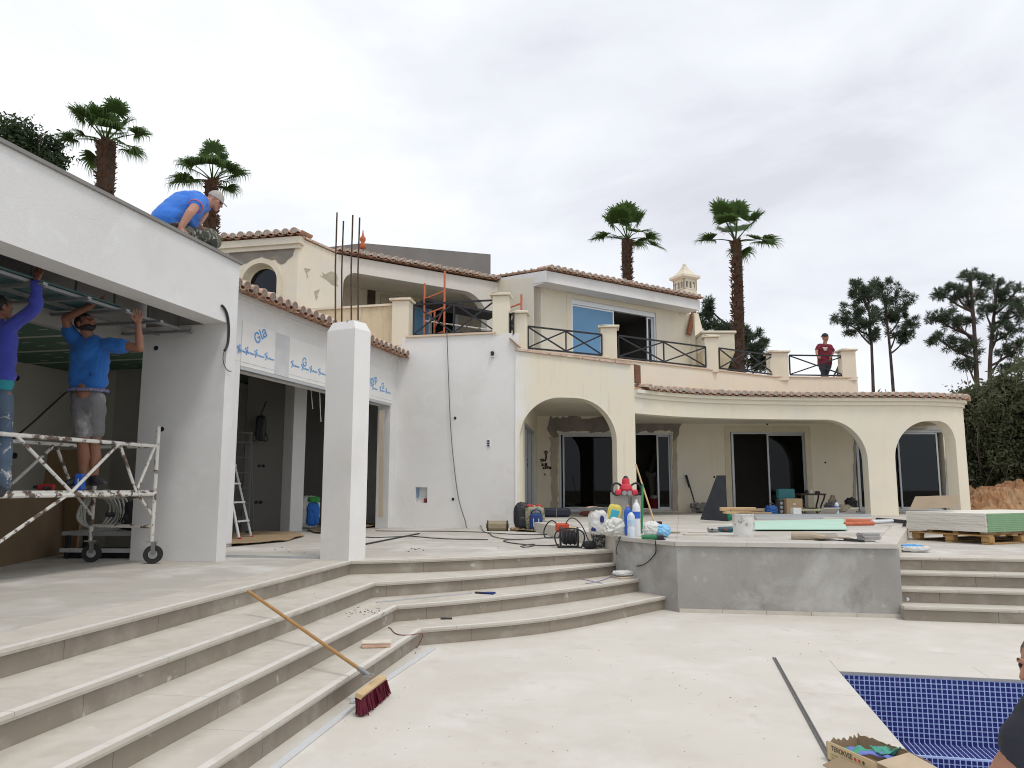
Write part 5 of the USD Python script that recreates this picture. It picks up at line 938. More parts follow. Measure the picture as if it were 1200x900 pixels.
def shoe(a, fwd, s=1.0):
    fwd = np.asarray(fwd, float); fwd /= np.linalg.norm(fwd); sd = V(-fwd[1], fwd[0], 0); g = V(a[0], a[1], a[2] - 0.085)
    return [hullp((g - fwd * .06 + UP * .035, .034), (g + fwd * .09 + sd * .02 + UP * .03, .03), (g + fwd * .09 - sd * .02 + UP * .03, .03), (g + fwd * .165 + UP * .028, .028), (a + UP * 0.0, .045), (g + fwd * .05 + UP * .07, .034))]

# ---- worker on the scaffold, blue T-shirt, arms raised
y0 = 8.1
J = lambda px, py, dy=0.0: at(px, py, y0 + dy)
P = thing('person', 'man in bright blue T-shirt and grey denim shorts on the scaffold, reaching to the ceiling', 'person', J(103, 571))
hc = J(100.5, 380, -0.04); hf = V(0.80, -0.40, 0.42); sk, L, ax, _ = head_parts(hc, hf, V(-0.25, 0, 1))
nk, shl, shr = J(106, 397), J(84, 400, 0.02), J(129, 403, -0.04); ell_, wrl = J(77, 373, -0.12), J(107, 358, -0.2); elr, wrr = J(164, 408, -0.12), J(162, 381, -0.16)
chest, belly, hip = J(106, 412), J(104, 440), J(103, 462); hl, hr = J(95, 470), J(112, 470); kl, kr = J(97, 520, -0.06), J(110, 520, 0.04); al, ar_ = J(97, 560, 0.02), J(110, 560, 0.08)
skin = sk + [bone(nk, hc - UP * 0.06, .062, .055), bone(shl, ell_, .052, .045), bone(ell_, wrl, .044, .03), bone(shr, elr, .052, .045), bone(elr, wrr, .044, .03), hullp((chest, .085), (belly, .085), (hip, .12))]
skin += hand(wrl, V(0.9, -0.2, 0.35), V(0.2, -0.3, 0.8), V(0.1, -0.9, -0.2), 0.35, 0.1) + hand(wrr, V(-0.05, 0, 1), V(0.3, -0.9, 0), V(-0.9, -0.3, 0.1), 0.3, 0.12)
for k_, a_ in ((kl, al), (kr, ar_)): skin += [bone(k_ + UP * 0.15, k_, .072, .058), hullp((k_, .056), (k_ * 0.6 + a_ * 0.4 + V(0, 0.025, 0), .06)), bone(k_ * 0.6 + a_ * 0.4 + V(0, 0.02, 0), a_, .056, .037)]
part(P, 'body', fuse(skin, 0.022, 6), SKIN_D, smooth=True)
face(P, L, None, SKIN_D); part(P, 'hair', fuse([hair_mesh(L, ax)], 0.02, 3), HAIR, smooth=True)
part(P, 'beard', fuse([hullp((L(.06, .03, -.06), .03), (L(.06, -.03, -.06), .03), (L(.074, 0, -.092), .025), (L(-.01, .055, -.045), .028), (L(-.01, -.055, -.045), .028))], 0.02, 3), HAIR, smooth=True)
TEE = mat('bright_blue_cotton', (0.012, 0.10, 0.34), 0.85, 0.1, 5, 0.2, 60, sheen=0.1)
sh = [hullp((J(93, 404), .1), (J(117, 406), .1), (chest + UP * -0.03, .145)), hullp((J(94, 415), .105), (J(116, 416), .105), (J(95, 447), .12), (J(112, 448), .115)), hullp((J(96, 446), .125), (J(111, 448), .125)), bone(J(92, 403), shl + (ell_ - shl) * 0.42, .085, .078), bone(J(118, 406), shr + (elr - shr) * 0.45, .085, .078), hullp((J(100, 399), .07), (J(111, 400), .07))]
part(P, 't_shirt', fuse(sh, 0.025, 6, 0.045, 1), TEE, smooth=True)
DEN = mat('worn_grey_denim', (0.13, 0.13, 0.135), 0.9, 0.2, 4, 0.3, 90, dirt=((0.33, 0.32, 0.30), 4, 0.52, 0.66, 0.8))
so = [hullp((J(95, 466), .105), (J(111, 466), .105), (J(96, 476), .11), (J(110, 476), .11)), bone(J(95, 476), kl + UP * 0.13, .108, .092), bone(J(111, 476), kr + UP * 0.13, .108, .092)]
part(P, 'shorts', fuse(so, 0.025, 5, 0.045, 2), DEN, smooth=True)
wb = [J(103, 458) + V(math.cos(t) * 0.2, math.sin(t) * 0.15, 0) for t in np.linspace(0, 2 * math.pi, 24)[:-1]]
part(P, 'waistband', tube(wb, 0.018, 8, closed=True), mat('patterned_waistband', (0.12, 0.12, 0.2), 0.8, 0.9, 60))
part(P, 'shoe', fuse(shoe(al, V(-0.5, -0.8, 0)), 0.045, 3), DARK, smooth=True); part(P, 'shoe', fuse(shoe(ar_, V(0.9, -0.4, 0)), 0.045, 3), DARK, smooth=True)

# ---- second scaffold worker, mostly cut by the left edge
y0 = 7.05
P = thing('person', 'worker in purple long sleeved top at the left edge, one arm raised', 'person', J(-8, 590))
hc = J(0, 361); sk, L, ax, _ = head_parts(hc, V(0.35, 0.8, 0.3))
nk, shl, shr = J(-6, 378), J(-32, 386), J(14, 384); elr, wrr = J(42, 360, -0.05), J(43, 331, -0.1); ell_, wrl = J(-52, 352), J(-40, 322)
skin = sk + [bone(nk, hc - UP * 0.05, .062, .057), bone(shr, elr, .05, .042), bone(elr, wrr, .042, .03), bone(shl, ell_, .05, .042), bone(ell_, wrl, .042, .03), hullp((J(-8, 400), .1), (J(-8, 460), .1))] + hand(wrr, V(0.0, 0.1, 1), V(0.2, 0.9, 0), V(-0.95, 0.1, 0.1), 0.35, 0.08) + hand(wrl, V(0.1, 0, 1), V(0, .9, 0), V(0.9, 0, 0), 0.4)
for x0_ in (-19, 2): skin += [bone(J(x0_, 465), J(x0_, 530), .09, .062), bone(J(x0_, 530), J(x0_, 572), .06, .04)]
part(P, 'body', fuse(skin, 0.022, 6), SKIN_D, smooth=True); part(P, 'hair', fuse([hair_mesh(L, ax, 0.04, 0.06, -0.08)], 0.02, 3), HAIR, smooth=True); face(P, L, None, SKIN_D)
PURP = mat('purple_blue_knit', (0.03, 0.04, 0.26), 0.9, 0.12, 5, 0.3, 60, sheen=0.1)
part(P, 'long_sleeved_top', fuse([hullp((J(-27, 390), .09), (J(8, 390), .09), (J(-20, 440), .12), (J(1, 440), .12)), bone(J(6, 388), elr, .075, .058), bone(elr, elr * 0.08 + wrr * 0.92, .058, .042), bone(J(-27, 390), ell_, .075, .058), bone(ell_, wrl, .058, .042), hullp((J(-10, 380), .07), (J(-2, 380), .07))], 0.025, 6, 0.045, 3), PURP, smooth=True)
part(P, 'undershirt', fuse([hullp((J(-20, 450), .115), (J(0, 449), .115))], 0.03, 4), mat('teal_cotton', (0.02, 0.2, 0.24), 0.9), smooth=True)
part(P, 'trousers', fuse([hullp((J(-19, 466), .115), (J(-1, 466), .115)), bone(J(-18, 470), J(-18, 570), .11, .075), bone(J(0, 470), J(2, 570), .11, .075)], 0.03, 5, 0.03, 4), mat('paint_stained_trousers', (0.06, 0.09, 0.13), 0.9, 0.3, 3, dirt=((0.55, 0.55, 0.52), 7, 0.56, 0.62, 0.9)), smooth=True)
part(P, 'shoe', fuse(shoe(J(2, 572), V(0.3, -0.9, 0)) + shoe(J(-18, 572), V(-0.2, -0.9, 0)), 0.045, 3), DARK, smooth=True)

# ---- worker kneeling on the flat roof
pr_ = ow(213, 272, PW - E1 * 0.16, D1); J0 = J
def J(px, py, dy=0.0): return ow(px, py, PW - E1 * (0.22 + dy), D1)
P = thing('person', 'man in blue T-shirt and camouflage trousers kneeling on the flat roof edge', 'person', pr_)
hc = J(252, 236, 0.02); sk, L, ax, _ = head_parts(hc, V(0.78, -0.05, -0.45), V(0.3, 0, 1))
hipj, sh1, sh2 = J(196, 262, 0.12), J(234, 236, -0.1), J(238, 236, 0.26); e1_, w1 = J(222, 250, -0.16), J(211, 268, -0.10); e2, w2 = J(240, 250, 0.3), J(233, 263, 0.2)
skin = sk + [bone(J(240, 236, 0.08), hc - V(0.03, 0, 0.03), .065, .06), bone(sh1 * 0.75 + e1_ * 0.25, e1_, .06, .05), bone(e1_, w1, .05, .032), bone(sh2 * 0.7 + e2 * 0.3, e2, .056, .048), bone(e2, w2, .048, .032), hullp((hipj, .125), (J(203, 266, 0.12), .1)), hullp((J(200, 255, 0.12), .11), (J(226, 243, 0.1), .1))]
skin += hand(w1, V(0.35, -0.2, -0.9), V(0.1, 0.9, -0.3), V(0.9, -0.1, 0.3), 0.25, 0.15) + hand(w2, V(0.5, -0.1, -0.85), V(-0.3, 0.9, 0), V(-0.8, 0, -0.3), 0.4)
part(P, 'body', fuse(skin, 0.022, 6), SKIN_R, smooth=True); face(P, L, None, SKIN_R)
BT = mat('royal_blue_tee', (0.03, 0.16, 0.58), 0.85, 0.1, 5, 0.2, 60, sheen=0.1)
tee = [hullp((J(193, 258, 0.12), .155), (J(203, 249, 0.12), .165)), hullp((J(203, 249, 0.12), .165), (J(216, 240, 0.1), .165), (J(230, 238, 0.1), .15)), hullp((J(230, 238, -0.04), .105), (J(232, 238, 0.22), .105), (J(222, 250, 0.12), .1), (J(228, 252, 0.12), .08)), bone(J(232, 236, -0.06), sh1 + (e1_ - sh1) * 0.35, .095, .085), bone(J(233, 237, 0.22), sh2 + (e2 - sh2) * 0.5, .09, .075), bone(J(214, 252, 0.14), J(226, 262, 0.16), .11, .07)]
part(P, 't_shirt', fuse(tee, 0.025, 6, 0.045, 5), BT, smooth=True)
cu = sh1 + (e1_ - sh1) * 0.42; d_, r__, u__ = frame(e1_ - sh1); part(P, 'pink_cuff', tube([cu + r__ * math.cos(t) * .082 + u__ * math.sin(t) * .082 for t in np.linspace(0, 2 * math.pi, 22)[:-1]], .007, 6, closed=True), mat('pink_trim', (0.6, 0.13, 0.15), 0.8))
CAMO = mat('camouflage_cloth', (0.17, 0.165, 0.13), 0.9, 0.1, 3, 0.3, 80, dirt=[((0.04, 0.045, 0.035), 9, 0.48, 0.52, 0.95), ((0.42, 0.40, 0.34), 11, 0.58, 0.61, 0.9)])
part(P, 'camouflage_trousers', fuse([bone(J(205, 270, 0.08), J(252, 282, 0.06), .105, .088), bone(J(252, 284, 0.06), J(222, 296, 0.14), .085, .06), bone(J(205, 268, 0.26), J(248, 276, 0.3), .1, .085), bone(J(248, 276, 0.3), J(215, 296, 0.3), .08, .06), hullp((J(205, 268, 0.02), .09), (J(205, 268, 0.24), .09))], 0.025, 6, 0.03, 6), CAMO, smooth=True)
part(P, 'belt', tube(spline([J(190, 266, 0.0), J(199, 263, -0.08), J(208, 264, -0.06)], 5), 0.016, 6), DARK)
CAPG = mat('grey_cap_cloth', (0.36, 0.33, 0.31), 0.9, 0.12, 8, 0.3, 90)
f_, r2_, u2_ = ax; cut = m3.Manifold.cube([1, 1, 0.5]).translate([-0.5, -0.5, -0.5]); T = np.zeros((3, 4)); T[:, :3] = np.stack([f_, r2_, u2_], 1); T[:, 3] = L(0, 0, 0.035)
cp_ = part(P, 'cap', fuse([ell(L(-.014, 0, .04), ax, (.108, .088, .1)) - cut.transform(T)], 0.02, 3), CAPG, smooth=True)
part(cp_, 'peak', fuse([hullp((L(.07, .05, .045), .006), (L(.07, -.05, .045), .006), (L(.15, .03, .02), .006), (L(.15, -.03, .02), .006), (L(.165, 0, .018), .006))], 0.02, 2), CAPG, smooth=True)

# ---- man on the upper balcony
J = J0
y0 = 22.1
P = thing('person', 'man in maroon T-shirt and dark cap standing behind the balcony railing', 'person', V(J(967, 450)[0], y0, 4.33))
hc = J(967, 396); sk, L, ax, _ = head_parts(hc, V(0.45, -0.85, -0.2))
sl, sr = J(959, 405), J(974, 406); el1, w1 = J(957, 412, -0.1), J(957.5, 416, -0.35); el2, w2 = J(976, 413, 0.02), J(973, 419, -0.15)
hz = 4.33 + 0.09; skin = sk + [bone(J(966.5, 404), hc - UP * 0.06, .058, .052), bone(sl, el1, .048, .042), bone(el1, w1, .042, .03), bone(sr, el2, .048, .042), bone(el2, w2, .042, .03), hullp((J(966.5, 411), .09), (J(967, 425), .09))] + hand(w1, V(0, -0.7, -0.6), V(0, -.6, -.7), V(0.9, 0, 0), 0.7) + hand(w2, V(-0.3, -0.5, -0.7), V(-.8, .2, .2), V(0, -.8, .5), 0.5)
part(P, 'body', fuse(skin, 0.025, 5), SKIN, smooth=True); face(P, L, None, SKIN)
part(P, 'cap', fuse([ell(L(-.016, 0, .045), ax, (.107, .09, .1)) - (lambda T: cut.transform(T))(np.c_[np.stack(ax, 1), L(0, 0, 0.03)]), hullp((L(-.1, .04, .03), .01), (L(-.1, -.04, .03), .01), (L(-.16, 0, .02), .01))], 0.02, 3), mat('black_cap', (0.02, 0.02, 0.025), 0.8), smooth=True)
MAR = mat('maroon_cotton', (0.15, 0.016, 0.03), 0.9, 0.12, 5, 0.2, 60)
ts = part(P, 't_shirt', fuse([hullp((J(961, 406), .09), (J(972, 407), .09), (J(963, 426), .12), (J(970, 426), .12)), bone(J(961, 406), sl * 0.4 + el1 * 0.6, .08, .07), bone(J(972, 407), sr * 0.4 + el2 * 0.6, .08, .07)], 0.03, 5, 0.045, 7), MAR, smooth=True)
q = J(967, 409, -0.125); part(ts, 'white_print', [bx(q + V(0, 0, 0.04 - i * 0.035), (0.14 - 0.03 * i, 0.02, 0.022)) for i in range(3)], MORTAR_W)
fl_, fr_ = V(J(964, 430)[0], y0, hz), V(J(970, 430)[0], y0 + 0.12, hz)
part(P, 'jeans', fuse([hullp((J(963.5, 428), .11), (J(970, 428), .11)), bone(J(963.5, 430), fl_ + UP * 0.42, .1, .065), bone(fl_ + UP * 0.42, fl_, .065, .05), bone(J(970, 430), fr_ + UP * 0.42, .1, .065), bone(fr_ + UP * 0.42, fr_, .065, .05)], 0.03, 5, 0.02, 8), mat('dark_jeans', (0.045, 0.05, 0.065), 0.9, 0.2, 5), smooth=True)
part(P, 'shoe', fuse(shoe(fl_, V(0.2, -1, 0)) + shoe(fr_, V(0.4, -1, 0)), 0.045, 3), DARK, smooth=True)

# ---- man standing in the pool, cut by the right edge
y0 = 3.2
P = thing('person', 'man in dark T-shirt in the pool, cut off by the right edge', 'person', V(J(1240, 800)[0], y0, -0.9))
hc = J(1226, 781); sk, L, ax, _ = head_parts(hc, V(-0.97, -0.12, -0.16))
sl, sr = J(1222, 842, -0.16), J(1236, 838, 0.2); el1, w1 = J(1178, 905, -0.1), J(1140, 960, 0.02); el2, w2 = J(1200, 905, 0.3), J(1165, 945, 0.3)
skin = sk + [hullp((J(1235, 826, 0.02), .066), (hc - V(-.03, 0, .06), .062)), bone(sl, el1, .066, .052), bone(el1, w1, .05, .034), bone(sr, el2, .062, .05), bone(el2, w2, .048, .034)] + hand(w1, V(-0.9, 0, -0.4), V(0, 0, -1), V(0, .9, 0), 0.5, 0.08) + hand(w2, V(-0.9, -0.2, -0.4), V(0, 0, -1), V(0, -.9, 0), 0.5, 0.08)
lg1, lg2 = V(J(1245, 900)[0] + .05, y0 - .1, -0.9), V(J(1245, 900)[0] + .1, y0 + .18, -0.9)
skin += [bone(lg1 + UP * 0.85, lg1 + UP * 0.48, .09, .065), bone(lg1 + UP * 0.48, lg1 + UP * .08, .06, .04), bone(lg2 + UP * 0.85, lg2 + UP * 0.48, .09, .065), bone(lg2 + UP * 0.48, lg2 + UP * .08, .06, .04), hullp((J(1240, 850), .1), (J(1245, 960), .11))]
part(P, 'body', fuse(skin, 0.018, 7), SKIN_R, smooth=True); face(P, L, None, SKIN_R)
part(P, 'hair', fuse([hair_mesh(L, ax, 0.055, 0.085, -0.03)], 0.02, 3), mat('greying_hair', (0.12, 0.10, 0.085), 0.7, 0.3, 60), smooth=True)
DT = mat('charcoal_cotton', (0.028, 0.03, 0.04), 0.9, 0.15, 5, 0.2, 60)
part(P, 't_shirt', fuse([hullp((J(1232, 845, -0.12), .105), (J(1240, 842, 0.16), .105), (J(1240, 950, -0.08), .15), (J(1245, 950, 0.1), .15)), bone(J(1228, 843, -0.14), sl * 0.45 + el1 * 0.55, .098, .085), bone(J(1238, 840, 0.18), sr * 0.45 + el2 * 0.55, .095, .08)], 0.025, 6, 0.045, 9), DT, smooth=True)
part(P, 'shorts', fuse([hullp((lg1 + UP * 0.9, .13), (lg2 + UP * 0.9, .13)), bone(lg1 + UP * 0.85, lg1 + UP * 0.5, .12, .1), bone(lg2 + UP * 0.85, lg2 + UP * 0.5, .12, .1)], 0.03, 5, 0.02, 10), mat('khaki_cloth', (0.2, 0.18, 0.13), 0.9), smooth=True)
part(P, 'shoe', fuse(shoe(lg1 + UP * .085, V(-1, 0, 0)) + shoe(lg2 + UP * .085, V(-1, .1, 0)), 0.045, 3), DARK, smooth=True)
# ================================================================ SCAFFOLDS
SCW = mat('chipped_white_paint', (0.60, 0.585, 0.54), 0.75, 0.08, 6, 0.4, 60, dirt=[((0.10, 0.06, 0.045), 9, 0.53, 0.57, 0.95), ((0.35, 0.07, 0.05), 3.0, 0.68, 0.72, 0.7)])
RUBBER = mat('black_rubber', (0.022, 0.022, 0.022), 0.8, 0.15, 20); STEEL = mat('dull_steel', (0.32, 0.32, 0.32), 0.45, 0.15, 12, metal=0.8)
SR = gz(176, 660.5, ZT); SR = V(SR[0], SR[1], 0); SL = V(*(SR + (-D1 * 2.25))[:2], 0); BK = -E1 * 0.82
sc = thing('scaffold', 'rolling white painted scaffold platform under the extension ceiling', 'scaffold', SR + UP * ZT)
PZ = 1.46
zt_r = at(189, 500, SR[1])[2]; zrail = at(187, 523, SR[1])[2]
ends = []
for nm_, p in (('right', SR), ('left', SL)):
    for q in (p, p + BK):
        part(sc, 'post', tube([q + UP * (ZT + 0.25), q + UP * (zt_r if nm_ == 'right' else zt_r + 0.35)], 0.024, 10), SCW, smooth=30)
        wq = q + E1 * 0.03 + UP * (ZT + 0.105); E_ = V(0.25, -0.97, 0)
        w = part(sc, 'castor', [tube([wq - E_ * 0.022, wq + E_ * 0.022], 0.105, 20)], RUBBER, smooth=30)
        part(w, 'rim', tube([wq - E_ * 0.026, wq + E_ * 0.026], 0.05, 14), STEEL, smooth=30)
        part(w, 'fork', [beam(wq + E_ * 0.034, wq * V(1, 1, 0) + E_ * 0.034 + UP * (ZT + 0.24), 0.05, 0.006), beam(wq - E_ * 0.034, wq * V(1, 1, 0) - E_ * 0.034 + UP * (ZT + 0.24), 0.05, 0.006), bx(q + UP * (ZT + 0.245), (0.11, 0.09, 0.015), 0.2)], STEEL)
    for z in (ZT + 0.42, PZ - 0.06, zrail): part(sc, 'crossbar', tube([p + UP * z, p + BK + UP * z], 0.02, 8), SCW, smooth=30)
for b in (V(0, 0, 0), BK): part(sc, 'guard_rail', tube([SL + b + UP * zrail, SR + b + UP * zrail], 0.021, 8), SCW, smooth=30); part(sc, 'ledger', tube([SL + b + UP * (PZ - 0.03), SR + b + UP * (PZ - 0.03)], 0.022, 8), SCW, smooth=30)
m1, m2 = SL + (SR - SL) * 0.5, None
for b in (V(0, 0, 0), BK):
    for (u0, z0), (u1, z1) in (((0.12, zrail), (0.44, PZ)), ((0.44, PZ), (0.72, zrail)), ((0.72, zrail), (0.86, PZ)), ((0.86, PZ), (0.98, zrail)), ((0.86, PZ), (0.995, PZ - 0.28)), ((0.44, PZ), (0.02, PZ - 0.52))):
        part(sc, 'brace', tube([SL + b + (SR - SL) * u0 + UP * z0, SL + b + (SR - SL) * u1 + UP * z1], 0.0165, 8), SCW, smooth=30)
for i in range(3): part(sc, 'platform_board', beam(SL + BK * (0.17 + 0.33 * i) - D1 * 0.1 + UP * (PZ - 0.01), SR + BK * (0.17 + 0.33 * i) - D1 * 0.02 + UP * (PZ - 0.01), 0.26, 0.05), SCW)
q = at(94, 563, 8.0); q[2] = PZ + 0.016
can = thing('paint_can', 'small blue can standing on the scaffold platform beside the shoes', 'can', q)
part(can, 'can_body', cbx(q + UP * 0.085, (0.09, 0.07, 0.17), 0.012), mat('blue_can_print', (0.02, 0.09, 0.42), 0.4)); part(can, 'white_mark', bx(q + V(0, -0.0365, 0.09), (0.012, 0.003, 0.06)), ALU_W)
q = at(56, 571, 8.0); q[2] = PZ + 0.016
dr = thing('cordless_drill', 'red and black drill lying on the scaffold platform', 'drill', q)
part(dr, 'drill_body', [tube([q + V(-0.09, 0, 0.035), q + V(0.06, 0, 0.035)], 0.032, 10)], mat('red_tool_plastic', (0.42, 0.03, 0.03), 0.5), smooth=30); part(dr, 'chuck', tube([q + V(-0.15, 0, 0.035), q + V(-0.09, 0, 0.035)], [0.012, 0.026], 10), DARK); part(dr, 'grip', cbx(q + V(0.03, -0.06, 0.025), (0.04, 0.12, 0.035), 0.01), DARK)

# orange scaffold on the left balcony
OB = V(*at(500, 380, 18.9)[:2], 4.8)
os_ = thing('scaffold', 'small orange tube scaffold with dark planks on the left balcony', 'scaffold', OB)
pts_ = {k: V(*at(px, 380, y)[:2], 4.8) for k, px, y in (('a', 497, 18.6), ('b', 520.5, 18.2), ('c', 509, 19.6), ('d', 586, 19.4), ('e', 575, 20.3))}
for k, zt__ in (('a', 6.55), ('b', 6.75), ('c', 6.35)): part(os_, 'standard', tube([pts_[k], V(*pts_[k][:2], zt__)], 0.024, 8), ORANGE, smooth=30)
for z in (5.15, 5.75, 6.15): part(os_, 'rung', tube([V(*pts_['a'][:2], z), V(*pts_['b'][:2], z + 0.1)], 0.02, 8), ORANGE, smooth=30)
part(os_, 'rung', tube([V(*pts_['c'][:2], 5.6), V(*pts_['b'][:2], 5.85)], 0.02, 8), ORANGE); part(os_, 'rung', tube([V(*pts_['a'][:2], 5.15), V(*pts_['c'][:2], 5.15)], 0.02, 8), ORANGE)
for i in range(3): part(os_, 'plank', beam(V(*pts_['a'][:2], 6.12) + N3 * 0.25 * i, V(*pts_['d'][:2], 5.93) + N3 * 0.25 * i, 0.22, 0.06), mat('dark_scaffold_plank', (0.035, 0.033, 0.036), 0.9, 0.4, 14, 0.4, 40))
for z in (5.6, 5.2): part(os_, 'rail', tube([V(*pts_['a'][:2], z), V(*pts_['d'][:2], z - 0.1)], 0.018, 8), SCW)
part(os_, 'brace', tube([V(*pts_['e'][:2], 5.0), V(*pts_['d'][:2], 5.9)], 0.014, 6), DARK)
q = V(*at(546, 388, 18.4)[:2], 4.88); tb = thing('tool_tub', 'blue plastic tub with a white strip on the left balcony', 'tub', q)
part(tb, 'tub', lathe(q, [(0, 0), (0.17, 0), (0.23, 0.34), (0.215, 0.34), (0.16, 0.02), (0, 0.02)], 18), mat('blue_plastic', (0.02, 0.13, 0.45), 0.4)); part(tb, 'white_strip', beam(q + V(-0.2, -0.26, 0.05), q + V(0.2, -0.26, 0.3), 0.04, 0.02), ALU_W)
# orange frame end seen over the small pillar
q = V(*at(611, 366, 18.0)[:2], 4.8); of = thing('orange_tube_bracket', 'short orange tube end sticking up behind the small balcony pillar', 'bracket', q)
part(of, 'tube_upright', tube([q, V(q[0], q[1], at(611, 345, 18.0)[2])], 0.026, 8), ORANGE, smooth=30); part(of, 'tube_arm', tube([at(611, 355.5, 18.0), at(597, 360.5, 18.3)], 0.022, 8), ORANGE)

# ================================================================ INSIDE THE EXTENSION AND THE GLAZED ROOM
MDF = mat('brown_board', (0.155, 0.105, 0.06), 0.85, 0.12, 1.2, 0.1, 60)
def upright_panel(name, label, catn, p, q, z0, z1, th, m, lean=0.0):
    n = np.cross(q - p, UP); n /= np.linalg.norm(n); a = [p + UP * z0, q + UP * z0, q + UP * z1 + n * lean, p + UP * z1 + n * lean]
    v = np.array([x + n * s for s in (0, th) for x in a]); return solo(name, trimesh.convex.convex_hull(v), m, label, catn)
g0, g1 = gz(-60, 676, ZT), gz(76, 648, ZT)
upright_panel('leaning_board', 'large low brown board standing on the floor under the scaffold platform', 'board', V(*g0[:2], 0), V(*g1[:2], 0), ZT + 0.001, 1.42, 0.04, MDF, -0.1)
pa, pb_ = V(*at(47, 560, 10.6)[:2], 0), V(*at(97, 560, 10.3)[:2], 0)
upright_panel('leaning_board', 'taller brown board with pale edge leaning on the extension back wall', 'board', pa, pb_, ZT + 0.001, at(60, 527, 10.5)[2], 0.03, mat('light_brown_board', (0.25, 0.165, 0.085), 0.85, 0.1, 1.2), -0.12)
cabn = [at(0, 525, 8.6), at(28, 504, 8.65), at(55, 480, 8.6), at(84, 455, 8.35)]
solo('black_cable', wire(cabn, 0.012), DARK, 'taut black cable running to the waist of the blue shirted worker', 'cable', smooth=True)
q = at(117, 612, 9.4); cb0 = gz(128, 652, ZT)
ts_ = thing('tile_saw', 'pale metal tile saw frame on the floor behind the scaffold wheels', 'tile saw', V(*at(128, 650, 9.9)[:2], ZT))
o = V(*at(128, 650, 9.9)[:2], 0); 
part(ts_, 'table', [beam(o + V(-0.5, 0.05, ZT + 0.30), o + V(0.5, -0.05, ZT + 0.30), 0.45, 0.05)], ALU); part(ts_, 'rail', beam(o + V(-0.5, -0.2, ZT + 0.1), o + V(0.5, -0.3, ZT + 0.1), 0.05, 0.05), ALU_W)
for x in (-0.42, 0.42): [part(ts_, 'saw_leg', beam(o + V(x, y_, ZT), o + V(x, y_, ZT + 0.28), 0.05, 0.05), DARK) for y_ in (-0.2, 0.2)]
part(ts_, 'water_tray', bx(o + V(0, 0, ZT + 0.06), (0.9, 0.3, 0.1)), DARK)
hz_ = o + UP * (ZT + 0.33); rg = np.random.default_rng(3); ring = []
for i in range(7): r0 = 0.2 + 0.012 * i; ring.append(tube([hz_ + V(-0.15 + 0.02 * i, -0.16 + 0.012 * i, 0.235) + V(math.cos(t) * r0, 0.03 * math.sin(3 * t + i), math.sin(t) * r0 * 0.98) for t in np.linspace(0, 2 * math.pi, 30)[:-1]], 0.013, 6, closed=True))
hs_ = thing('coiled_hose', 'coil of grey white hose under the scaffold platform', 'hose', hz_); part(hs_, 'coil', ring, mat('grey_hose', (0.42, 0.42, 0.38), 0.6), smooth=True); part(hs_, 'tie', tube([hz_ + V(0.03, -0.2, 0.2), hz_ + V(0.09, -0.13, 0.2)], 0.03, 8), DARK)
solo('black_bag', puffy(hz_ + V(0.27, 0.0, 0.0), (0.34, 0.25, 0.36), 0.2, 3, 0.1, 3, 4), DARK, 'black cloth bag beside the coiled hose under the platform', 'bag', smooth=True)
# step ladders
def ladder(label, p, rz, h, w, spread, n, m, foot):
    t = thing('step_ladder', label, 'ladder', p); c, s = math.cos(rz), math.sin(rz); X, Y = V(c, s, 0), V(-s, c, 0); top = p + Y * spread / 2 + UP * h
    for sg in (-1, 1):
        a, b = p + X * sg * w / 2, top + X * sg * w * 0.36; part(t, 'front_rail', beam(a, b, 0.05, 0.022), m); a2 = p + Y * spread + X * sg * w / 2; part(t, 'back_rail', beam(a2, b, 0.04, 0.02), m)
        part(t, 'rubber_foot', cbx(a + UP * 0.03, (0.055, 0.055, 0.06), 0.01), foot); part(t, 'rubber_foot', cbx(a2 + UP * 0.03, (0.05, 0.05, 0.06), 0.01), foot)
    for i in range(1, n + 1): u = i / (n + 0.6); ww = w / 2 * (1 - u) + w * 0.36 * u; k = p + (top - p) * u; part(t, 'rung', beam(k - X * ww, k + X * ww, 0.07, 0.025), m)
    part(t, 'top_plate', bx(top + UP * 0.01, (w * 0.8, 0.2, 0.03), rz), m)
RED = mat('red_plastic', (0.40, 0.02, 0.025), 0.5)
lf = gz(282, 634, ZT); ladder('aluminium step ladder with red feet just inside the glazed opening', lf + V(0, 0.25, 0), 1.5, 1.75, 0.5, 0.95, 5, ALU_W, RED)
lf2 = V(*at(281, 612, 14.6)[:2], ZT); ladder('dark narrow step ladder deeper inside the glazed room', lf2 + V(-0.1, 0, 0), 0.1, 1.9, 0.5, 0.4, 6, mat('dull_ladder', (0.14, 0.14, 0.14), 0.6), DARK)
sq = V(*at(362, 617, 16.8)[:2], ZT); sk_ = thing('plaster_sack', 'open blue, white and green printed sack inside the glazed room', 'sack', sq)
SACK = mat('white_woven_sack', (0.62, 0.62, 0.6), 0.8, 0.1, 8, 0.3, 60)
part(sk_, 'sack_body', puffy(sq, (0.42, 0.28, 0.68), 0.3, 4, 0.1, 3, 2), SACK, smooth=True)
fp = sq + V(0.07, -0.16, 0); part(sk_, 'blue_print', puffy(sq + V(0.075, -0.02, 0.05), (0.27, 0.285, 0.5), 0.3, 5, 0.08, 3, 2), mat('sack_blue', (0.02, 0.14, 0.5), 0.7, 0.3, 9), smooth=True); part(sk_, 'green_print', puffy(sq + V(0.09, -0.015, 0.55), (0.25, 0.28, 0.13), 0.3, 5, 0.08, 3, 2), mat('sack_green', (0.04, 0.28, 0.06), 0.7), smooth=True); part(sk_, 'red_print', puffy(sq + V(-0.14, -0.02, 0.45), (0.13, 0.27, 0.2), 0.3, 5, 0.08, 3, 3), mat('sack_red', (0.35, 0.06, 0.04), 0.7), smooth=True)
hb = at(305, 517, 15.25); bkp = thing('hanging_backpack', 'black backpack hanging by its strap on the dark room wall', 'backpack', hb)
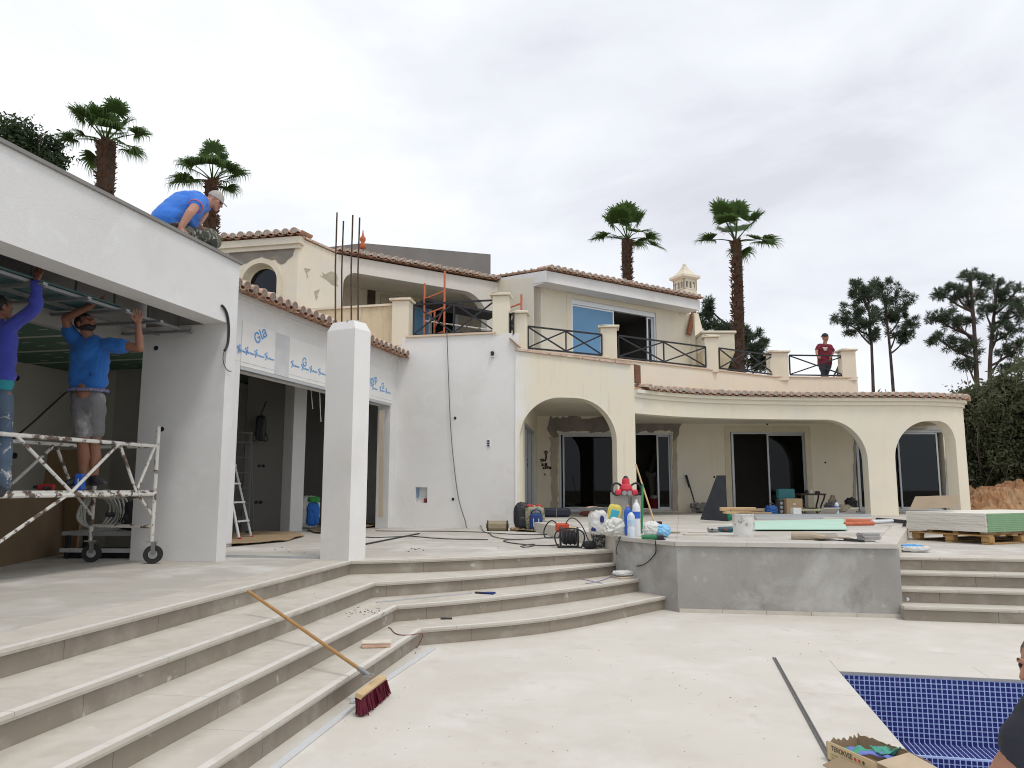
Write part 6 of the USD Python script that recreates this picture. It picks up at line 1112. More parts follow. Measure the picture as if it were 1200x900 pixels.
part(bkp, 'pack', puffy(hb, (0.2, 0.14, 0.5), 0.1, 4, 0.12, 4, 6), DARK, smooth=True); part(bkp, 'strap', wire([hb + V(-0.03, 0, 0.45), hb + V(0.04, 0.02, 0.68), hb + V(0.06, 0.08, 0.8)], 0.016), DARK, smooth=True); part(bkp, 'strap', wire([hb + V(-0.08, 0, 0.2), hb + V(-0.14, -0.02, 0.02), hb + V(-0.07, 0, 0.0)], 0.012), DARK, smooth=True); part(bkp, 'strap', wire([hb + V(0.08, 0, 0.2), hb + V(0.13, -0.02, 0.0), hb + V(0.06, 0, 0.02)], 0.012), DARK, smooth=True)
def flat_sheet(name, label, catn, pxs, z, th, m, wav=0.0, seed=0, group=None):
    pl = Polygon([gz(x, y, z)[:2] for x, y in pxs]).buffer(0); msh = prism(pl, z + 0.002, z + 0.002 + th); 
    if wav: msh = msh.subdivide().subdivide().subdivide(); msh.vertices[:, 2] += wav * meshkit.fbm(msh.vertices * V(2.5, 2.5, 0), 3, seed)
    return solo(name, msh, m, label, catn, group)
KRAFT = mat('brown_cardboard', (0.33, 0.235, 0.14), 0.9, 0.12, 2.5, 0.15, 40); KRAFT_D = mat('dirty_cardboard', (0.22, 0.165, 0.11), 0.9, 0.2, 4, dirt=((0.45, 0.40, 0.33), 5, 0.52, 0.7, 0.7))
flat_sheet('cardboard_sheet', 'large brown cardboard sheet on the floor just inside the glazed opening', 'cardboard', [(255, 642), (262, 628), (300, 624), (345, 625), (357, 629), (335, 635), (270, 641)], ZT, 0.006, KRAFT, 0.05, 1)
flat_sheet('cardboard_sheet', 'crumpled brown cardboard at the far doorway right of the column', 'cardboard', [(424, 620), (424, 608), (452, 606), (454, 612), (442, 618)], ZT, 0.006, KRAFT, 0.09, 2)
flat_sheet('cardboard_sheet', 'small dark brown cardboard scrap near the printed sack', 'cardboard', [(360, 622), (375, 619), (376, 626), (368, 625)], ZT, 0.006, KRAFT_D, 0.05, 3)
solo('edge_profile', [beam(gz(252, 652.5, ZT) + UP * 0.014, gz(376, 655, ZT) + UP * 0.014, 0.03, 0.028)], ALU, 'pale metal threshold strip on the floor from post to column', 'threshold strip')
solo('edge_profile', [beam(gz(424, 639.5, ZT) + UP * 0.012, gz(491, 626, ZT) + UP * 0.012, 0.03, 0.022)], DARK, 'black metal strip lying on the terrace right of the column', 'metal strip')

# ================================================================ THINGS ON THE STEPS AND DECK
WOOD = mat('varnished_broom_wood', (0.36, 0.20, 0.075), 0.45, 0.15, 8); WOOD_P = mat('pale_wood', (0.52, 0.37, 0.2), 0.7, 0.15, 5, 0.1, 60)
b0, b1 = gz(420, 829, 0.06), gz(449, 806, 0.06); bc = (b0 + b1) / 2; bc[2] = 0.13; bd_ = V(*(b1 - b0)[:2], 0); bl = np.linalg.norm(bd_); bd_ /= bl; bn = V(-bd_[1], bd_[0], 0)
br = thing('broom', 'push broom with wooden handle and dark red bristles leaning on the steps', 'broom', V(bc[0], bc[1], 0))
top = gz(291, 693, ZT + 0.03); hend = bc + UP * 0.06 + bn * 0.0
part(br, 'handle', tube([top, hend], [0.0135, 0.0135], 10), WOOD, smooth=30)
part(br, 'head_block', beam(bc - bd_ * bl / 2, bc + bd_ * bl / 2, 0.05, 0.03, up=V(*(hend - top)[:2], 0) * 0.3 + UP), WOOD_P)
dh = (hend - top) / np.linalg.norm(hend - top); part(br, 'metal_socket', [tube([hend - dh * 0.14, hend - dh * 0.02], [0.017, 0.02], 10), beam(hend - dh * 0.03 - bd_ * 0.05, hend - dh * 0.03 + bd_ * 0.05, 0.05, 0.012)], STEEL)
rg = np.random.default_rng(9); vs, fs = [], []
for i in range(34):
    for j in range(6):
        for k in range(3):
            p = bc + bd_ * (bl * (-0.485 + 0.97 * i / 33) + rg.normal(0, .002)) + bn * (-0.026 + 0.0104 * j) - UP * 0.012; e = p - UP * (0.105 + rg.uniform(-.008, .006)) + bd_ * (rg.normal(0, .006) + 0.01 * (i - 16) / 16) + bn * (rg.normal(0, .008) - 0.018); e[2] = max(e[2], 0.004)
            a = rg.uniform(0, 3.14); w = V(math.cos(a), math.sin(a), 0) * 0.0055; b = len(vs); vs += [p - w, p + w, e + w, e - w]; fs += [[b, b + 1, b + 2], [b, b + 2, b + 3]]
part(br, 'bristles', trimesh.Trimesh(np.array(vs), np.array(fs), process=False), mat('dark_red_bristle', (0.20, 0.012, 0.04), 0.6, 0.2, 20, island=0.45), kind='stuff')
for a, b, lab in (((509, 760), (412, 825), 'white aluminium strip lying along the step base behind the broom head'), ((415, 829), (318, 905), 'white aluminium strip lying on the deck in front of the lowest step')):
    solo('aluminium_strip', beam(gz(*a, 0) + UP * 0.012, gz(*b, 0) + UP * 0.012, 0.035, 0.018), ALU_W, lab, 'metal strip')
q = gz(441, 758, 0.16); sp = thing('plastering_float', 'cream sponge float lying on the lowest step', 'float', q); part(sp, 'sponge', cbx(q + UP * 0.018, (0.24, 0.12, 0.032), 0.006, 0.12), mat('pink_sponge', (0.55, 0.37, 0.28), 0.95, 0.15, 30)); part(sp, 'float_plate', cbx(q + UP * 0.042, (0.245, 0.125, 0.014), 0.004, 0.12), mat('cream_plastic', (0.62, 0.56, 0.47), 0.7, 0.1, 12))
q = gz(566, 696, 0.32); pl_ = thing('pliers', 'pliers with dark blue handles lying open on the second step', 'pliers', q); NAVY = mat('navy_plastic', (0.012, 0.025, 0.16), 0.45)
part(pl_, 'handle', wire([q + V(0, 0, .012), q + V(0.07, 0.015, .012), q + V(0.14, 0.0, .012)], 0.011), NAVY, smooth=True); part(pl_, 'handle', wire([q + V(0, 0, .012), q + V(0.06, -0.03, .012), q + V(0.12, -0.065, .012)], 0.011), NAVY, smooth=True); part(pl_, 'jaw', cbx(q + V(-0.045, 0.02, 0.012), (0.1, 0.035, 0.018), 0.006, -0.4), DARK)
solo('metal_bar', beam(gz(441, 706.5, 0.32) + UP * .006, gz(553, 695.5, 0.32) + UP * .006, 0.022, 0.01), ALU, 'long thin metal bar lying on the step beside the pliers', 'metal bar')
q = gz(523, 726, 0.16); solo('marker_pen', tube([q + V(-0.06, 0, .01), q + V(0.06, 0.01, .01)], 0.01, 8), DARK, 'black marker pen lying on the lowest step', 'pen')
solo('thin_string', wire([gz(455, 736, .16) + UP * .005, gz(462, 742, .16) + UP * .005, gz(474, 745, .16) + UP * .005, gz(484, 744.5, .16) + UP * .006, gz(493, 743, 0.16) + UP * .008, gz(492.5, 752, 0.06), gz(487, 766, 0.0) + UP * .006], 0.005), mat('brown_cord_sheath', (0.2, 0.1, 0.07), 0.7), 'thin brown cord trailing over the corner of the lowest step', 'string', smooth=True)
q = gz(735, 677, 0.32); cl = thing('tile_with_cloth', 'pale tile with a white cloth on top near the wall end of the steps', 'tile', q); part(cl, 'tile', cbx(q + UP * 0.012, (0.36, 0.2, 0.022), 0.004, 0.5), mat('beige_tile', (0.5, 0.42, 0.32), 0.7)); part(cl, 'cloth', puffy(q + V(-0.03, 0.02, 0.024), (0.34, 0.22, 0.07), 0.5, 3, 0.2, 3, 5), mat('white_cloth', (0.68, 0.68, 0.67), 0.9, 0.06, 6), smooth=True)
PVC = mat('lilac_cable', (0.36, 0.34, 0.42), 0.6)
solo('pale_cord', wire([gz(641, 673, .32) + UP * .006, gz(668, 676.5, .32) + UP * .006, gz(696, 682, .32) + UP * .006, gz(706, 684, .32) + UP * .006], 0.007), PVC, 'lilac grey cord lying along the third step tread', 'cord', smooth=True)
solo('pale_cord', wire([gz(686, 684.5, .32) + UP * .007, gz(704, 681, .32) + UP * .007, gz(722, 673.5, .32) + UP * .007, gz(745, 669.5, .32) + UP * .007, gz(762, 670.5, .32) + UP * .007], 0.007), PVC, 'lilac grey cord curving past the tile with white cloth', 'cord', smooth=True)
# ---- things at the top of the left steps
def reel(q):
    t = thing('cable_reel', 'black cable reel with orange socket box on the top step', 'cable reel', q); r = 0.125; c = q + UP * 0.15
    for s in (-0.1, 0.1):
        part(t, 'side_frame', tube([c + V(s, 0, 0) + V(s * 0.25, math.cos(a) * 0.14 if True else 0, math.sin(a) * 0.14) for a in np.linspace(0, 2 * math.pi, 22)[:-1]], 0.011, 6, closed=True), DARK, smooth=True)
    part(t, 'frame', [tube(spline([c + V(-0.16, -0.13, -0.15), c + V(-0.16, -0.1, 0.1), c + V(0, -0.1, 0.13), c + V(0.16, -0.1, 0.1), c + V(0.16, -0.13, -0.15)], 5), 0.011, 6), tube([c + V(-0.16, -0.13, -0.14), c + V(0.16, -0.13, -0.14)], 0.011, 6), tube([c + V(-0.16, 0.13, -0.14), c + V(0.16, 0.13, -0.14)], 0.011, 6)], DARK, smooth=True)
    coil = []
    for k in range(9):
        x = -0.085 + 0.021 * k; rr_ = 0.09 + 0.016 * ((k * 7) % 3) / 2; coil.append(tube([c + V(x + 0.004 * math.sin(2 * a), math.cos(a) * rr_, math.sin(a) * rr_) for a in np.linspace(0, 2 * math.pi, 22)[:-1]], 0.0125, 6, closed=True))
    part(t, 'wound_cable', coil, DARK, smooth=True); part(t, 'drum', tube([c - V(0.1, 0, 0), c + V(0.1, 0, 0)], 0.07, 14), DARK)
    part(t, 'socket_plate', tube([c + V(0.02, -0.0, 0.11), c + V(0.09, -0.0, 0.11)], 0.035, 10), mat('yellowish_plastic', (0.55, 0.42, 0.2), 0.6)); part(t, 'socket_box', cbx(c + V(-0.09, 0.16, 0.13), (0.2, 0.14, 0.13), 0.02), mat('orange_red_plastic', (0.5, 0.07, 0.03), 0.5))
reel(gz(667, 641.5, ZT))
q = gz(647, 631, ZT); bf = thing('black_floor_stand', 'small black tube stand left of the cable reel', 'stand', q)
part(bf, 'bent_tube', wire([q + V(-0.1, 0, 0.01), q + V(-0.1, 0.05, 0.22), q + V(0, 0.05, 0.3), q + V(0.1, 0.02, 0.22), q + V(0.1, 0, 0.01)], 0.012), DARK, smooth=True); part(bf, 'foot_bar', tube([q + V(-0.1, 0, 0.01), q + V(0.1, 0, 0.01)], 0.012, 6), DARK)
q = gz(704, 642, ZT); bk = thing('mortar_bucket', 'dark grey bucket splashed with mortar beside the cable reel', 'bucket', q)
BKT = mat('splashed_bucket', (0.055, 0.055, 0.055), 0.8, 0.2, 20, 0.4, 60, dirt=((0.42, 0.41, 0.39), 24, 0.5, 0.56, 0.9))
part(bk, 'bucket_body', lathe(q, [(0, 0), (0.105, 0), (0.15, 0.235), (0.158, 0.235), (0.158, 0.25), (0.14, 0.25), (0.098, 0.015), (0, 0.015)], 22), BKT, smooth=30); part(bk, 'bucket_handle', wire([q + V(-0.155, 0, 0.235), q + V(-0.09, -0.13, 0.2), q + V(0.09, -0.13, 0.2), q + V(0.155, 0, 0.235)], 0.004), STEEL)
part(bk, 'red_sponge', cbx(q + V(-0.06, 0.02, 0.24), (0.14, 0.1, 0.07), 0.02, 0.2), RED)
q = gz(691, 643, ZT); solo('black_pouch', puffy(q, (0.2, 0.17, 0.11), 0.3, 2.5, 0.12, 4, 8), DARK, 'round black pouch on the top step beside the bucket', 'pouch', smooth=True)
q = gz(682, 634, ZT); bgw = thing('crumpled_bag', 'crumpled white plastic bag with red print behind the reel', 'bag', q); part(bgw, 'bag_body', puffy(q, (0.34, 0.24, 0.2), 0.2, 2.4, 0.3, 3, 9), SACK, smooth=True); part(bgw, 'red_print', puffy(q + V(0.02, -0.05, 0.015), (0.2, 0.16, 0.07), 0.2, 3, 0.2, 3, 9), RED, smooth=True)
q = gz(701, 627, ZP); q1 = q; sk2 = thing('plaster_sack', 'torn white sack with dark blue print and brown paper lip', 'sack', q)
part(sk2, 'sack_body', puffy(q, (0.27, 0.2, 0.34), 0.25, 3.5, 0.18, 3, 12), SACK, smooth=True); part(sk2, 'blue_print', [puffy(q + V(0.04, -0.05, 0.16), (0.07, 0.12, 0.12), 0.2, 3, 0.2, 3, 1), puffy(q + V(-0.06, -0.055, 0.05), (0.1, 0.11, 0.07), 0.5, 3, 0.2, 3, 2)], NAVY, smooth=True)
part(sk2, 'paper_lip', gridsheet(q + V(-0.06, -0.02, 0.36), 0.22, 0.12, 0.5, 0.06, 8, 6, 3, 8), mat('peach_paper', (0.6, 0.4, 0.28), 0.85))
q = gz(720, 626, ZP); q = q + V(0.0, 0.16, 0); ys = thing('grout_bag', 'yellow and turquoise bag leaning behind a clear plastic bag', 'bag', q)
part(ys, 'bag_body', puffy(q, (0.2, 0.11, 0.42), -0.15, 5, 0.08, 3, 14, ry=0.25), mat('yellow_bag', (0.66, 0.55, 0.12), 0.6), smooth=True); part(ys, 'turquoise_label', cbx(q + V(0.02, -0.062, 0.27), (0.115, 0.012, 0.15), 0.004, -0.15, 0, 0.25), mat('turquoise_print', (0.05, 0.42, 0.55), 0.6))
CLEAR = mat('milky_plastic_film', (0.62, 0.62, 0.57), 0.35, 0.2, 6, 0.5, 20)
q = gz(719, 629, ZP); solo('clear_plastic_bag', puffy(q, (0.32, 0.22, 0.24), 0.3, 2.2, 0.3, 3, 15, ry=-0.3), CLEAR, 'milky plastic bag of powder in front of the yellow bag', 'bag', smooth=True)
# slabs on edge with the mixer on them
q = gz(737, 626, ZP) + V(0, 0.22, 0); slb = thing('stacked_slabs', 'grey concrete slabs standing on edge behind the water bottles', 'slabs', q)
for i, (x, w, h, rz) in enumerate(((-0.1, 0.26, 0.60, 0.03), (0.17, 0.16, 0.55, -0.08), (0.0, 0.36, 0.57, 0.0))): part(slb, 'slab', cbx(q + V(x, i * 0.05, h / 2), (w, 0.035, h), 0.004, rz), mat('grey_slab', (0.36, 0.35, 0.32), 0.9, 0.12, 5))
mq = q + V(0.0, -0.01, 0.60); mx = thing('paint_mixer', 'red electric mixer machine with black handles on top of the slabs', 'mixer', mq)
REDT = mat('red_machine', (0.55, 0.035, 0.06), 0.4)
part(mx, 'motor', lathe(mq, [(0, 0.0), (0.07, 0.0), (0.1, 0.05), (0.085, 0.1), (0.06, 0.12), (0.055, 0.19), (0.03, 0.215), (0, 0.217)], 18), REDT, smooth=30); part(mx, 'motor_top', tube([mq + UP * 0.205, mq + UP * 0.24], [0.045, 0.02], 12), DARK)
for sg in (-1, 1): part(mx, 'handle', wire([mq + V(sg * 0.08, -0.02, 0.1), mq + V(sg * 0.19, -0.04, 0.11), mq + V(sg * 0.21, -0.05, 0.02), mq + V(sg * 0.1, -0.05, -0.03)], 0.017), DARK, smooth=True); part(mx, 'red_guard', cbx(mq + V(sg * 0.12, -0.06, 0.0), (0.1, 0.05, 0.08), 0.02), REDT)
part(mx, 'gear_case', [tube([mq + V(x, -0.09, -0.01), mq + V(x, -0.02, -0.01)], 0.035, 12) for x in (-0.035, 0.04)], STEEL)
def bottle(label, q, r, h, body, capm, lab=None):
    t = thing('water_bottle', label, 'bottle', q, 'plastic bottles by the slabs'); part(t, 'bottle_body', lathe(q, [(0, 0), (r, 0), (r, h * 0.35), (r * 0.9, h * 0.4), (r, h * 0.45), (r, h * 0.74), (r * 0.93, h * 0.81), (r * 0.7, h * 0.87), (r * 0.36, h * 0.92), (r * 0.33, h * 0.95), (0, h * 0.95)], 16), body, smooth=30)
    part(t, 'bottle_cap', tube([q + UP * h * 0.95, q + UP * h], r * 0.36, 10), capm)
    if lab: part(t, 'bottle_label', lathe(q, [(r + .002, h * 0.47), (r + .002, h * 0.66), (r - 0.004, h * 0.66), (r - .004, h * 0.47)], 16), lab, smooth=30)
PET = mat('pale_bottle_plastic', (0.60, 0.66, 0.72), 0.2, 0.15, 9); BL = mat('blue_label', (0.03, 0.12, 0.5), 0.5)
bottle('clear water bottle with blue cap mark, frontmost by the slabs', gz(740, 630, ZP), 0.052, 0.36, PET, BL, mat('pale_label', (0.45, 0.58, 0.75), 0.5)); bottle('white plastic bottle, tallest of those by the slabs', gz(747, 627.5, ZP) + V(0, 0.05, 0), 0.055, 0.5, mat('white_plastic', (0.7, 0.71, 0.72), 0.35), ALU_W, BL); bottle('blue plastic bottle half hidden behind the clear one', gz(737, 627, ZP) + V(0, 0.06, 0), 0.055, 0.42, BL, mat('peach_cap', (0.6, 0.35, 0.25), 0.5))
gb0 = gz(752, 626, ZP); solo('green_pole', tube([gb0 + UP * 0.01, gb0 + V(0.05, 0.12, 0.72)], 0.016, 8), mat('green_plastic', (0.03, 0.22, 0.06), 0.45), 'short green pole leaning beside the slabs', 'pole')
wb0 = gz(767, 616, ZP); wb1 = at(745, 544, wb0[1] + 0.4); bh = thing('broom', 'second broom with raw wooden handle upright behind the blue white bag', 'broom', wb0); part(bh, 'handle', tube([wb0 + UP * 0.06, wb1], 0.015, 8), WOOD_P, smooth=30); part(bh, 'broom_head', cbx(wb0 + UP * 0.04, (0.28, 0.06, 0.07), 0.01, 0.3), DARK)
q = gz(771, 630, ZP) + V(0, 0.1, 0); bb = thing('plastic_bag', 'white and light blue plastic bag on the wall coping', 'bag', q); part(bb, 'white_side', puffy(q + V(-0.06, 0, 0), (0.24, 0.2, 0.2), 0.2, 2.4, 0.22, 3, 21), SACK, smooth=True); part(bb, 'blue_side', puffy(q + V(0.08, -0.01, 0), (0.22, 0.2, 0.17), 0.1, 2.4, 0.22, 3, 22), mat('light_blue_plastic', (0.22, 0.5, 0.75), 0.5, 0.15, 8), smooth=True)
q = gz(764, 633, ZP); gr_ = thing('angle_grinder', 'green and black grinder on the coping with hanging cord', 'grinder', q); GRN = mat('green_tool', (0.02, 0.17, 0.07), 0.5)
part(gr_, 'grinder_body', [tube([q + V(-0.13, 0, .04), q + V(0.06, 0.0, .04)], [0.028, 0.035], 10)], GRN, smooth=30); part(gr_, 'gear_head', cbx(q + V(0.1, 0.0, .04), (0.1, 0.07, 0.06), 0.012), DARK); part(gr_, 'disc_guard', tube([q + V(0.12, 0, .01), q + V(0.12, 0, .02)], 0.06, 16), DARK)
def wp(px, py, o=0.02): r = ow(px, py, W0, W1 - W0); n = V((W1 - W0)[1], -(W1 - W0)[0], 0); n /= np.linalg.norm(n); return r + (n if n[1] < 0 else -n) * o
solo('power_cord', wire([q + V(0.05, -0.02, 0.02), wp(771, 637, 0.04), wp(770, 646), wp(765, 654), wp(757, 661), wp(750, 663), gz(742, 659, 0.48) + UP * .006, gz(733, 658, .48) + UP * .008, gz(722, 647, .64) + UP * .006, gz(716, 640, .64) + UP * .006], 0.007), DARK, 'black cord hanging over the wall end onto the steps', 'cord', smooth=True)
solo('power_cord', wire([gz(748, 667, .34), gz(756, 668, .32) + UP * .006, gz(764, 672, .32) + UP * .008, gz(769, 677, 0.3), gz(764, 680, 0.2)], 0.006), DARK, 'short dark cord end on the third step at the wall', 'cord', smooth=True)
# ---- along the coping of the retaining wall and on the covered terrace
solo('wood_offcut', [cbx(gz(788, 625, ZP) + UP * 0.012, (0.22, 0.07, 0.022), 0.004, 0.1)], KRAFT_D, 'brown wood offcut on the coping beside the blue white bag', 'wood offcut')
solo('tile_offcut', [cbx(gz(815, 627, ZP) + UP * 0.01, (0.34, 0.12, 0.02), 0.004, 0.05), cbx(gz(818, 626, ZP) + UP * 0.029, (0.28, 0.1, 0.014), 0.004, -0.1)], TREAD, 'two pale tile offcuts stacked on the coping beside the teal grinder', 'tile offcuts')
q = gz(845, 624, ZP); ag = thing('angle_grinder', 'dark teal angle grinder lying on the coping beside the white bucket', 'grinder', q); TEAL = mat('teal_tool', (0.015, 0.07, 0.09), 0.5)
part(ag, 'grinder_body', tube([q + V(-0.05, 0, .045), q + V(0.17, 0.01, .045)], [0.035, 0.045], 12), TEAL, smooth=30); part(ag, 'grey_head', cbx(q + V(-0.12, 0, .04), (0.16, 0.08, 0.07), 0.015), STEEL); part(ag, 'red_switch', cbx(q + V(0.06, -0.043, .045), (0.05, 0.014, 0.02), 0.004), RED); part(ag, 'side_handle', tube([q + V(-0.12, 0, .05), q + V(-0.16, -0.1, .05)], 0.014, 8), DARK)
q = gz(836, 612, ZP); y0 = q[1]; tp_ = [J(840.5, 557), J(850.5, 557), J(852, 590), J(853, 611), J(821, 609)]
solo('black_triangle_board', trimesh.convex.convex_hull(np.array([p + V(0, d, 0) for p in tp_ for d in (0, 0.04)])), mat('black_coated_board', (0.018, 0.019, 0.024), 0.7, 0.3, 5, 0.1), 'tall black triangular board standing on the covered terrace', 'board')
solo('green_bag', puffy(gz(857, 611, ZP) + V(0, 0.15, 0), (0.2, 0.2, 0.2), 0, 2.5, 0.2, 3, 23), mat('green_bag_plastic', (0.01, 0.22, 0.11), 0.5), 'small bright green bag between black board and white bucket', 'bag', smooth=True)
y0 = 21.35; shv = thing('shovel', 'shovel leaning on the cream wall behind the black board', 'shovel', J(816, 600)); part(shv, 'shaft', tube([J(805.5, 560, 0.15), J(814, 589)], 0.02, 8), DARK, smooth=30); part(shv, 'grip', tube([J(804, 557, 0.2), J(808, 571, 0.1)], 0.032, 8), DARK)
part(shv, 'blade', trimesh.convex.convex_hull(np.array([J(812, 588), J(819, 588), J(821, 597), J(816, 600), J(811, 597), J(815, 592, 0.06)])), STEEL)
rg = np.random.default_rng(12)
solo('rubble_pile', [cbx(at(824 + rg.uniform(-12, 12), 598, 20.9) * V(1, 1, 0) + UP * (ZP + rg.uniform(0.05, 0.22)), (rg.uniform(.1, .3), rg.uniform(.1, .25), rg.uniform(.05, .15)), 0.01, rg.uniform(0, 3), rg.uniform(-.3, .3)) for _ in range(12)], mat('grey_rubble', (0.28, 0.27, 0.25), 0.9, 0.3, 6, island=0.3), 'small heap of tile rubble behind the black board', 'rubble')
q = gz(871.5, 628.5, ZP); wbk = thing('mortar_bucket', 'white bucket with cracked dried plaster supporting wooden offcuts', 'bucket', q)
part(wbk, 'bucket_body', lathe(q, [(0, 0), (0.13, 0), (0.15, 0.29), (0.158, 0.29), (0.158, 0.31), (0.142, 0.31), (0.12, 0.02), (0, 0.02)], 24), mat('dirty_white_plastic', (0.66, 0.655, 0.63), 0.6, 0.06, 6, dirt=[((0.2, 0.19, 0.17), 13, 0.6, 0.63, 0.8), ((0.45, 0.43, 0.38), 5, 0.55, 0.7, 0.5)]), smooth=30)
for i, (x, y_, z, L, w, h, rz) in enumerate(((0.0, 0, 0.325, 0.52, 0.14, 0.03, 0.05), (0.05, -0.02, 0.355, 0.44, 0.09, 0.028, -0.06), (-0.05, 0.06, 0.37, 0.48, 0.1, 0.05, 0.02), (0.16, -0.08, 0.321, 0.42, 0.05, 0.022, 0.0))):
    solo('wood_offcut', cbx(q + V(x, y_, z), (L, w, h), 0.004, rz), (WOOD_P, KRAFT, WOOD_P, KRAFT)[i], ('wide pale plank laid across the white bucket', 'thin brown strip stacked on the bucket planks', 'thick pale batten topmost on the white bucket', 'narrow brown lath jutting right from the white bucket')[i], 'wood offcut')
GBRD = mat('pale_green_plasterboard', (0.42, 0.60, 0.50), 0.85, 0.06, 1.5)
flat_sheet('plasterboard_sheet', 'long pale green plasterboard sheet lying on the covered terrace', 'plasterboard', [(884.5, 611.5), (988, 609), (993, 621), (884, 621)], ZP + 0.02, 0.013, GBRD)
solo('board_battens', [beam(gz(886, 614, ZP) + UP * .01, gz(990, 613, ZP) + UP * .01, 0.05, 0.02), beam(gz(886, 619, ZP) + UP * .01, gz(990, 619, ZP) + UP * .01, 0.05, 0.02)], KRAFT_D, 'flat battens under the pale green plasterboard sheet', 'battens')
for i, (a, b, w, lab) in enumerate((((884, 605.5), (1018, 605.5), 0.3, 'bundle of grey metal profiles behind the green sheet'), ((886, 609), (960, 608), 0.12, 'thin grey profile nearest the green sheet back edge'), ((985, 604), (1018, 603), 0.4, 'grey profile stack at the foot of the arcade pillar'))):
    a_, b_ = gz(*a, ZP), gz(*b, ZP); solo('metal_profiles', [beam(a_ + V(0, k * w / 4, 0.02 + 0.02 * (k % 2)), b_ + V(0.05 * k, k * w / 4, 0.02 + 0.02 * (k % 2)), 0.055, 0.035) for k in range(4)], ALU, lab, 'metal profiles')
for i, (a, b, m_, lab) in enumerate((((990, 616.5), (1024, 616), ORANGE, 'orange painted tube nearest the green sheet'), ((991, 612.5), (1022, 613), ORANGE, 'orange painted tube behind the other orange tube'), ((1022, 614), (1046, 613), ALU_W, 'short white tube right of the orange tubes'), ((1028, 611), (1062, 614), DARK, 'dark tube lying toward the plasterboard pallet'))):
    solo('loose_tube', tube([gz(*a, ZP) + UP * 0.04, gz(*b, ZP) + UP * 0.04], 0.035, 8), m_, lab, 'tube', smooth=30)
y0 = 20.3; tq = V(J(950, 596)[0], y0, ZP); tbl = thing('wooden_table', 'small dark wooden table with curved legs against the cream wall', 'table', tq); DW = mat('dark_wood', (0.05, 0.03, 0.022), 0.6, 0.2, 6)
part(tbl, 'tabletop', cbx(tq + UP * 0.5, (0.66, 0.5, 0.045), 0.012), DW)
for sx in (-1, 1):
    for sy in (-1, 1): part(tbl, 'leg', tube(spline([tq + V(sx * 0.3, sy * 0.2, 0.48), tq + V(sx * 0.25, sy * 0.17, 0.3), tq + V(sx * 0.2, sy * 0.15, 0.12), tq + V(sx * 0.25, sy * 0.18, 0.0)], 4), 0.022, 6), DW, smooth=True)
part(tbl, 'stretcher', beam(tq + V(-0.2, 0, 0.14), tq + V(0.2, 0, 0.14), 0.03, 0.03), DW)
for i, (x, m_, r, h) in enumerate(((-0.12, DARK, 0.05, 0.09), (0.0, SACK, 0.03, 0.1), (0.16, DARK, 0.07, 0.06))): solo('jar', lathe(tq + V(x, -0.1, 0.5225), [(0, 0), (r, 0), (r, h * .7), (r * .6, h), (0, h)], 12), m_, ('squat dark pot on the left of the wooden table', 'little white jar in the middle of the wooden table', 'low dark pot on the right of the wooden table')[i], 'pot')
bq_ = V(*at(928.5, 600, 19.4)[:2], ZP); cbo = thing('cardboard_box', 'plain brown cardboard box left of the dark wooden table', 'box', bq_); part(cbo, 'box_body', cbx(bq_ + UP * 0.2, (0.4, 0.35, 0.4), 0.005), KRAFT); part(cbo, 'label_patch', bx(bq_ + V(0.0, -0.176, 0.27), (0.06, 0.003, 0.03)), SACK)
tq2 = V(*at(921, 590, 19.9)[:2], ZP); solo('teal_cabinet', [cbx(tq2 + UP * 0.52, (0.42, 0.2, 0.24), 0.02), cbx(tq2 + UP * 0.2, (0.4, 0.2, 0.4), 0.01)], mat('teal_paint', (0.03, 0.15, 0.17), 0.6), 'teal painted cabinet behind the brown cardboard box', 'cabinet')
sp2 = V(*at(914.5, 602, 18.9)[:2], ZP); spk = thing('black_speaker', 'narrow black speaker with grey cones left of the cardboard box', 'speaker', sp2); part(spk, 'cabinet', cbx(sp2 + UP * 0.2, (0.15, 0.2, 0.38), 0.01), DARK)
for z in (0.1, 0.2, 0.3): part(spk, 'speaker_cone', tube([sp2 + V(0, -0.1, z), sp2 + V(0, -0.106, z)], 0.035, 12), STEEL)
q = V(*at(904, 601, 18.8)[:2], ZP); bbg = thing('tool_bag', 'blue tool bag on the covered terrace before the glass door', 'bag', q); part(bbg, 'bag_body', puffy(q, (0.28, 0.22, 0.24), 0.1, 3, 0.18, 3, 31), mat('blue_nylon', (0.015, 0.08, 0.26), 0.7), smooth=True); part(bbg, 'carry_strap', wire([q + V(-0.1, -0.05, 0.2), q + V(0, -0.06, 0.3), q + V(0.1, -0.05, 0.2)], 0.012), DARK)
q = V(*at(933, 603, 18.3)[:2], ZP); solo('white_carton', cbx(q + UP * 0.12, (0.2, 0.15, 0.16), 0.006, 0.1), SACK, 'small white carton in front of the brown cardboard box', 'carton')
q = gz(948, 603.5, ZP); solo('green_mat', gridsheet(q + UP * 0.07, 0.75, 0.8, 0.15, 0.12, 12, 10, 5, 3, 0.012, ragged=0.25), mat('sage_sheet', (0.34, 0.36, 0.24), 0.85), 'buckled sage green sheet in front of the wooden table', 'sheet')
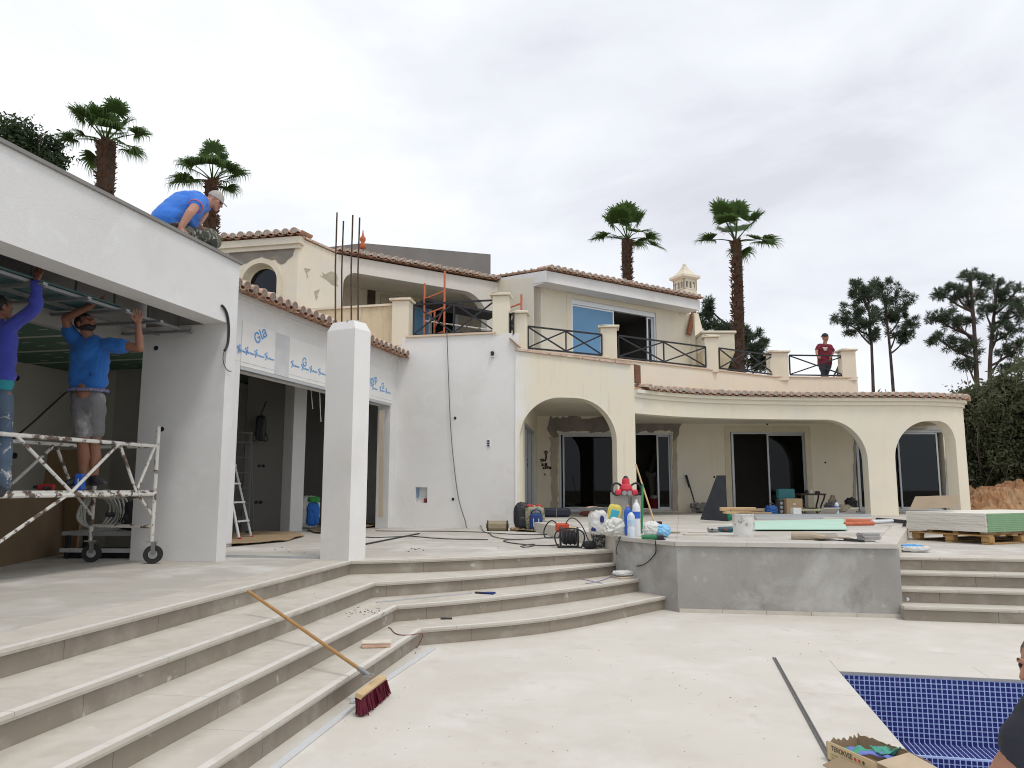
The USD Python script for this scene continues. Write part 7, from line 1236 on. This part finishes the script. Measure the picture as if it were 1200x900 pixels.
# junk heap by the pillar
y0 = 19.6
for nm, lab, ct, px, sz, m_, sd, e_ in (('black_bag', 'black bag with red mark leaning by the grey door frame', 'bag', 1004, (0.3, 0.25, 0.42), DARK, 41, 3), ('dark_sack', 'dark grey sack in the heap left of the arcade pillar', 'sack', 974, (0.34, 0.28, 0.3), mat('charcoal_sack', (0.06, 0.06, 0.07), 0.8), 42, 2.6), ('beige_sack', 'beige paper sack lying beside the arcade pillar', 'sack', 992, (0.5, 0.3, 0.24), mat('beige_paper', (0.40, 0.34, 0.25), 0.9, 0.15, 5), 43, 2.4), ('brown_bundle', 'brown cloth bundle standing in the heap by the pillar', 'bundle', 982, (0.2, 0.2, 0.46), KRAFT_D, 44, 2.2)):
    q = V(*J(px, 600)[:2], ZP) + V(0, 0.15 * (sd % 3), 0); solo(nm, puffy(q, sz, 0.2 * sd, e_, 0.25, 3, sd), m_, lab, ct, smooth=True)
q = V(*at(981, 603, 18.9)[:2], ZP); bottle('clear bottle with blue label in the heap by the arcade pillar', q, 0.05, 0.34, PET, BL, BL)
for px, lab, sd in ((972, 'dusty board scrap left in the heap by the pillar', 1), (998, 'tilted board scrap right in the heap by the pillar', 2)):
    q = V(*at(px, 604, 18.7)[:2], ZP); solo('board_scrap', cbx(q + UP * 0.1, (0.5, 0.03, 0.25), 0.004, 0.4 * sd, 0.8), mat('dusty_board', (0.4, 0.38, 0.33), 0.9), lab, 'board scrap')
# on the coping, right part
q = gz(951, 633, ZP) ; rl = thing('rolled_paper', 'rolled beige paper with ragged end on the coping of the grey wall', 'paper roll', q)
dirr = V(0.93, -0.35, 0); part(rl, 'roll', tube([q + V(-0.2, 0.16, 0.05), q + V(0.02, 0.07, 0.045), q + V(0.18, 0.0, 0.03)], [0.055, 0.05, 0.03], 12), mat('beige_felt', (0.40, 0.33, 0.25), 0.95, 0.12, 8), smooth=30); part(rl, 'loose_sheet', gridsheet(q + V(0.24, 0.0, 0.006), 0.44, 0.24, -0.1, 0.05, 12, 8, 8, 7, 0.004, ragged=0.12), KRAFT_D)
for j, (px, py, n, lab) in enumerate(((968, 632, 4, 'stack of pale tiles on the coping beside the rolled paper'), (1020, 634.5, 5, 'stack of grey tiles on the coping near its right end'))):
    q = gz(px, py, ZP) + V(0, 0.05, 0); t = thing('tile_stack', lab, 'tiles', q)
    for i in range(n): part(t, 'tile', cbx(q + V(0.006 * ((i * 5) % 3), 0.004 * i, 0.028 + 0.0165 * i), (0.27 - 0.05 * j, 0.18, 0.015), 0.002, 0.04 * ((i * 3) % 4)), TREAD if j == 0 else mat('grey_tile', (0.38, 0.37, 0.35), 0.8, island=0.1))
solo('wood_lath', [beam(gz(990, 634, ZP) + UP * 0.02, gz(1012, 636, ZP) + UP * 0.02, 0.04, 0.03)], DARK, 'dark lath between the two tile stacks on the coping', 'lath')
solo('red_scrap', cbx(gz(1044, 634.5, ZT) + UP * 0.02, (0.08, 0.04, 0.03), 0.008, 0.3), RED, 'tiny red plastic scrap on the terrace behind the wall end', 'scrap')
q = gz(1071, 647, ZT); mg = thing('printed_paper', 'blue and white printed paper bag on the top right step', 'paper', q); part(mg, 'paper_body', puffy(q, (0.42, 0.2, 0.09), -0.15, 2.5, 0.2, 3, 51), SACK, smooth=True); part(mg, 'blue_print', puffy(q + V(-0.03, 0.0, 0.03), (0.32, 0.13, 0.075), -0.15, 2.5, 0.2, 3, 51), mat('print_blue', (0.08, 0.3, 0.6), 0.6, 0.5, 30), smooth=True)
q = gz(1063.5, 706, 0.16) + V(0.03, 0.03, 0); solo('white_pipe', tube([q + V(-0.04, 0.0, 0.035), q + V(0.06, 0.02, 0.035)], 0.034, 12), ALU_W, 'short white pipe end on the lowest right step', 'pipe', smooth=30)

# ---- pallet of plasterboard
PCN = V(7.28, 11.95, 0); PA, PB = V(-0.42, 0.907, 0), V(0.907, 0.42, 0); zp0 = ZT; PW_, PL_ = 1.38, 2.5
plt = thing('wooden_pallet', 'wooden pallet under the plasterboard stack on the side terrace', 'pallet', PCN + UP * ZT)
PALW = mat('pallet_wood', (0.42, 0.25, 0.10), 0.85, 0.18, 4, 0.2, 40, island=0.15)
def pp(a, b, z): return PCN + PA * a + PB * b + UP * z
for a in (0.06, 0.66, 1.26):
    for b in (0.08, 0.85, 1.65, 2.4): part(plt, 'block', cbx(pp(a, b, ZT + 0.075), (0.12, 0.14, 0.09), 0.004, math.atan2(PB[1], PB[0])), PALW)
    part(plt, 'runner', beam(pp(a, 0.0, ZT + 0.015), pp(a, 2.5, ZT + 0.015), 0.1, 0.022), PALW)
for b in np.linspace(0.06, 2.44, 9): part(plt, 'deck_board', beam(pp(0, b, ZT + 0.132), pp(1.36, b, ZT + 0.132), 0.13, 0.022), PALW)
zb0 = ZT + 0.145
bs_ = thing('plasterboard_stack', 'stack of white plasterboards with green wrapped end on the pallet', 'plasterboard stack', pp(0.7, 1.2, zb0))
part(bs_, 'bearer', [beam(pp(0.1 + 0.45 * i, 0.03, zb0 + 0.02), pp(0.1 + 0.45 * i, 2.46, zb0 + 0.02), 0.09, 0.04) for i in range(3)], KRAFT)
PBW = mat('ivory_board_paper', (0.66, 0.63, 0.56), 0.85, 0.05, 2); rg = np.random.default_rng(4); H_ = 0.285; nb = 21
bl_ = []
for i in range(nb): j0, j1 = rg.normal(0, .003, 2); z = zb0 + 0.043 + H_ * (i + 0.5) / nb; bl_.append(beam(pp(PW_ / 2 + j0, -0.03 + j1, z), pp(PW_ / 2 + j0, PL_ + j1, z), PW_, H_ / nb - 0.0014))
part(bs_, 'boards', bl_, PBW, kind='stuff')
GRNW = mat('green_wrap', (0.20, 0.34, 0.19), 0.7, 0.08, 6)
gs_ = [beam(pp(-0.012, 0.004 + 2.49 * (k + 0.5) / 40, zb0 + 0.046), pp(-0.012, 0.004 + 2.49 * (k + 0.5) / 40, zb0 + 0.04 + H_), 0.058, 0.008, up=PA) for k in range(40)]
part(bs_, 'green_end_wrap', [beam(pp(-0.007, 0.0, zb0 + 0.043 + H_ / 2), pp(-0.007, PL_, zb0 + 0.043 + H_ / 2), 0.006, H_ - 0.004)] + [beam(pp(-0.012, 0.0, zb0 + 0.043 + H_ * (k + .5) / 10), pp(-0.012, PL_, zb0 + 0.043 + H_ * (k + .5) / 10), 0.005, H_ / 10 - 0.006) for k in range(10)], GRNW)
zt_ = zb0 + 0.043 + H_
bp = [pp(1.33, 0.1, zt_ + 0.004), pp(1.0, 1.25, zt_ + 0.004)]; up_ = V(0.12, 0.2, 0.235)
part(bs_, 'cut_board', trimesh.convex.convex_hull(np.array([p + d + o for p in (at(1066, 597.5, 13.15), at(1119.5, 594.5, 12.95)) for d, o in ((V(0, 0, 0), V(0, 0, 0)), (V(0, 0.012, 0.004), V(0, 0, 0)))] + [p + o for p in (at(1073, 582, 13.4), at(1125, 580.5, 13.2)) for o in (V(0, 0, 0), V(0, 0.012, 0.004))])), mat('brown_board_back', (0.30, 0.235, 0.16), 0.9), label='single board propped up on the stack')
q = gz(1054, 630, ZT); y0 = q[1]; solo('leaning_offcut', trimesh.convex.convex_hull(np.array([p + V(0, d, 0) for p in (J(1052.5, 630), J(1064, 628), J(1062, 614), J(1059.5, 613)) for d in (0, 0.03)])), mat('dark_board_back', (0.06, 0.05, 0.045), 0.9), 'dark board offcut leaning on the left end of the plasterboard pallet', 'board offcut')
solo('stone_offcut', puffy(gz(1073, 628, ZT), (0.3, 0.25, 0.1), 0.3, 3, 0.2, 3, 61), mat('grey_offcut', (0.3, 0.29, 0.27), 0.9), 'grey lump beside the left pallet block', 'lump')
FILMW = mat('white_wrap_film', (0.58, 0.60, 0.60), 0.3, 0.15, 4, 0.5, 15)
for px, py, w, d, rz, sd, lab in ((1172, 634, 0.55, 0.5, 0.5, 1, 'torn white wrapping film under the green pallet end'), (1193, 631, 0.6, 0.55, 0.3, 2, 'crumpled white wrapping film at the right photograph edge')):
    solo('wrapping_film', gridsheet(gz(px, py, ZT) + UP * 0.012, w, d, rz, 0.26, 18, 14, sd, 6, 0.003, ragged=0.2), FILMW, lab, 'plastic film')
# ---- by the first arch
q = gz(612, 622, ZT); bp_ = thing('backpack', 'black rucksack leaning on the white wall corner at the arch', 'backpack', q); part(bp_, 'pack', puffy(q, (0.36, 0.26, 0.56), 0.1, 2.8, 0.1, 3, 71), DARK, smooth=True); part(bp_, 'pocket', puffy(q + V(0.02, -0.09, 0.05), (0.24, 0.12, 0.24), 0.1, 3, 0.08, 3, 72), DARK, smooth=True)
q = gz(627, 622.5, ZT); mb = thing('shopping_bag', 'large multi coloured shopping bag with blue cooler in front', 'bag', q); part(mb, 'bag_body', puffy(q + V(0, 0.08, 0), (0.4, 0.26, 0.5), 0, 4, 0.08, 3, 73), mat('leaf_print_bag', (0.30, 0.27, 0.2), 0.7, 0.1, 4, dirt=[((0.05, 0.16, 0.05), 16, 0.5, 0.54, 0.9), ((0.45, 0.12, 0.04), 19, 0.58, 0.61, 0.9), ((0.65, 0.62, 0.55), 23, 0.6, 0.63, 0.9)]), smooth=True)
part(mb, 'red_lining', [cbx(q + V(x, 0.1, 0.5), (0.14, 0.2, 0.06), 0.02) for x in (-0.1, 0.08)], RED)
cq = q + V(0.02, -0.09, 0); clr = thing('cool_box', 'small dark blue cool bag in front of the patterned bag', 'cool box', cq); part(clr, 'cooler_body', puffy(cq, (0.26, 0.2, 0.36), 0, 5, 0.05, 3, 74), mat('dark_blue_nylon', (0.012, 0.04, 0.16), 0.6), smooth=True); part(clr, 'carry_handle', wire([cq + V(-0.1, -0.02, 0.34), cq + V(-0.05, -0.05, 0.42), cq + V(0.05, -0.05, 0.42), cq + V(0.1, -0.02, 0.34)], 0.014), NAVY); part(clr, 'white_lettering', [bx(cq + V(x, -0.104, 0.18), (0.012, 0.004, 0.16)) for x in (-0.06, 0.05)], ALU_W)
for x in (-0.08, 0.08): part(clr, 'yellow_foot', tube([cq + V(x, -0.1, 0.03), cq + V(x, -0.115, 0.03)], 0.022, 10), mat('yellow_plastic', (0.6, 0.42, 0.05), 0.5))
q = gz(652, 606, ZP); lc = thing('instrument_case', 'long dark navy case lying before the first glass door', 'case', q); part(lc, 'case_body', cbx(q + UP * 0.11, (0.64, 0.3, 0.2), 0.05, 0.0), mat('navy_case', (0.015, 0.018, 0.035), 0.5)); part(lc, 'case_seam', bx(q + V(0.0, -0.1515, 0.11), (0.012, 0.004, 0.19)), STEEL)
solo('red_cloth', puffy(gz(688, 605, ZP), (0.34, 0.3, 0.12), 0, 2.2, 0.3, 3, 75), mat('brick_red_cloth', (0.20, 0.06, 0.045), 0.9), 'brick red cloth heap before the first glass door', 'cloth', smooth=True)
q = gz(583, 622, ZT); sr_ = thing('felt_roll', 'short beige roll with dark ends at the foot of the white wall', 'roll', q); part(sr_, 'roll_body', cbx(q + UP * 0.1, (0.46, 0.22, 0.2), 0.06, -0.15), mat('khaki_canvas', (0.30, 0.25, 0.17), 0.9, 0.12, 8)); part(sr_, 'dark_binding', [tube([q + V(x, 0.13 - 0.13 * 2 * i, 0.02) if 0 else q + V(x, 0.11 * math.cos(a) - 0.15 * x, 0.1 + 0.1 * math.sin(a)) for a in np.linspace(0, 2 * math.pi, 14)[:-1]], 0.014, 6, closed=True) for i, x in enumerate((-0.2, 0.2))], DARK); part(sr_, 'gloves', [puffy(q + V(0.33 + 0.1 * i, -0.06, 0), (0.16, 0.12, 0.07), 0.5 * i, 2.2, 0.3, 4, 76 + i) for i in range(3)], mat('tan_leather', (0.38, 0.26, 0.15), 0.9), smooth=True)
flat_sheet('cardboard_sheet', 'dark flattened cardboard under the bags at the arch', 'cardboard', [(604, 623), (612, 617), (648, 617), (652, 621), (640, 624)], ZT, 0.008, KRAFT_D, 0.06, 4)
solo('white_cushion', cbx(gz(668, 601, ZP) + UP * 0.07, (0.5, 0.2, 0.12), 0.03), ALU, 'grey packing block at the sill of the first glass door', 'block')
# worker's legs seen deep in the dark room are left to the room; bucket with red cloth inside the second door
q = V(*at(769, 600, 22.6)[:2], ZP + 0.05); bi = thing('mortar_bucket', 'white rimmed red bucket inside the dark second doorway', 'bucket', q); part(bi, 'bucket_body', lathe(q, [(0, 0), (0.17, 0), (0.2, 0.3), (0, 0.3)], 16), mat('red_bucket', (0.25, 0.015, 0.02), 0.5)); part(bi, 'white_rag', puffy(q + V(0.05, 0, 0.28), (0.4, 0.35, 0.14), 0.2, 2.4, 0.2, 3, 81), SACK, smooth=True)
y0 = 23.0; P = thing('person', 'worker bending in the dark second doorway, pale dusty trousers showing', 'person', V(*J(766, 596)[:2], ZP))
DUST = mat('dusty_trousers', (0.20, 0.18, 0.15), 0.9, 0.2, 5); 
part(P, 'body', fuse(head_parts(J(774, 540, -0.2), V(0.6, -0.5, -0.6))[0] + [hullp((J(767, 535), .14), (J(763, 552), .13)), bone(J(771, 535), J(778, 555), .05, .04), bone(J(778, 555), J(776, 574), .04, .03), bone(J(775, 535), J(774, 540, -0.2), .06, .055), bone(J(764, 588), J(764, 592), .04, .04)] + hand(J(776, 574), V(0, -.2, -1), V(-1, 0, 0), V(0, -1, 0), 0.6), 0.03, 5), SKIN_D, smooth=True)
part(P, 'dark_top', fuse([hullp((J(768, 534), .16), (J(763, 552), .15)), bone(J(771, 535), J(777, 553), .075, .06)], 0.03, 5, 0.02, 3), DARK, smooth=True); part(P, 'trousers', fuse([hullp((J(761, 555), .13), (J(765, 555), .13)), bone(J(763, 557), J(765, 575), .11, .08), bone(J(765, 575), J(763, 590), .08, .06), bone(J(766, 557, .2), J(769, 575, .2), .11, .08), bone(J(769, 575, .2), J(769, 590, .2), .08, .06)], 0.03, 5, 0.02, 4), DUST, smooth=True)
# ---- cables over the white wall and the terrace
w0 = [ow(x, y, A, C - A) + V(-0.02, -0.05, 0) for x, y in ((525, 388), (526, 420), (527.5, 460), (530, 510), (535, 560), (540, 590), (545, 606), (547, 612.5))]; w0[0] = w0[0] + V(0, -0.03, 0)
solo('hanging_cable', wire(w0 + [w0[-1] * V(1, 1, 0) + V(0.02, -0.06, ZT + 0.02), gz(553, 618.5, ZT) + UP * .012, gz(566, 622.5, ZT) + UP * .012, gz(574, 626, ZT) + UP * .012, gz(584, 631, ZT) + UP * .012, gz(605, 633, ZT) + UP * .012, gz(628, 632, ZT) + UP * .012, gz(648, 629.5, ZT) + UP * .012], 0.009), mat('grey_cable', (0.11, 0.107, 0.10), 0.6), 'grey cable hanging from the left balcony down the white wall', 'cable', smooth=True)
for k_, (L_, r, lab) in enumerate((([(440, 622.5), (500, 623), (560, 624), (600, 626.5), (648, 626.5)], 0.009, 'dark cable running along the terrace below the white wall'), ([(424, 629), (455, 630), (478, 629), (500, 630.5), (540, 632.5), (572, 633)], 0.009, 'dark cable looping nearer the steps'), ([(612, 633), (618, 639), (640, 640), (655, 638.5)], 0.009, 'thin grey cable beside the reel on the top step'), ([(610, 641), (626, 638.5), (618, 641.5), (612, 642)], 0.008, 'loose cable loop left of the reel'))):
    solo('floor_cable', wire([gz(x, y, ZT) + UP * r for x, y in L_], r), mat('dark_grey_cable', (0.075, 0.073, 0.07), 0.6), lab, 'cable', smooth=True)
q = gz(667, 641.5, ZT); solo('floor_cable', wire([q + V(-0.04, 0.1, 0.33), q + V(0.06, 0.1, 0.42), q + V(0.2, 0.05, 0.3), q + V(0.3, 0.0, 0.08), q + V(0.38, -0.02, 0.01)], 0.008), DARK, 'black cable arching out of the reel socket box', 'cable', smooth=True)
# ---- open cardboard box by the pool
TZ = 0.105
k0, k1, k3 = gz(969, 868, TZ), gz(1027, 894, TZ), gz(1005, 862, TZ); k2 = gz(1066, 882.5, TZ)
bxo = thing('open_cardboard_box', 'open beige cardboard box of cloths beside the pool', 'box', V(*((k0 + k2) / 2)[:2], 0)); BOXM = mat('printed_beige_card', (0.55, 0.43, 0.25), 0.85, 0.06, 4); BOXI = mat('inside_card', (0.30, 0.22, 0.14), 0.9, 0.08, 4)
f0 = lambda p: V(p[0], p[1], 0)
def sidewall(a, b, h, th=0.006, rag=0.0, seed=0):
    a, b = f0(a), f0(b); L_ = np.linalg.norm(b - a); rg = np.random.default_rng(seed); xs = np.linspace(0, L_, 22); pts = [(0, 0.006), (L_, 0.006)] + [(x, h + rg.uniform(-1, 0.6) * rag) for x in xs[::-1]]
    return curve_wall([a, b], Polygon(pts), th)
ws_ = part(bxo, 'printed_side', sidewall(k0, k1, TZ), BOXM); part(bxo, 'back_side', sidewall(k0, k3, TZ, 0.006, 0.02, 2), BOXI); part(bxo, 'back_side', sidewall(k3, k2, TZ + 0.01, 0.006, 0.008, 3), BOXI); part(bxo, 'end_side', sidewall(k1, k2, TZ), BOXM)
part(bxo, 'bottom', prism(Polygon([p[:2] for p in (k0, k1, k2, k3)]).buffer(-0.004), 0.004, 0.008), BOXI)
dS = f0(k1 - k0); LS = np.linalg.norm(dS); dS /= LS; nS = V(dS[1], -dS[0], 0)
def boxtext(txt, h, s, z, m, bold=True): t = meshkit.text_mesh(txt, h, 0.001, bold); v = t.vertices; t.vertices = f0(k0)[None] + dS * (s + v[:, :1]) + UP * (z + v[:, 1:2]) + nS * (0.0006 + v[:, 2:3]); return t
PRT = mat('brown_print', (0.10, 0.07, 0.05), 0.8); ORP = mat('orange_red_print', (0.50, 0.07, 0.04), 0.8)
part(ws_, 'box_lettering', boxtext('TEROKVIE', 0.024, 0.03, 0.066, PRT), PRT); part(ws_, 'box_small_print', [boxtext('___ _____ ______ _____', 0.011, 0.03, 0.045, PRT), boxtext('____ ____ ___', 0.008, 0.03, 0.03, PRT, False)], PRT)
for i in range(3): part(ws_, 'box_emblem', tube([f0(k0) + dS * (0.215 + 0.03 * i) + UP * 0.075 + nS * 0.0004, f0(k0) + dS * (0.215 + 0.03 * i) + UP * 0.075 + nS * 0.0018], 0.009, 10), ORP if i < 2 else PRT)
part(ws_, 'box_emblem', tube([f0(k0) + dS * 0.355 + UP * 0.06 + nS * 0.0004, f0(k0) + dS * 0.355 + UP * 0.06 + nS * 0.0018], 0.01, 10), ORP)
fe = f0(k2 - k1); part(bxo, 'red_mark', trimesh.convex.convex_hull(np.array([f0(k1) + fe * u + UP * z + V(fe[1], -fe[0], 0) / np.linalg.norm(fe) * o for u, z in ((0.5, 0.03), (0.85, 0.02), (0.85, 0.085), (0.5, 0.07)) for o in (0.0004, 0.0018)])), mat('red_triangle', (0.35, 0.03, 0.03), 0.8))
bn1 = V(fe[1], -fe[0], 0) / np.linalg.norm(fe)
part(bxo, 'open_flap', trimesh.convex.convex_hull(np.array([k1 + (k2 - k1) * u + bn1 * d + UP * (z + o) for u, d, z in ((0.0, 0, 0), (0.98, 0, 0), (0.95, 0.16, -0.03), (0.05, 0.16, -0.03)) for o in (0, 0.005)])), mat('flap_card', (0.46, 0.36, 0.25), 0.9, 0.12, 6))
part(bxo, 'open_flap', trimesh.convex.convex_hull(np.array([k3 + (k2 - k3) * u - nS * d + UP * (z + o) for u, d, z in ((0.45, 0, 0), (1, 0, 0), (1.15, 0.1, -0.05), (0.6, 0.1, -0.04)) for o in (0, 0.005)])), BOXI)
part(bxo, 'open_flap', trimesh.convex.convex_hull(np.array([k0 + (k1 - k0) * u + nS * d + UP * (z + o) for u, d, z in ((0.32, 0.02, -0.05), (1.2, 0.02, -0.045), (1.2, 0.15, -0.08), (0.32, 0.13, -0.08)) for o in (0, 0.005)])), BOXI)
ci = (k0 + k1 + k2 + k3) / 4
solo('blue_cloth', gridsheet(V(ci[0] + 0.02, ci[1] + 0.0, 0.035), 0.24, 0.1, -0.42, 0.07, 26, 16, 6, 13, 0.006, ragged=0.05), mat('violet_blue_cloth', (0.16, 0.19, 0.50), 0.9, 0.12, 14), 'violet blue cloth in the open cardboard box', 'cloth', smooth=True)
solo('green_cloth', [gridsheet(V(ci[0] - 0.03, ci[1] + 0.03, 0.05), 0.2, 0.09, -0.2, 0.06, 22, 14, 7, 14, 0.006, ragged=0.05), gridsheet(V(ci[0] + 0.1, ci[1] + 0.0, 0.045), 0.14, 0.09, 0.3, 0.11, 22, 14, 9, 20, 0.006, ragged=0.05)], mat('sea_green_cloth', (0.07, 0.30, 0.22), 0.9, 0.15, 20), 'sea green rags in the open cardboard box', 'cloth', smooth=True)
# ---- crumbs and chips left by the work
def chips(name, label, spots, seed, m):
    rg = np.random.default_rng(seed); out = []
    for (px, py, z, n, sx, sy, s0, s1) in spots:
        for _ in range(n):
            q = gz(px + rg.normal(0, sx), py + rg.normal(0, sy), z); s = rg.uniform(s0, s1); out.append(bx(q + UP * s * 0.25, (s * rg.uniform(.7, 1.6), s, s * 0.5), rg.uniform(0, 3), rg.uniform(-.2, .2)))
    solo(name, out, m, label, 'debris', None, 'stuff')
chips('crumbs', 'brown crumbs and stone chips scattered on terrace and steps', [(490, 613.8, ZT, 40, 22, 0.5, .015, .05), (432, 717, .32, 60, 14, 3, .004, .011), (486, 644, ZT, 10, 5, 1.2, .008, .022), (700, 727, 0, 5, 20, 3, .004, .011), (360, 690, .48, 10, 40, 6, .003, .007), (620, 640, ZT, 8, 40, 5, .004, .01), (330, 645, ZT, 8, 20, 3, .006, .016)], 5, mat('crumb', (0.33, 0.27, 0.2), 0.9, 0.4, 20, island=0.5))
chips('deck_grit', 'tiny brownish grit scattered over the pool deck', [(640, 820, 0, 40, 160, 45, .0025, .006), (850, 790, 0, 25, 90, 40, .0025, .007), (560, 870, 0, 20, 80, 20, .002, .005), (960, 760, 0, 14, 60, 10, .003, .008)], 6, mat('grit', (0.36, 0.31, 0.25), 0.9, 0.3, 20, island=0.5))
# sockets and a damp mark on the dark wall of the glazed room
yq = 15.33
for px, py in ((303.5, 546), (308.5, 546), (300.5, 588.5), (305.5, 588.5)): q = at(px, py, 15.395 + 0.0067 * (px - 286)); part(vl, 'socket_hole', tube([q - V(0, 0.012, 0), q + V(0, 0.03, 0)], 0.032, 10), DARK)
for px, z1 in ((362, 3.0), (372, 2.75)): q = at(px, 470, 14.6); part(vl, 'hanging_wire', wire([V(q[0], q[1], 3.9), V(q[0] + 0.03, q[1], 3.4), V(q[0] + 0.08, q[1], z1)], 0.008), MORTAR_W)
